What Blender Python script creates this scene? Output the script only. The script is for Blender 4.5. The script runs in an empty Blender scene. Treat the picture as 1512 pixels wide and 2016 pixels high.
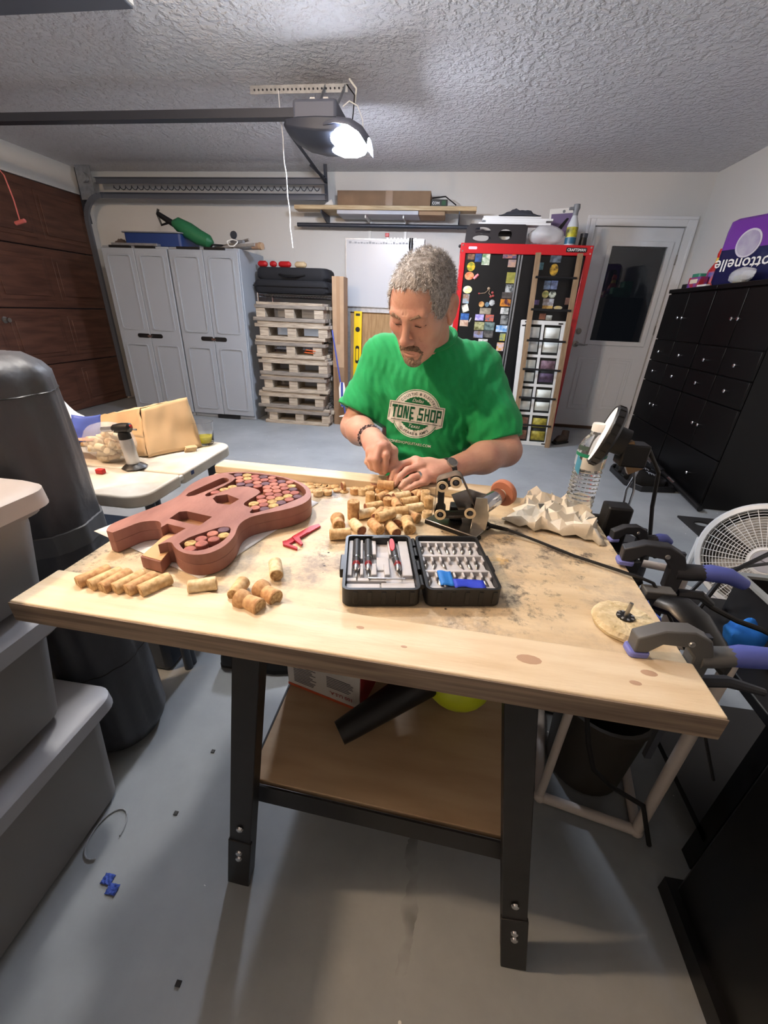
import bpy, bmesh, math, random
import numpy as np
from mathutils import Vector, Matrix, Quaternion
from mathutils.geometry import tessellate_polygon
from mathutils.bvhtree import BVHTree
random.seed(7); RNG = np.random.default_rng(7)
scn = bpy.context.scene
COL = scn.collection

# ---------------------------------------------------------------- camera
PITCH, ROLL, YAW, FPX, HCAM = 0.458099, 0.0414134, -0.129904, 801.6, 1.18
_cy, _sy = math.cos(YAW), math.sin(YAW)
FWD = Vector((_sy*math.cos(PITCH), _cy*math.cos(PITCH), -math.sin(PITCH)))
_R0 = Vector((_cy, -_sy, 0)); _U0 = _R0.cross(FWD)
RGT = _R0*math.cos(ROLL) + _U0*math.sin(ROLL)
UPV = -_R0*math.sin(ROLL) + _U0*math.cos(ROLL)
CAMP = Vector((0, 0, HCAM))
cam_d = bpy.data.cameras.new('camera'); cam = bpy.data.objects.new('camera', cam_d); COL.objects.link(cam)
cam_d.sensor_fit = 'HORIZONTAL'; cam_d.sensor_width = 36.0; cam_d.lens = FPX*36.0/1512.0
cam_d.clip_start = 0.02; cam_d.clip_end = 60
cam.matrix_world = Matrix(((RGT.x, UPV.x, -FWD.x, CAMP.x), (RGT.y, UPV.y, -FWD.y, CAMP.y), (RGT.z, UPV.z, -FWD.z, CAMP.z), (0, 0, 0, 1)))
scn.camera = cam
# photo pixel -> direction; distance always comes from a plane the thing touches
def ray(x, y): return RGT*((x-756)/FPX) - UPV*((y-1008)/FPX) + FWD
def onz(x, y, z): d = ray(x, y); return CAMP + d*((z-HCAM)/d.z)
def ony(x, y, Y): d = ray(x, y); return CAMP + d*(Y/d.y)
def onx(x, y, X): d = ray(x, y); return CAMP + d*(X/d.x)

# ---------------------------------------------------------------- world, light levels, exposure
W_ = bpy.data.worlds.new('night'); scn.world = W_; W_.use_nodes = True
W_.node_tree.nodes['Background'].inputs[0].default_value = (0.0010, 0.0012, 0.0016, 1)
W_.node_tree.nodes['Background'].inputs[1].default_value = 1.0
CEILING_GLOBE = 92.0      # emission of the globe light above and behind the bench
OPENER_LENS = 108.0        # emission of the lit lens of the door opener
BACK_BULB = 430.0          # emission of the weak bulb above the totes
vs = scn.view_settings
vs.view_transform = 'Standard'; vs.look = 'None'; vs.gamma = 1.0; vs.use_curve_mapping = False
vs.exposure = 1.66

# ---------------------------------------------------------------- helpers
def lin(c):
    return tuple(((v/255.0)/12.92 if v/255.0 <= 0.04045 else ((v/255.0+0.055)/1.055)**2.4) for v in c[:3]) + (1.0,)
MATS = {}
def M(name, col, rough=0.6, metal=0.0, var=0.0, vs=20.0, bump=0.0, bs=60.0, col2=None, trans=0.0, emit=0.0, ior=1.45, coat=0.0, stretch=None, sss=0.0, spec=None, detail=4.0, sheen=0.0):
    if name in MATS: return MATS[name]
    m = bpy.data.materials.new(name); m.use_nodes = True; nt = m.node_tree; N = nt.nodes; L = nt.links
    b = N['Principled BSDF']; c = lin(col)
    b.inputs['Base Color'].default_value = c; b.inputs['Roughness'].default_value = rough; b.inputs['Metallic'].default_value = metal
    b.inputs['IOR'].default_value = ior
    if spec is not None: b.inputs['Specular IOR Level'].default_value = spec
    if trans: b.inputs['Transmission Weight'].default_value = trans
    if coat: b.inputs['Coat Weight'].default_value = coat; b.inputs['Coat Roughness'].default_value = 0.15
    if sss: b.inputs['Subsurface Weight'].default_value = sss; b.inputs['Subsurface Scale'].default_value = 0.01; b.inputs['Subsurface Radius'].default_value = (1, .4, .25)
    if sheen: b.inputs['Sheen Weight'].default_value = sheen
    if emit: b.inputs['Emission Color'].default_value = c; b.inputs['Emission Strength'].default_value = emit
    if var or col2 or bump:
        tc = N.new('ShaderNodeTexCoord'); src = tc.outputs['Object']
        if stretch:
            mp = N.new('ShaderNodeMapping'); mp.inputs['Scale'].default_value = stretch; L.new(src, mp.inputs[0]); src = mp.outputs[0]
    if var or col2:
        n = N.new('ShaderNodeTexNoise'); n.inputs['Scale'].default_value = vs; n.inputs['Detail'].default_value = detail; L.new(src, n.inputs['Vector'])
        r = N.new('ShaderNodeValToRGB'); L.new(n.outputs['Fac'], r.inputs[0])
        c2 = lin(col2) if col2 else tuple(min(1, v*(1+var)) for v in c[:3]) + (1,)
        c1 = c if col2 else tuple(v*(1-var) for v in c[:3]) + (1,)
        r.color_ramp.elements[0].color = c1; r.color_ramp.elements[1].color = c2
        r.color_ramp.elements[0].position = 0.35; r.color_ramp.elements[1].position = 0.65
        L.new(r.outputs[0], b.inputs['Base Color'])
    if bump:
        n2 = N.new('ShaderNodeTexNoise'); n2.inputs['Scale'].default_value = bs; n2.inputs['Detail'].default_value = 3; L.new(src, n2.inputs['Vector'])
        bp = N.new('ShaderNodeBump'); bp.inputs['Strength'].default_value = 1.0; bp.inputs['Distance'].default_value = bump
        L.new(n2.outputs['Fac'], bp.inputs['Height']); L.new(bp.outputs[0], b.inputs['Normal'])
    MATS[name] = m; return m

class MB:
    def __init__(s): s.v = []; s.f = []
    def add(s, vs, fs):
        o = len(s.v); s.v += [Vector(v) for v in vs]; s.f += [tuple(i+o for i in f) for f in fs]; return s
    def bx(s, x0, x1, y0, y1, z0, z1, T=None):
        v = [Vector((x, y, z)) for z in (z0, z1) for x, y in ((x0, y0), (x1, y0), (x1, y1), (x0, y1))]
        if T: v = [T @ p for p in v]
        return s.add(v, [(3, 2, 1, 0), (4, 5, 6, 7), (0, 1, 5, 4), (1, 2, 6, 5), (2, 3, 7, 6), (3, 0, 4, 7)])
    def bar(s, p0, p1, w, h, up=(0, 0, 1)):      # rectangular bar from p0 to p1
        p0, p1 = Vector(p0), Vector(p1); d = (p1-p0).normalized(); u = Vector(up)
        if abs(d.dot(u)) > .98: u = Vector((0, 1, 0))
        a = d.cross(u).normalized()*w/2; b = a.cross(d).normalized()*h/2
        v = [p+i*a+j*b for p in (p0, p1) for i, j in ((-1, -1), (1, -1), (1, 1), (-1, 1))]
        return s.add(v, [(3, 2, 1, 0), (4, 5, 6, 7), (0, 1, 5, 4), (1, 2, 6, 5), (2, 3, 7, 6), (3, 0, 4, 7)])
    def loft(s, rings, cap=True, closed=True):
        n = len(rings[0]); v = [p for r in rings for p in r]; f = []
        for i in range(len(rings)-1):
            for j in range(n if closed else n-1):
                k = (j+1) % n; f.append((i*n+j, i*n+k, (i+1)*n+k, (i+1)*n+j))
        if cap: f.append(tuple(range(n-1, -1, -1))); f.append(tuple((len(rings)-1)*n+j for j in range(n)))
        return s.add(v, f)
    def tube(s, pts, r, n=8, cap=True):
        pts = [Vector(p) for p in pts]; rr = r if isinstance(r, (list, tuple)) else [r]*len(pts)
        rings = []; a = None
        for i, p in enumerate(pts):
            t = ((pts[i+1]-p) if i == 0 else (p-pts[i-1]) if i == len(pts)-1 else (pts[i+1]-pts[i-1])).normalized()
            if a is None:
                a = t.cross(Vector((0, 0, 1)) if abs(t.z) < .9 else Vector((1, 0, 0))).normalized()
            else: a = (a - t*a.dot(t)).normalized()
            b = t.cross(a)
            rings.append([p + (a*math.cos(2*math.pi*j/n) + b*math.sin(2*math.pi*j/n))*rr[i] for j in range(n)])
        return s.loft(rings, cap)
    def cyl(s, p0, p1, r0, r1=None, n=20): return s.tube([p0, p1], [r0, r0 if r1 is None else r1], n)
    def lathe(s, prof, n=24, T=None, cap=True):
        T = T or Matrix.Identity(4)
        return s.loft([[T @ Vector((r*math.cos(2*math.pi*j/n), r*math.sin(2*math.pi*j/n), z)) for j in range(n)] for r, z in prof], cap)
    def prism(s, o, z0, z1, T=None):
        T = T or Matrix.Identity(4); n = len(o)
        v = [T @ Vector((x, y, z)) for z in (z0, z1) for x, y in o]
        f = [tuple(range(n-1, -1, -1)), tuple(range(n, 2*n))] + [(i, (i+1) % n, n+(i+1) % n, n+i) for i in range(n)]
        return s.add(v, f)
    def holed(s, outer, holes, z0, z1, T=None):   # plate with real openings
        T = T or Matrix.Identity(4); loops = [outer]+holes
        tri = tessellate_polygon([[Vector((x, y, 0)) for x, y in l] for l in loops])
        pts = [p for l in loops for p in l]; n = len(pts)
        v = [T @ Vector((x, y, z)) for z in (z0, z1) for x, y in pts]; f = []
        for t in tri:
            a, b, c = [Vector((*pts[i], 0)) for i in t]
            t = tuple(t) if (b-a).cross(c-a).z > 0 else tuple(reversed(t))
            f.append(tuple(i+n for i in t)); f.append(tuple(reversed(t)))
        o = 0
        for l in loops:
            m = len(l)
            for i in range(m): f.append((o+i, o+(i+1) % m, n+o+(i+1) % m, n+o+i))
            o += m
        return s.add(v, f)
    def ball(s, c, r, nu=16, nv=10, T=None):
        r = r if isinstance(r, (tuple, list)) else (r, r, r); c = Vector(c); T = T or Matrix.Identity(3)
        rings = []
        for i in range(nv+1):
            t = math.pi*(0.02+0.96*i/nv)
            rings.append([c + T @ Vector((r[0]*math.sin(t)*math.cos(2*math.pi*j/nu), r[1]*math.sin(t)*math.sin(2*math.pi*j/nu), -r[2]*math.cos(t))) for j in range(nu)])
        return s.loft(rings)
    def grid(s, fn, nu, nv):
        v = [fn(i/nu, j/nv) for j in range(nv+1) for i in range(nu+1)]
        return s.add(v, [(j*(nu+1)+i, j*(nu+1)+i+1, (j+1)*(nu+1)+i+1, (j+1)*(nu+1)+i) for j in range(nv) for i in range(nu)])
    def build(s, name, mat, parent=None, bev=0.0, smooth=35, world=True, solid=0.0, sub=0, seg=2):
        me = bpy.data.meshes.new(name)
        off = Vector((0, 0, 0))
        if parent is not None and world: inv = wmat(parent).inverted(); vs = [inv @ v for v in s.v]
        else: vs = s.v
        me.from_pydata([tuple(v) for v in vs], [], s.f); me.validate(); me.update()
        bm = bmesh.new(); bm.from_mesh(me); bmesh.ops.recalc_face_normals(bm, faces=bm.faces); bm.to_mesh(me); bm.free()
        if smooth: me.shade_smooth(); me.set_sharp_from_angle(angle=math.radians(smooth))
        o = bpy.data.objects.new(name, me); COL.objects.link(o)
        if isinstance(mat, str): mat = MATS[mat]
        me.materials.append(mat)
        if parent is not None: o.parent = parent
        if solid:
            md = o.modifiers.new('thickness', 'SOLIDIFY'); md.thickness = solid; md.offset = 0
        if bev:
            md = o.modifiers.new('edge', 'BEVEL'); md.width = bev; md.segments = seg; md.limit_method = 'ANGLE'; md.angle_limit = math.radians(38)
        if sub:
            md = o.modifiers.new('sub', 'SUBSURF'); md.levels = sub; md.render_levels = sub
        return o
def wmat(o):
    m = Matrix.Translation(o.location) @ o.rotation_euler.to_matrix().to_4x4()
    return wmat(o.parent) @ m if o.parent else m
def tag(o, label, cat, group=None, kind=None):
    if label: o['label'] = label
    if cat: o['category'] = cat
    if group: o['group'] = group
    if kind: o['kind'] = kind
    return o
def thing(name, label, cat, loc=(0, 0, 0), rz=0.0, group=None):
    o = bpy.data.objects.new(name, None); COL.objects.link(o); o.location = loc; o.rotation_euler = (0, 0, rz)
    o.empty_display_size = 0.05
    return tag(o, label, cat, group)
def struct(o): o['kind'] = 'structure'; return o
def setlocal(o, loc=(0, 0, 0), rot=(0, 0, 0)): o.location = loc; o.rotation_euler = rot; return o
def children(o): return [c for c in COL.objects if c.parent == o]
def copy_tree(o, parent=None):
    c = o.copy(); COL.objects.link(c); c.parent = parent
    for ch in children(o): copy_tree(ch, c)
    return c
def text_mesh(body, size=1.0, bold=0.0, shear=0.0):   # flat letters as (verts 2D, faces), baseline at 0, starting at x=0
    cu = bpy.data.curves.new('lettering', 'FONT'); cu.body = body; cu.size = size; cu.offset = bold; cu.shear = shear
    cu.resolution_u = 2
    o = bpy.data.objects.new('lettering', cu); COL.objects.link(o)
    dg = bpy.context.evaluated_depsgraph_get(); me = o.evaluated_get(dg).to_mesh()
    v = [(p.co.x, p.co.y) for p in me.vertices]; f = [tuple(p.vertices) for p in me.polygons]
    o.evaluated_get(dg).to_mesh_clear(); bpy.data.objects.remove(o); bpy.data.curves.remove(cu)
    return v, f
def text_on(parent, name, body, mat, O, U, V, width, bold=0.0, thick=0.0006, height=None):
    """flat lettering: O = left end of the baseline, U/V unit directions, fitted to width"""
    v, f = text_mesh(body, 1.0, bold); x0 = min(p[0] for p in v); x1 = max(p[0] for p in v); k = width/(x1-x0)
    ky = k if height is None else height/max(.01, max(p[1] for p in v))
    O, U, V = Vector(O), Vector(U).normalized(), Vector(V).normalized(); n = U.cross(V)
    m = MB(); m.add([O + U*((p[0]-x0)*k) + V*(p[1]*ky) + n*thick for p in v], f)
    return m.build(name, mat, parent, smooth=0)
def noise2(seed, n=6, lo=3, hi=14):
    r = np.random.default_rng(seed); K = r.normal(size=(n, 3))*r.uniform(lo, hi, size=(n, 1)); P = r.uniform(0, 6.28, n)
    return lambda p: float(np.sum(np.sin(K @ np.array(p) + P))/n)
def rrect(w, h, r, n=5, cx=0, cy=0):
    o = []
    for sx, sy, a0 in ((1, 1, 0), (-1, 1, 90), (-1, -1, 180), (1, -1, 270)):
        for i in range(n+1):
            a = math.radians(a0+90*i/n); o.append((cx+sx*(w/2-r)+r*math.cos(a), cy+sy*(h/2-r)+r*math.sin(a)))
    return o
# ================================================================ materials of the room
C = 2.45                      # ceiling height
XL, XR, YB, YF = -4.2, 2.32, 5.18, -2.6
def floor_mat():
    m = bpy.data.materials.new('painted_concrete'); m.use_nodes = True; N = m.node_tree.nodes; L = m.node_tree.links; b = N['Principled BSDF']
    tc = N.new('ShaderNodeTexCoord')
    n1 = N.new('ShaderNodeTexNoise'); n1.inputs['Scale'].default_value = 2.2; n1.inputs['Detail'].default_value = 8; n1.inputs['Roughness'].default_value = .65; L.new(tc.outputs['Object'], n1.inputs['Vector'])
    r1 = N.new('ShaderNodeValToRGB'); r1.color_ramp.elements[0].color = lin((132, 138, 142)); r1.color_ramp.elements[1].color = lin((156, 162, 166)); r1.color_ramp.elements[0].position = .3; r1.color_ramp.elements[1].position = .7
    L.new(n1.outputs['Fac'], r1.inputs[0])
    # small paint flecks
    v = N.new('ShaderNodeTexVoronoi'); v.inputs['Scale'].default_value = 22; L.new(tc.outputs['Object'], v.inputs['Vector'])
    lt = N.new('ShaderNodeMath'); lt.operation = 'LESS_THAN'; lt.inputs[1].default_value = .075; L.new(v.outputs['Distance'], lt.inputs[0])
    n3 = N.new('ShaderNodeTexNoise'); n3.inputs['Scale'].default_value = 5; L.new(tc.outputs['Object'], n3.inputs['Vector'])
    gt = N.new('ShaderNodeMath'); gt.operation = 'GREATER_THAN'; gt.inputs[1].default_value = .58; L.new(n3.outputs['Fac'], gt.inputs[0])
    mu = N.new('ShaderNodeMath'); mu.operation = 'MULTIPLY'; L.new(lt.outputs[0], mu.inputs[0]); L.new(gt.outputs[0], mu.inputs[1])
    mx = N.new('ShaderNodeMix'); mx.data_type = 'RGBA'; mx.inputs['B'].default_value = lin((228, 230, 230)); L.new(mu.outputs[0], mx.inputs['Factor']); L.new(r1.outputs[0], mx.inputs['A'])
    # worn dark drip trail with its own shape, running towards the bench
    sx = N.new('ShaderNodeSeparateXYZ'); L.new(tc.outputs['Object'], sx.inputs[0])
    nw = N.new('ShaderNodeTexNoise'); nw.inputs['Scale'].default_value = 9; nw.inputs['Detail'].default_value = 5; L.new(tc.outputs['Object'], nw.inputs['Vector'])
    ad = N.new('ShaderNodeMath'); ad.operation = 'MULTIPLY_ADD'; ad.inputs[1].default_value = .10; L.new(nw.outputs['Fac'], ad.inputs[0]); L.new(sx.outputs['X'], ad.inputs[2])
    ab = N.new('ShaderNodeMath'); ab.operation = 'COMPARE'; ab.inputs[1].default_value = .085; ab.inputs[2].default_value = .011; L.new(ad.outputs[0], ab.inputs[0])
    lty = N.new('ShaderNodeMath'); lty.operation = 'LESS_THAN'; lty.inputs[1].default_value = .62; L.new(sx.outputs['Y'], lty.inputs[0])
    n4 = N.new('ShaderNodeTexNoise'); n4.inputs['Scale'].default_value = 14; L.new(tc.outputs['Object'], n4.inputs['Vector'])
    m2 = N.new('ShaderNodeMath'); m2.operation = 'MULTIPLY'; L.new(ab.outputs[0], m2.inputs[0]); L.new(lty.outputs[0], m2.inputs[1])
    m3 = N.new('ShaderNodeMath'); m3.operation = 'MULTIPLY'; r4 = N.new('ShaderNodeValToRGB'); r4.color_ramp.elements[0].position = .45; r4.color_ramp.elements[1].position = .7; r4.color_ramp.elements[1].color = (.55, .55, .55, 1); L.new(n4.outputs['Fac'], r4.inputs[0]); L.new(m2.outputs[0], m3.inputs[0]); L.new(r4.outputs[0], m3.inputs[1])
    mx2 = N.new('ShaderNodeMix'); mx2.data_type = 'RGBA'; mx2.inputs['B'].default_value = lin((62, 60, 58)); L.new(m3.outputs[0], mx2.inputs['Factor']); L.new(mx.outputs['Result'], mx2.inputs['A'])
    L.new(mx2.outputs['Result'], b.inputs['Base Color'])
    b.inputs['Roughness'].default_value = .42
    bp = N.new('ShaderNodeBump'); bp.inputs['Distance'].default_value = .002; L.new(n1.outputs['Fac'], bp.inputs['Height']); L.new(bp.outputs[0], b.inputs['Normal'])
    MATS['floor'] = m
floor_mat()
def ceil_mat():
    m = bpy.data.materials.new('knockdown_plaster'); m.use_nodes = True; N = m.node_tree.nodes; L = m.node_tree.links; b = N['Principled BSDF']
    b.inputs['Base Color'].default_value = lin((222, 222, 226)); b.inputs['Roughness'].default_value = .8
    tc = N.new('ShaderNodeTexCoord'); n = N.new('ShaderNodeTexNoise'); n.inputs['Scale'].default_value = 30; n.inputs['Detail'].default_value = 2.5; n.inputs['Roughness'].default_value = .55; L.new(tc.outputs['Object'], n.inputs['Vector'])
    r = N.new('ShaderNodeValToRGB'); r.color_ramp.elements[0].position = .42; r.color_ramp.elements[1].position = .64; L.new(n.outputs['Fac'], r.inputs[0])
    bp = N.new('ShaderNodeBump'); bp.inputs['Distance'].default_value = .010; bp.inputs['Strength'].default_value = 1.0; L.new(r.outputs[0], bp.inputs['Height']); L.new(bp.outputs[0], b.inputs['Normal'])
    MATS['ceiling'] = m
ceil_mat()
M('wall', (216, 216, 214), .85, bump=.0012, bs=140)
M('trim_white', (230, 232, 234), .45)
M('door_white', (228, 232, 236), .4)
M('garage_brown', (98, 66, 54), .5, col2=(76, 50, 42), vs=3, stretch=(1, 1, 8))
M('steel_dark', (70, 74, 84), .45, .6); M('galv', (168, 172, 178), .4, .7, var=.12, vs=30)
M('black_plastic', (22, 22, 24), .42); M('black_satin', (14, 14, 15), .35); M('black_rubber', (26, 26, 27), .8)
M('white_plastic', (226, 226, 222), .4); M('grey_plastic', (122, 126, 132), .45)
M('chrome', (205, 205, 208), .18, 1.0); M('steel', (165, 163, 160), .3, 1.0, var=.15, vs=25)
M('pine', (206, 186, 150), .6, col2=(180, 154, 116), vs=6, stretch=(1, 9, 9), bump=.0006, bs=60)
M('pallet_wood', (188, 176, 158), .75, col2=(140, 128, 114), vs=7, stretch=(1, 8, 10), bump=.001, bs=50)
M('pallet_grey', (150, 142, 132), .8, col2=(112, 106, 100), vs=7, stretch=(1, 8, 10), bump=.001, bs=50)
M('cardboard', (166, 138, 110), .8, var=.08, vs=8); M('cardboard_dark', (132, 106, 82), .8, var=.1, vs=6)
M('red_enamel', (186, 24, 34), .3, coat=.4); M('red_plastic', (176, 30, 34), .4); M('blue_plastic', (38, 62, 120), .45)
M('night_glass', (255, 255, 255), .02, trans=1.0, ior=1.45)
# ================================================================ the setting
f = MB().bx(XL-.1, XR+.1, YF-.1, YB+.1, -.12, 0).build('floor', 'floor'); struct(f)
c = MB().bx(XL-.1, XR+.1, YF-.1, YB+.1, C, C+.1).build('ceiling', 'ceiling'); struct(c)
DX0, DX1, DZ = 1.335, 2.185, 2.025          # entry door opening
w = MB(); w.bx(XL-.1, DX0, YB, YB+.12, 0, C); w.bx(DX1, XR+.1, YB, YB+.12, 0, C); w.bx(DX0, DX1, YB, YB+.12, DZ, C)
struct(w.build('wall_back', 'wall'))
struct(MB().bx(XR, XR+.12, YF, YB, 0, C).build('wall_right', 'wall'))
GZ, GY0, GY1 = 2.21, -.3, 5.06
w = MB(); w.bx(XL-.12, XL, GY1, YB, 0, C); w.bx(XL-.12, XL, YF, GY0, 0, C); w.bx(XL-.12, XL, GY0, GY1, GZ, C)
struct(w.build('wall_left', 'wall'))
struct(MB().bx(XL, XR, YF-.12, YF, 0, C).build('wall_front', 'wall'))
# garage door: four hinged sections, each with raised panels
gd = thing('door_1', None, None, (XL-.03, (GY0+GY1)/2, 0)); struct(gd); gd['label'] = 'brown panelled overhead garage door closing the left side'
rows = [0.0, .53, 1.075, 1.635, GZ]
pan = None
for i in range(4):
    sec = MB().bx(XL-.06, XL-.015, GY0, GY1, rows[i]+.004, rows[i+1]-.004).build('door_section', 'garage_brown', gd, bev=.006)
    n = 8; wd = (GY1-GY0)/n
    for k in range(n):
        y0 = GY0+k*wd
        p = MB().bx(XL-.016, XL-.008, y0+.045, y0+wd-.045, rows[i]+.075, rows[i+1]-.075); p.bx(XL-.01, XL+.002, y0+.085, y0+wd-.085, rows[i]+.115, rows[i+1]-.115)
        p.build('raised_panel', 'garage_brown', sec, bev=.006)
lk = MB().lathe([(.03, 0), (.03, .012), (.012, .014), (.012, .04), (.02, .045), (.02, .06)], 16, Matrix.Translation((XL-.02, 3.72, .97)) @ Matrix.Rotation(math.radians(90), 4, 'Y')).build('lock_handle', 'steel', gd)
MB().bx(XL-.01, XL+.03, GY1-.02, GY1+.03, 1.95, C).build('track_bracket', 'steel_dark', gd)
# entry door with glazed upper half
d2 = thing('door_2', None, None, ((DX0+DX1)/2, YB, 0)); struct(d2); d2['label'] = 'white entry door with tall dark glass pane and lever handle'
GX0, GX1, GZ0, GZ1 = 1.545, 2.075, .975, 1.858
yd0, yd1 = YB+.012, YB+.056
slab = MB(); fr = [(DX0+.006, .03), (DX1-.006, .03), (DX1-.006, DZ-.006), (DX0+.006, DZ-.006)]
TXZ = Matrix(((1, 0, 0, 0), (0, 0, 1, 0), (0, 1, 0, 0), (0, 0, 0, 1)))     # (x, z) outline -> y extrusion
slab.holed(fr, [[(GX0, GZ0), (GX1, GZ0), (GX1, GZ1), (GX0, GZ1)]], yd0, yd1, TXZ)
sl = slab.build('door_slab', 'door_white', d2)
gf = MB().holed([(GX0-.045, GZ0-.045), (GX1+.045, GZ0-.045), (GX1+.045, GZ1+.045), (GX0-.045, GZ1+.045)], [[(GX0, GZ0), (GX1, GZ0), (GX1, GZ1), (GX0, GZ1)]], yd0-.014, yd0, TXZ).build('glazing_frame', 'door_white', d2, bev=.005)
MB().bx(GX0-.004, GX1+.004, yd0+.016, yd0+.022, GZ0-.004, GZ1+.004).build('glass_pane', 'night_glass', d2)
for x0, x1 in ((1.47, 1.72), (1.80, 2.05)):
    p = MB().holed([(x0, .22), (x1, .22), (x1, .80), (x0, .80)], [[(x0+.022, .242), (x1-.022, .242), (x1-.022, .778), (x0+.022, .778)]], yd0-.007, yd0, TXZ)
    p.bx(x0+.05, x1-.05, yd0-.006, yd0, .27, .75); p.build('moulded_panel', 'door_white', d2, bev=.004)
kx = 1.405
k = MB().lathe([(.033, 0), (.033, .008), (.014, .01), (.014, .025), (.024, .028), (.02, .034)], 18, Matrix.Translation((kx, yd0, 1.06)) @ Matrix.Rotation(math.radians(90), 4, 'X')).build('deadbolt', 'steel', d2)
k = MB().lathe([(.033, 0), (.033, .008), (.012, .01), (.012, .05)], 18, Matrix.Translation((kx, yd0, .93)) @ Matrix.Rotation(math.radians(90), 4, 'X')); k.tube([(kx, yd0-.05, .93), (kx+.03, yd0-.052, .932), (kx+.08, yd0-.05, .925), (kx+.115, yd0-.045, .93)], [.011, .010, .008, .006], 10); k.build('lever_handle', 'steel', d2)
for z in (.25, 1.1, 1.75): MB().cyl((DX1-.002, yd0-.006, z-.045), (DX1-.002, yd0-.006, z+.045), .008, n=10).build('hinge', 'steel', d2)
MB().bx(DX0, DX1, YB-.02, YB+.1, 0, .03).build('threshold', M('sill_brown', (84, 64, 48), .6), d2)
for nm, (x0, x1, z0, z1) in {'trim_1': (DX0-.085, DX0, 0, DZ+.085), 'trim_2': (DX1, DX1+.085, 0, DZ+.085), 'trim_3': (DX0, DX1, DZ, DZ+.085)}.items():
    t = MB().bx(x0, x1, YB-.016, YB, z0, z1)
    if nm == 'trim_3': t.bx(x0-.085, x1+.085, YB-.022, YB-.014, z1-.028, z1)
    else: t.bx(*((x0, x0+.028) if nm == 'trim_1' else (x1-.028, x1)), YB-.022, YB-.014, z0, z1-.028)
    struct(t.build(nm, 'trim_white', bev=.004))
# ================================================================ lamps
def bulb_fixture(x, y, strength, col, label, holder='white_plastic'):
    t = thing('ceiling_bulb', label, 'light', (x, y, C))
    MB().lathe([(.075, 0), (.075, -.02), (.05, -.035), (.03, -.06)], 24, Matrix.Translation((x, y, C))).build('lamp_holder', holder, t)
    m = MB().ball((x, y, C-.105), (.048, .048, .055), 14, 9); m.cyl((x, y, C-.065), (x, y, C-.05), .016, n=12)
    m.build('bulb', M('bulb_glow_%d' % int(strength), col, .5, emit=strength), t); return t
PX, PY = -.82, 1.42
t = thing('ceiling_light', 'white glass globe light hanging above and behind the bench', 'light', (PX, PY, C))
MB().lathe([(.06, C), (.06, C-.02), (.012, C-.025), (.012, C-.12)], 24, Matrix.Translation((PX, PY, 0))).build('ceiling_rose', 'white_plastic', t)
MB().ball((PX, PY, C-.19), (.075, .075, .072), 20, 12).build('globe', M('globe_glow', (255, 250, 244), .5, emit=CEILING_GLOBE), t)
bulb_fixture(-1.7, .30, BACK_BULB, (255, 216, 176), 'bare dim bulb on the ceiling above the storage totes')
# ---------------------------------------------------------------- garage door opener
op = thing('door_opener', 'grey garage door opener with lit lens hanging from ceiling brackets', 'garage opener', (-.93, 3.3, 2.09))
M('opener_shell', (96, 100, 114), .5); M('opener_dark', (58, 62, 74), .45)
hb = MB().bx(-1.075, -.80, 3.16, 3.44, 2.185, 2.305).build('motor_housing', 'opener_shell', op, bev=.02)
def hull(x): t = (x+1.15)/.45; return t
rings = []
for x, zt, zb, hw in ((-1.15, 2.205, 2.180, .09), (-1.12, 2.212, 2.15, .14), (-1.03, 2.212, 2.112, .17), (-.92, 2.212, 2.092, .175), (-.80, 2.21, 2.09, .17), (-.72, 2.16, 2.092, .15), (-.69, 2.13, 2.10, .12)):
    rings.append([Vector((x, 3.3+hw*sx*k, zb+(zt-zb)*u)) for sx, k, u in ((-1, .55, 0), (-1, 1, .45), (-1, 1, 1), (1, 1, 1), (1, 1, .45), (1, .55, 0))])
MB().loft(rings).build('lower_cover', 'opener_dark', op, bev=.008)
rings = []
for x, zt, zb, hw in ((-.875, 2.205, 2.095, .13), (-.80, 2.215, 2.072, .168), (-.72, 2.205, 2.074, .165), (-.675, 2.180, 2.085, .14), (-.655, 2.150, 2.105, .10)):
    rings.append([Vector((x, 3.3+hw*math.cos(a)*1.02, (zt+zb)/2+(zt-zb)/2*math.sin(a))) for a in [2*math.pi*i/28 for i in range(28)]])
MB().loft(rings).build('lit_lens', M('lens_glow', (232, 239, 255), .4, emit=OPENER_LENS), op)
rings = []
for x, zt, hw in ((-.875, 2.228, .175), (-.80, 2.236, .190), (-.72, 2.226, .188), (-.660, 2.200, .165), (-.628, 2.165, .135), (-.616, 2.150, .115)):
    rings.append([Vector((x, 3.3+hw*math.cos(a), zt-.062+.064*math.sin(a))) for a in [math.pi*i/10 for i in range(11)]])
MB().loft(rings, cap=False, closed=False).build('added_lens_shield', 'opener_shell', op, solid=.003)  # added shield, stops the lens from lighting the ceiling above it
for x in (-.985, -.90):
    b = MB().prism([(x-.03, 2.305), (x+.03, 2.305), (x+.018, 2.348), (x-.012, 2.348)], 3.28, 3.286, TXZ); b.build('mounting_plate', 'white_plastic', op)
MB().bar((-.945, 3.29, 2.32), (-.93, 3.40, C-.01), .022, .004, (1, 0, 0)).build('hanger_strap', 'galv', op)
MB().bar((-.84, 3.30, 2.30), (-.80, 3.40, C-.01), .022, .004, (1, 0, 0)).build('hanger_strap', 'galv', op)
ab = MB().bx(-1.43, -.785, 3.395, 3.40, C-.042, C); ab.bx(-1.43, -.785, 3.40, 3.44, C-.006, C)
ab.build('perforated_angle_bar', 'galv', op)
h_ = MB()
for i in range(22): h_.cyl((-1.40+i*.028, 3.3925, C-.022), (-1.40+i*.028, 3.3955, C-.022), .006, n=8)
h_.build('bolt_hole', M('hole_dark', (52, 54, 62), .8), op)['kind'] = 'stuff'
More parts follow.
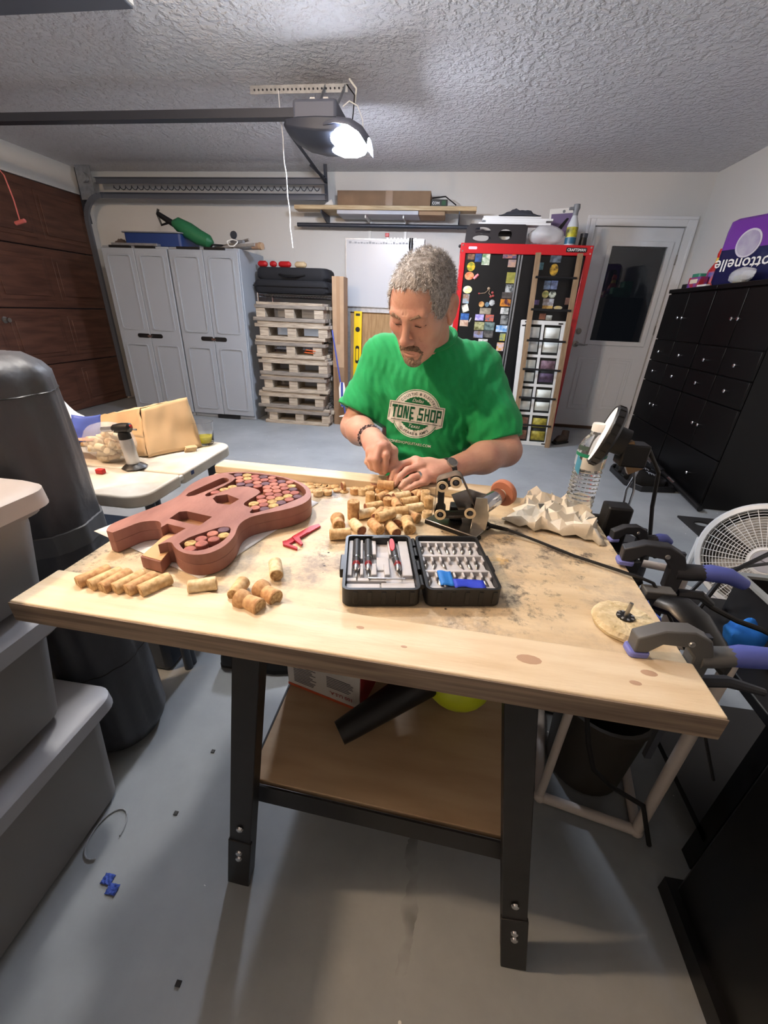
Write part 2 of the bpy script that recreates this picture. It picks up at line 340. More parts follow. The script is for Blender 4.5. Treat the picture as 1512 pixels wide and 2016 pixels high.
MB().tube([(-.79, 3.28, 2.30), (-.75, 3.29, 2.33), (-.70, 3.30, 2.31), (-.665, 3.29, 2.24), (-.66, 3.28, 2.19)], .004, 6).build('wire', 'white_plastic', op)
MB().tube([(-.77, 3.30, 2.41), (-.72, 3.30, 2.36), (-.73, 3.31, 2.28), (-.74, 3.31, 2.22)], .004, 6).build('wire', 'black_plastic', op)
MB().tube([(-.76, 3.33, C-.005), (-.715, 3.33, 2.40), (-.72, 3.32, 2.33)], .006, 6).build('wire', 'white_plastic', op)
rl = MB().bx(-4.12, -1.06, 3.275, 3.325, 2.255, 2.30); rl.bx(-4.12, -1.06, 3.265, 3.335, 2.252, 2.262)
rl.build('drive_rail', 'steel_dark', op)
MB().bx(-4.2, -4.1, 3.24, 3.36, 2.25, 2.40).build('header_bracket', 'steel_dark', op)
pc = MB(); p0 = ony(548, 178, 3.39); p1 = ony(576, 488, 3.39)
n_ = noise2(3, 4, 5, 9)
pc.tube([p0.lerp(p1, i/14)+Vector((.006*n_((0, 0, i*.6)), .004*n_((1, 0, i*.5)), 0)) for i in range(15)], .0035, 6)
tag(pc.build('pull_string', M('white_string', (225, 226, 230), .7)), 'thin white pull string hanging from perforated ceiling bar', 'string')
# unlit shop light housing near the top of the frame
t = thing('shop_light', 'unlit grey fluorescent shop light hung flat against the ceiling', 'light', (-2.3, 2.38, C))
a = onz(255, 2, 2.39)
MB().prism([(2.27, 2.375), (2.485, 2.375), (2.43, 2.445), (2.32, 2.445)], -3.4, a.x, Matrix(((0, 0, 1, 0), (1, 0, 0, 0), (0, 1, 0, 0), (0, 0, 0, 1)))).build('reflector', M('shop_light_grey', (92, 96, 106), .5), t, bev=.004)
MB().bx(a.x-.002, a.x+.012, 2.29, 2.47, 2.38, 2.445).build('end_cap', 'white_plastic', t)
# ---------------------------------------------------------------- garage door track along the back wall
tr = thing('door_track', 'grey steel garage door track with spring along the back wall', 'track', (-3.0, 4.95, 0))
def channel(m, x0, x1, z, y=4.95):
    m.bx(x0, x1, y, y+.004, z-.026, z+.026); m.bx(x0, x1, y-.03, y, z+.022, z+.026); m.bx(x0, x1, y-.03, y, z-.026, z-.022)
M('track_steel', (112, 118, 130), .42, .5)
m = MB(); channel(m, -3.86, -1.36, 2.185); m.build('lower_rail', 'track_steel', tr)
m = MB(); channel(m, -3.9, -1.36, 2.315); m.build('upper_rail', 'track_steel', tr)
pts = [Vector((-3.86-.24*math.sin(a), 4.94, 2.185-.24*(1-math.cos(a)))) for a in [math.radians(90*i/8) for i in range(9)]]+[Vector((-4.10, 4.94, .05))]
m = MB()
for p, q in zip(pts, pts[1:]): m.bar(p, q, .05, .03, (0, 1, 0))
m.build('curved_rail', 'track_steel', tr)
sp = [Vector((-3.7+.012*i, 4.925+.018*math.cos(i*1.1), 2.25+.018*math.sin(i*1.1))) for i in range(190)]
MB().tube(sp, .004, 5).build('extension_spring', 'steel_dark', tr)
m = MB().bar((-1.37, 4.94, C), (-1.36, 4.94, 2.15), .035, .005, (0, 1, 0)); m.bar((-1.52, 4.94, C), (-1.37, 4.94, 2.33), .03, .005, (0, 1, 0)); m.bar((-1.45, 4.2, C), (-1.36, 4.93, 2.3), .03, .005)
m.build('hanger', 'steel_dark', tr)
m = MB().lathe([(.045, -.02), (.045, .02)], 20, Matrix.Translation((-4.02, 4.93, 2.34)) @ Matrix.Rotation(math.radians(90), 4, 'X')); m.bx(-4.12, -3.95, 4.955, 4.965, 2.15, C)
m.build('cable_pulley', 'galv', tr)
pp = MB(); a = onx(8, 345, -3.55); b = onx(40, 437, -3.55)
pp.tube([a, a.lerp(b, .5)+Vector((0, .01, 0)), b], .005, 6); rc = thing('release_cord', 'red emergency release cord with grip hanging by garage door', 'cord', (b.x, b.y, b.z))
pp.build('cord', M('red_cord', (196, 104, 100), .6), rc)
MB().cyl(b+Vector((-.045, .0, -.01)), b+Vector((.045, 0, .01)), .014, n=10).build('grip', 'red_cord', rc)
MB().tube([a, Vector((a.x, 3.3, 2.25))], .004, 6).build('upper_cord', 'red_cord', rc)
# ---------------------------------------------------------------- wall shelf with boards
sh = thing('shelf_bracket_set', 'pair of grey slotted shelf standards with arms under the long boards', 'shelf bracket', (-.77, YB, 1.8))
for x in (-.955, -.57):
    s_ = MB().bx(x-.013, x+.013, YB-.012, YB, 1.72, 2.2).build('standard', 'white_plastic', sh)
    MB().bx(x-.006, x+.006, YB-.27, YB-.01, 2.015, 2.04).build('shelf_arm', 'white_plastic', s_)
for x in (-1.40, -.02):
    MB().prism([(YB, 1.97), (YB, 2.07), (YB-.32, 2.07), (YB-.32, 2.045)], x-.006, x+.006, Matrix(((0, 0, 1, 0), (1, 0, 0, 0), (0, 1, 0, 0), (0, 0, 0, 1)))).build('end_bracket', 'steel_dark', sh)
M('shelf_white', (188, 190, 196), .5)
tag(MB().bx(-1.24, -.42, 4.87, 5.15, 2.04, 2.072).build('laminated_sheet', 'shelf_white', bev=.003), 'white laminated panel lying under the pine boards on wall shelf', 'panel')
tag(MB().bx(-.415, -.16, 4.88, 5.15, 2.04, 2.072).build('short_board', 'cardboard', bev=.003), 'short tan board end beside the white panel on wall shelf', 'board')
tag(MB().bx(-1.68, .14, 4.86, 5.0, 2.074, 2.11).build('long_board', 'pine', bev=.003), 'long pale pine board spanning the wall shelf', 'board')
tag(MB().bx(-1.45, -.20, 5.0, 5.16, 2.074, 2.105).build('long_board', 'pine', bev=.003), 'shorter pine board at the back of the wall shelf', 'board')
tag(MB().cyl((-1.72, 5.06, 1.974), (.20, 5.06, 1.974), .019, n=14).build('metal_pipe', 'steel_dark'), 'dark metal pipe sticking out under both ends of wall shelf', 'pipe')
fb = thing('flat_box', 'long flat brown cardboard box on the wall shelf boards', 'box', (-.77, 5.0, 2.112))
MB().bx(-1.235, -.31, 4.88, 5.13, 2.112, 2.232).build('carton', 'cardboard_dark', fb, bev=.003)
MB().bx(-.75, -.68, 4.8785, 4.88, 2.112, 2.232).build('tape', M('box_tape', (150, 120, 92), .35), fb)
bb = thing('small_box', 'small black box with pale lettering beside flat carton on shelf', 'box', (-.22, 4.95, 2.112))
MB().bx(-.30, -.145, 4.89, 5.05, 2.112, 2.168).build('carton', 'black_satin', bb, bev=.002)
text_on(bb, 'lettering', 'COM', M('print_white', (225, 225, 225), .6), (-.292, 4.8895, 2.128), (1, 0, 0), (0, 0, 1), .07, .02)
MB().bx(-.20, -.16, 4.889, 4.8895, 2.122, 2.16).build('printed_patch', M('print_green', (40, 84, 52), .6), bb)
wp = MB().prism([(-1.39, 2.11), (-1.28, 2.112), (-1.30, 2.165)], 4.9, 4.915, TXZ); tag(wp.build('paper_scrap', 'white_plastic'), 'white folded paper scrap at the left end of flat carton', 'paper')
tag(MB().tube([(-.30, 5.0, 2.20), (-.17, 4.96, 2.205), (-.06, 4.92, 2.13)], .006, 6).build('bent_rod', 'black_plastic'), 'thin black bent rod resting over small black box', 'rod')
# ================================================================ grey plastic cabinets, back left
def cabinet(x0, x1, label):
    y0, y1, H = 4.385, 5.0, 1.672; t = thing('plastic_cabinet', label, 'cabinet', ((x0+x1)/2, y0, 0))
    b = MB().bx(x0, x1, y0+.03, y1, .0, H); b.build('body', M('cab_grey', (158, 165, 174), .5), t, bev=.006)
    xm = (x0+x1)/2
    for s, (a, c) in enumerate(((x0+.006, xm-.002), (xm+.002, x1-.006))):
        d = MB().bx(a, c, y0, y0+.028, .045, H-.02).build('door', 'cab_grey', t, bev=.005)
        for z0, z1 in ((.10, .76), (.90, 1.60)):
            o = rrect(c-a-.09, z1-z0, .03, 4, (a+c)/2, (z0+z1)/2); i = rrect(c-a-.125, z1-z0-.035, .022, 4, (a+c)/2, (z0+z1)/2)
            MB().holed(o, [i], y0-.007, y0+.001, TXZ).build('moulding', 'cab_grey', d, bev=.003)
        xc = xm+(-.075 if s == 0 else .075)
        MB().prism(rrect(.14, .042, .02, 6, xc, .845), y0-.004, y0+.002, TXZ).build('handle_recess', 'black_plastic', d)
    MB().prism(rrect(.05, .022, .01, 5, xm, .842), y0-.012, y0-.003, TXZ).build('latch', 'chrome', t)
    for a, c in ((x0+.10, xm-.04), (xm+.02, x1-.14)): MB().bx(a, c, y0-.003, y0+.03, H-.018, H+.002).build('top_notch', 'black_plastic', t)
    MB().bx(xm-.08, xm+.18, y0-.002, y0+.03, .0, .04).build('foot_notch', 'black_plastic', t)
    return t
cabinet(-3.57, -2.845, 'grey two-door plastic cabinet standing against the brown garage door')
cabinet(-2.84, -2.105, 'grey two-door plastic cabinet standing beside the wire rack')
# things on top of the cabinets
zc = 1.674
t = thing('blue_bin', 'blue open tray on the cabinet beside the garage door', 'bin', (-3.1, 4.65, zc))
m = MB().holed(rrect(.62, .36, .03, 4, -3.06, 4.68), [rrect(.60, .34, .025, 4, -3.06, 4.68)], zc+.01, zc+.125); m.bx(-3.36, -2.76, 4.51, 4.85, zc, zc+.012); m.build('tray', 'blue_plastic', t)
m = MB().holed(rrect(.66, .40, .04, 4, -3.06, 4.68), [rrect(.60, .34, .025, 4, -3.06, 4.68)], zc+.122, zc+.132); m.build('rim', 'grey_plastic', t)
tag(MB().bx(-3.45, -2.95, 4.40, 4.46, zc, zc+.022).build('metal_bar', 'galv', bev=.002), 'flat metal bar along the front edge of left cabinet top', 'bar')
m = MB(); nn = noise2(5, 6, 20, 50)
m.grid(lambda u, v: Vector((-3.55+.145*u, 4.5+.2*v, zc+.075*math.sin(math.pi*u)*math.sin(math.pi*v)*(1+.4*nn((u, v, 0))))), 14, 14)
tag(m.build('rag', M('rag_brown', (92, 78, 70), .9), solid=.004), 'crumpled brown rag at the corner of left cabinet top', 'rag')
# green electric blower leaning on the blue tray
t = thing('hedge_tool', 'green corded garden blower with black tube lying on grey cabinet', 'garden tool', (-2.60, 4.6, zc))
G = M('tool_green', (44, 112, 74), .4)
ax = [(-2.855, 4.58, zc+.215), (-2.805, 4.58, zc+.21), (-2.705, 4.59, zc+.16), (-2.605, 4.60, zc+.105), (-2.505, 4.60, zc+.07), (-2.465, 4.60, zc+.06)]
m = MB(); m.tube(ax, [.03, .062, .075, .072, .06, .02], 14); m.build('body', G, t)
m = MB(); m.tube([(-2.845, 4.58, zc+.21), (-2.945, 4.57, zc+.265), (-2.995, 4.565, zc+.295)], [.03, .026, .022], 10); m.build('nozzle', 'black_plastic', t)
m = MB(); m.tube([(-2.885, 4.575, zc+.225), (-2.975, 4.57, zc+.20), (-3.000, 4.565, zc+.29), (-2.980, 4.565, zc+.33)], .012, 8); m.build('handle', 'black_plastic', t)
m = MB().lathe([(.018, 0), (.026, .02), (.012, .03)], 10, Matrix.Translation((-2.515, 4.6, zc))); m.build('foot', G, t)
tag(MB().tube([(-2.44, 4.50, zc+.012), (-2.40, 4.47, zc+.03), (-2.30, 4.52, zc+.03), (-2.2, 4.6, zc+.015)], .009, 8).build('extension_cable', 'black_plastic'), 'short black cord curled beside green blower', 'cord')
mpipe = M('grey_pipe', (150, 146, 142), .5, var=.15, vs=10)
for k, (a, b, r) in enumerate((((-2.42, 4.55, zc+.014), (-1.93, 4.40, zc+.03), .014), ((-2.40, 4.62, zc+.014), (-1.88, 4.50, zc+.015), .014), ((-2.45, 4.72, zc+.04), (-2.0, 4.44, zc+.075), .012))):
    tag(MB().cyl(a, b, r, n=10).build('pipe_length', mpipe), 'short grey pipe overhanging the right end of the cabinet top', 'pipe', 'pipes on the cabinet end')
t = thing('pipe_clamp', 'small metal pipe clamp with knob among the grey pipes', 'clamp', (-2.16, 4.47, zc+.03))
m = MB().lathe([(.03, -.012), (.036, 0), (.03, .012)], 12, Matrix.Translation((-2.17, 4.47, zc+.115)) @ Matrix.Rotation(math.radians(80), 4, 'X')); m.build('knob', 'steel_dark', t)
m = MB().bar((-2.17, 4.48, zc), (-2.17, 4.48, zc+.1), .03, .02); m.bar((-2.2, 4.47, zc+.06), (-2.05, 4.42, zc+.055), .03, .022); m.build('jaw', 'galv', t)
m = MB(); m.tube([(-2.16+.05*math.cos(a)*(1+.2*math.sin(3*a)), 4.40+.02*math.sin(a), zc+.01+.03*math.sin(a)+.03) for a in [i*.42 for i in range(30)]], .005, 6)
tag(m.build('white_wire', 'white_plastic'), 'small tangle of white wire on the cabinet front corner', 'wire')
t = thing('brush_head', 'stubby tan brush head at end of grey pipes', 'brush', (-1.9, 4.42, zc))
MB().cyl((-1.97, 4.44, zc+.02), (-1.89, 4.42, zc+.022), .028, n=12).build('block', M('brush_tan', (150, 124, 104), .7), t); MB().cyl((-1.89, 4.42, zc+.022), (-1.86, 4.41, zc+.02), .033, .03, n=12).build('bristles', 'cardboard', t)
# ---------------------------------------------------------------- wire rack
t = thing('wire_rack', 'chrome wire shelving rack behind the stacked pallets', 'rack', (-1.68, 4.75, 0))
for x in (-2.06, -1.245):
    for y in (4.66, 5.05): MB().cyl((x, y, 0), (x, y, 1.304), .0125, n=10).build('post', 'chrome', t)
for z in (1.30, .75, .2):
    m = MB()
    for y in (4.66, 5.05): m.cyl((-2.06, y, z), (-1.245, y, z), .006, n=6); m.cyl((-2.06, y, z-.03), (-1.245, y, z-.03), .005, n=6)
    for x in (-2.06, -1.245): m.cyl((x, 4.66, z), (x, 5.05, z), .006, n=6)
    for i in range(24): m.cyl((-2.04+i*.0345, 4.66, z), (-2.04+i*.0345, 5.05, z), .003, n=5)
    pts = []
    for i in range(49): pts.append((-2.06+i*.017, 4.66, z if i % 2 else z-.03))
    m.tube(pts, .003, 5); m.build('wire_shelf', 'chrome', t)
# cases on the rack
M('case_black', (24, 26, 32), .75, bump=.001, bs=40)
def softbox(m, x0, x1, y0, y1, z0, z1, r=.04, n=5):
    o = rrect(x1-x0, y1-y0, r*1.5, n, (x0+x1)/2, (y0+y1)/2); cx, cy = (x0+x1)/2, (y0+y1)/2
    rings = []
    for k, z in ((.94, z0), (1, z0+r*.5), (1, z1-r), (.985, z1-r*.4), (.93, z1)): rings.append([Vector((cx+(x-cx)*k, cy+(y-cy)*k, z)) for x, y in o])
    return m.loft(rings)
t = thing('soft_case', 'long black soft case lying directly on the wire rack top', 'case', (-1.68, 4.8, 1.305)); softbox(MB(), -2.085, -1.27, 4.62, 4.98, 1.308, 1.43).build('shell', 'case_black', t)
MB().tube([(-2.085, 4.617, 1.372), (-1.7, 4.614, 1.37), (-1.27, 4.617, 1.372)], .006, 6).build('zip', 'black_plastic', t)
t = thing('soft_case', 'rounded black case stacked on another case on the rack', 'case', (-1.68, 4.8, 1.432)); softbox(MB(), -2.06, -1.28, 4.64, 4.96, 1.432, 1.545, .05).build('shell', 'case_black', t)
MB().tube([(-1.8, 4.638, 1.48), (-1.72, 4.60, 1.468), (-1.6, 4.60, 1.468), (-1.52, 4.638, 1.48)], .009, 6).build('carry_handle', 'black_plastic', t)
for k, (x, l, c_) in enumerate(((-2.0, .10, 'red_plastic'), (-1.885, .07, 'red_plastic'), (-1.76, .13, 'red_plastic'), (-1.59, .12, 'pine'))):
    lab = ['short red ratchet strap roll at the left end of the cases', 'tiny red cased item between two red rolls on the cases', 'longer red bottle lying on top of black cases', 'wooden stick end lying on top of black cases'][k]
    m = MB(); m.tube([(x-l/2, 4.72, 1.5755), (x-l/2+.02, 4.72, 1.5755), (x+l/2-.02, 4.72, 1.5755), (x+l/2, 4.72, 1.5755)], [.016, .029, .029, .014], 12); tag(m.build(['strap_roll', 'cased_item', 'red_bottle', 'wood_stick'][k], c_), lab, ['strap', 'tool', 'bottle', 'stick'][k])
# ---------------------------------------------------------------- stacked pallets
r_ = random.Random(4)
hs = .1745
offs = [(.03, 'pallet_wood'), (-.035, 'pallet_grey'), (.0, 'pallet_wood'), (.015, 'pallet_grey'), (-.03, 'pallet_wood'), (.015, 'pallet_wood'), (.0, 'pallet_grey')]
for i, (dx, mm) in enumerate(offs):
    z = i*hs; x0, x1 = -1.985+dx, -1.245+dx; y0, y1 = 4.36, 4.63
    lab = ['bottom', 'second', 'third', 'fourth', 'fifth', 'sixth', 'topmost'][i]
    t = thing('wood_pallet', '%s small wooden pallet %s in the stack before the wire rack' % (lab, 'counted from the floor' if 0 < i < 6 else 'of all'), 'pallet', ((x0+x1)/2, y0, z), group='pallets stacked before the rack')
    for k in range(3):
        ya = y0+k*.1; MB().bx(x0+r_.uniform(-.02, .02), x1+r_.uniform(-.02, .02), ya, ya+.075, z, z+.034).build('deck_board', mm, t, bev=.002)
        MB().bx(x0+r_.uniform(-.03, .02), x1+r_.uniform(-.02, .03), ya, ya+.075, z+.118, z+.150).build('deck_board', 'pallet_wood' if (i+k) % 2 else 'pallet_grey', t, bev=.002)
    MB().bx(x0+.03*r_.random(), x1-.05*r_.random(), y0+.012, y0+.08, z+.150, z+hs-.001).build('spacer_board', 'pallet_wood', t, bev=.002)
    MB().bx(x0+.03*r_.random(), x1-.05*r_.random(), y0+.18, y0+.25, z+.150, z+hs-.001).build('spacer_board', 'pallet_grey', t, bev=.002)
    for k in range(3):
        xa = x0+.02+(x1-x0-.13)*k/2+r_.uniform(-.01, .02); MB().bx(xa, xa+.095, y0+.01, y1-.01, z+.034, z+.118).build('stringer', 'pallet_wood', t, bev=.002)
tag(MB().tube([(-1.35, 4.3525, .78), (-1.45, 4.35, .79), (-1.47, 4.352, .765), (-1.37, 4.354, .76)], .005, 6).build('orange_tie', M('orange_tie', (214, 92, 30), .5)), 'orange cable tie looped on a pallet front', 'tie')
t = thing('paint_can', 'white tin with red lid on the wire rack beside the grey cabinet', 'tin', (-2.0, 4.75, .757))
MB().lathe([(.05, .757), (.05, .90)], 20, Matrix.Translation((-1.985, 4.76, 0))).build('tin', 'white_plastic', t); MB().lathe([(.053, .90), (.053, .935), (.03, .94)], 20, Matrix.Translation((-1.985, 4.76, 0))).build('lid', 'red_plastic', t)
# tall carton beside the pallets
t = thing('tall_carton', 'tall narrow brown cardboard carton standing between pallets and whiteboard', 'box', (-1.16, 4.6, 0))
MB().bx(-1.205, -1.085, 4.50, 4.68, 0, 1.47).build('carton', 'cardboard', t, bev=.003); MB().bx(-1.16, -1.125, 4.498, 4.50, .85, 1.47).build('tape', 'box_tape', t)
MB().bx(-1.204, -1.085, 4.4985, 4.5, .0, .62).build('lower_flap', 'cardboard_dark', t)
t = thing('archery_arrow', 'blue shaft with white and blue vane leaning at the tall carton', 'arrow', (-1.08, 4.4, 0))
a, b = ony(654, 650, 4.44), ony(681, 822, 4.30); a = a+Vector((0, 0, .0))
MB().cyl(a, b, .008, n=8).build('shaft', M('shaft_blue', (60, 74, 150), .4), t)
d = (b-a).normalized(); u = Vector((1, 0, 0)); p = a.lerp(b, .72)
m = MB(); m.prism([(-.005, -.14), (-.03, -.08), (-.034, .06), (-.02, .12), (.02, .12), (.034, .06), (.03, -.08), (.005, -.14)], -.008, .008, Matrix.Translation(p) @ Matrix(((1, 0, 0, 0), (0, 0, 1, 0), (0, 1, 0, 0), (0, 0, 0, 1)))); m.build('vane', 'white_plastic', t, bev=.003)
m = MB(); m.bx(p.x-.012, p.x+.012, p.y-.011, p.y+.011, p.z-.13, p.z+.12); m.build('vane_stripe', 'shaft_blue', t)
m = MB(); m.tube([b+Vector((.03, 0, .06)), b+Vector((-.01, -.01, .02)), b+Vector((-.07, -.01, .01))], [.02, .014, .005], 8); m.build('nock_hook', 'white_plastic', t)
# ---------------------------------------------------------------- whiteboard and steel frame with plywood
t = thing('plywood_rack', 'galvanized steel frame with plywood panels beneath the whiteboard', 'frame', (-.75, 5.05, 0))
for x in (-1.15, -.63, -.20): MB().bx(x-.02, x+.02, 5.0, 5.04, 0, 1.21).build('upright', 'galv', t)
for z in (1.185, .15): MB().bx(-1.17, -.18, 4.995, 5.045, z-.025, z+.025).build('cross_rail', 'galv', t)
for x0, x1 in ((-1.13, -.65), (-.61, -.22)): MB().bx(x0, x1, 5.02, 5.04, .17, 1.16).build('plywood_panel', M('ply_tan', (176, 144, 102), .7, col2=(154, 122, 82), vs=8, stretch=(6, 1, 1)), t)
t = thing('whiteboard', 'plain whiteboard leaning against the wall above steel frame', 'whiteboard', (-.77, 5.0, 1.215))
MB().bx(-1.17, -.345, 4.975, 4.99, 1.215, 1.845).build('board', M('wb_white', (190, 194, 200), .3), t)
MB().holed([(-1.175, 1.21), (-.34, 1.21), (-.34, 1.85), (-1.175, 1.85)], [[(-1.165, 1.22), (-.35, 1.22), (-.35, 1.84), (-1.165, 1.84)]], 4.972, 4.992, TXZ).build('frame', 'galv', t)
MB().bx(-.42, -.345, 4.93, 4.975, 1.215, 1.85).build('side_panel', 'door_white', t)
m = MB(); x = -1.14; rr = random.Random(2)
while x < -.46:
    w_ = rr.uniform(.012, .03); m.bx(x, x+w_, 4.974, 4.975, 1.805, 1.805+rr.uniform(.006, .02)); x += w_+.008
m.build('faded_lettering', M('marker_grey', (150, 154, 160), .6), t)['kind'] = 'stuff'
for k in range(9):
    x = -.74+k*.036; MB().bx(x, x+.022, 4.966, 4.975, 1.832+rr.uniform(-.004, .004), 1.862).build('clip', 'white_plastic', t)
m = MB(); m.tube([(-.495, 4.965, 1.86), (-.497, 4.96, 1.78), (-.48, 4.962, 1.69), (-.472, 4.962, 1.78), (-.475, 4.965, 1.86)], .009, 6); tag(m.build('cable_loop', 'black_plastic'), 'black cable loop hung over the whiteboard edge', 'cable')
tag(MB().bx(-.755, -.715, 4.955, 4.975, 1.865, 1.90).build('red_clip', 'red_plastic', bev=.004), 'small red clip sitting on the whiteboard top edge', 'clip')
t = thing('spirit_level', 'long yellow spirit level leaning on the steel frame', 'level', (-1.0, 4.9, 0))
Y_ = M('level_yellow', (238, 200, 16), .4)
TL = Matrix.Translation((-1.075, 4.88, 0)) @ Matrix.Rotation(math.radians(-3.5), 4, 'X')
m = MB().bx(0, .088, 0, .03, .0, 1.17, TL); m.build('beam', Y_, t, bev=.003)
for z in (1.135,): MB().bx(.02, .068, -.002, .0, z-.012, z+.012, TL).build('hang_hole', 'black_plastic', t)
MB().lathe([(.026, 0), (.026, .006)], 20, TL @ Matrix.Translation((.044, .002, .985)) @ Matrix.Rotation(math.radians(90), 4, 'X')).build('round_vial', 'black_plastic', t)
MB().prism(rrect(.042, .19, .02, 6, .044, .72), -.004, .001, TL @ TXZ).build('centre_vial', 'black_plastic', t)
MB().prism(rrect(.028, .13, .012, 6, .044, .72), -.006, -.003, TL @ TXZ).build('vial_glass', Y_, t)
MB().lathe([(.026, 0), (.026, .006)], 20, TL @ Matrix.Translation((.044, .002, .30)) @ Matrix.Rotation(math.radians(90), 4, 'X')).build('round_vial', 'black_plastic', t)
# ================================================================ red and black steel cabinet
FX0, FX1, FY, FZ = .022, 1.155, 4.37, 1.752
t = thing('tool_cabinet', 'tall black steel cabinet with red frame covered in magnets', 'cabinet', ((FX0+FX1)/2, FY, 0))
MB().bx(FX0+.01, FX1-.01, FY+.03, FY+.58, .02, FZ-.02).build('carcass', 'black_satin', t)
MB().bx(FX0, FX0+.05, FY, FY+.6, 0, FZ).build('side_frame', 'red_enamel', t, bev=.004)
MB().bx(FX1-.05, FX1, FY, FY+.6, 0, FZ).build('side_frame', 'red_enamel', t, bev=.004)
MB().bx(FX0, FX1, FY-.001, FY+.6, FZ-.078, FZ).build('top_frame', 'red_enamel', t, bev=.004)
MB().bx(FX0, FX1, FY-.001, FY+.6, 0, .06).build('base_frame', 'red_enamel', t, bev=.004)
M('door_black', (12, 13, 16), .35)
for a, b in ((FX0+.052, .535), (.578, FX1-.052)): MB().bx(a, b, FY+.012, FY+.03, .065, FZ-.082).build('door', 'door_black', t, bev=.003)
for x in (.537, .562): MB().bx(x, x+.014, FY+.004, FY+.03, .065, FZ-.082).build('edge_trim', M('trim_alu', (170, 174, 180), .3, .8), t)
pl = MB().prism(rrect(.17, .034, .006, 3, 1.015, 1.716), FY-.006, FY-.001, TXZ).build('badge', 'black_plastic', t)
text_on(pl, 'lettering', 'CRAFTSMAN', 'print_white', (.939, FY-.0065, 1.706), (1, 0, 0), (0, 0, 1), .152, .015, height=.021)
sk = MB().prism(rrect(.075, .022, .008, 3, .13, 1.715), FY-.003, FY-.001, TXZ).build('sticker', M('sticker_pink', (222, 190, 200), .5), t)
for x in (FX0+.02, FX1-.02):
    for z in (1.735, 1.69): MB().lathe([(.007, 0), (.007, .004)], 10, Matrix.Translation((x, FY-.001, z)) @ Matrix.Rotation(math.radians(90), 4, 'X')).build('rivet', 'chrome', t)
MB().ball((FX0-.008, FY+.05, FZ-.02), .013, 8, 6).build('side_peg', 'black_plastic', t)
# magnets: photo crop boxes -> real positions on the door plane
MAG = [(185,265,300,360,(96,60,44),(150,110,80),'r','brown photo magnet in upper corner of cabinet door'),
(312,232,424,402,(52,84,140),(40,60,100),'r','blue sky photo magnet beside the brown one'),
(430,238,565,455,(210,214,196),(90,130,80),'r','tall botanical print magnet with white lettering'),
(170,400,310,560,(240,190,30),(120,130,40),'o','round yellow smiling face magnet'),
(130,570,290,712,(222,160,110),(190,80,40),'o','round pancake shaped magnet'),
(272,598,380,712,(214,104,110),(226,140,140),'s','pink sausage shaped magnet'),
(790,240,1026,340,(214,126,74),(90,80,110),'r','wide orange sunset magnet on cabinet door'),
(878,362,1012,492,(190,150,120),(150,130,130),'r','square sunset beach magnet under the wide one'),
(850,580,996,770,(168,160,80),(130,130,60),'r','olive framed poster magnet with pale border'),
(832,790,966,925,(206,210,210),(60,66,66),'r','white and dark bridge picture magnet'),
(772,925,944,1030,(64,60,58),(90,84,80),'r','dark landscape magnet over the purple framed one'),
(742,1042,920,1168,(74,34,50),(230,150,40),'r','purple framed magnet with orange centre'),
(748,1190,886,1300,(140,144,140),(220,220,216),'r','grey coastal photo magnet with white rim'),
(748,1318,872,1480,(150,152,150),(70,72,72),'r','black and white tower print magnet'),
(668,1495,860,1610,(80,150,214),(220,232,240),'r','pale blue licence plate shaped magnet'),
(732,1630,828,1760,(60,120,150),(200,190,50),'r','blue magnet with yellow flower'),
(680,1790,800,1935,(206,196,214),(220,160,60),'r','lilac magnet with golden arch drawing'),
(102,812,256,945,(210,204,110),(236,236,210),'o','oval yellow green landscape magnet'),
(98,955,206,1115,(150,176,190),(150,110,80),'r','small upright desert photo magnet'),
(68,1120,212,1278,(226,222,204),(120,120,110),'t','tilted cream card magnet'),
(60,1288,202,1398,(70,120,190),(40,80,140),'r','deep blue sea photo magnet'),
(46,1402,188,1508,(206,182,160),(170,130,110),'r','pale shell beach magnet below the blue one'),
(200,1345,246,1455,(206,206,206),(150,150,150),'s','small silver feather shaped magnet'),
(372,1080,466,1180,(210,170,110),(170,110,60),'o','round tan badge magnet'),
(480,1092,552,1176,(120,150,170),(70,90,100),'o','tiny round blue grey badge magnet'),
(552,1050,648,1158,(226,228,226),(80,84,84),'o','round white badge magnet with dark centre'),
(390,1195,582,1300,(120,116,100),(170,160,140),'r','wide brown grey carved magnet'),
(310,1305,458,1410,(150,140,206),(220,210,236),'r','lavender mountain photo magnet'),
(484,1310,628,1425,(60,104,120),(214,96,60),'r','teal lake magnet with red sky'),
(296,1435,462,1575,(176,176,130),(90,90,50),'r','olive and white eagle photo magnet'),
(468,1440,640,1580,(70,90,90),(120,140,136),'r','dark teal pond photo magnet'),
(284,1590,444,1708,(140,150,190),(120,100,80),'r','pale sky over ridge magnet'),
(458,1585,616,1705,(66,66,66),(110,108,104),'r','dark grey rock photo magnet'),
(360,1730,520,1860,(220,222,216),(110,120,100),'r','white card magnet with small print')]
SC1 = 8.7625
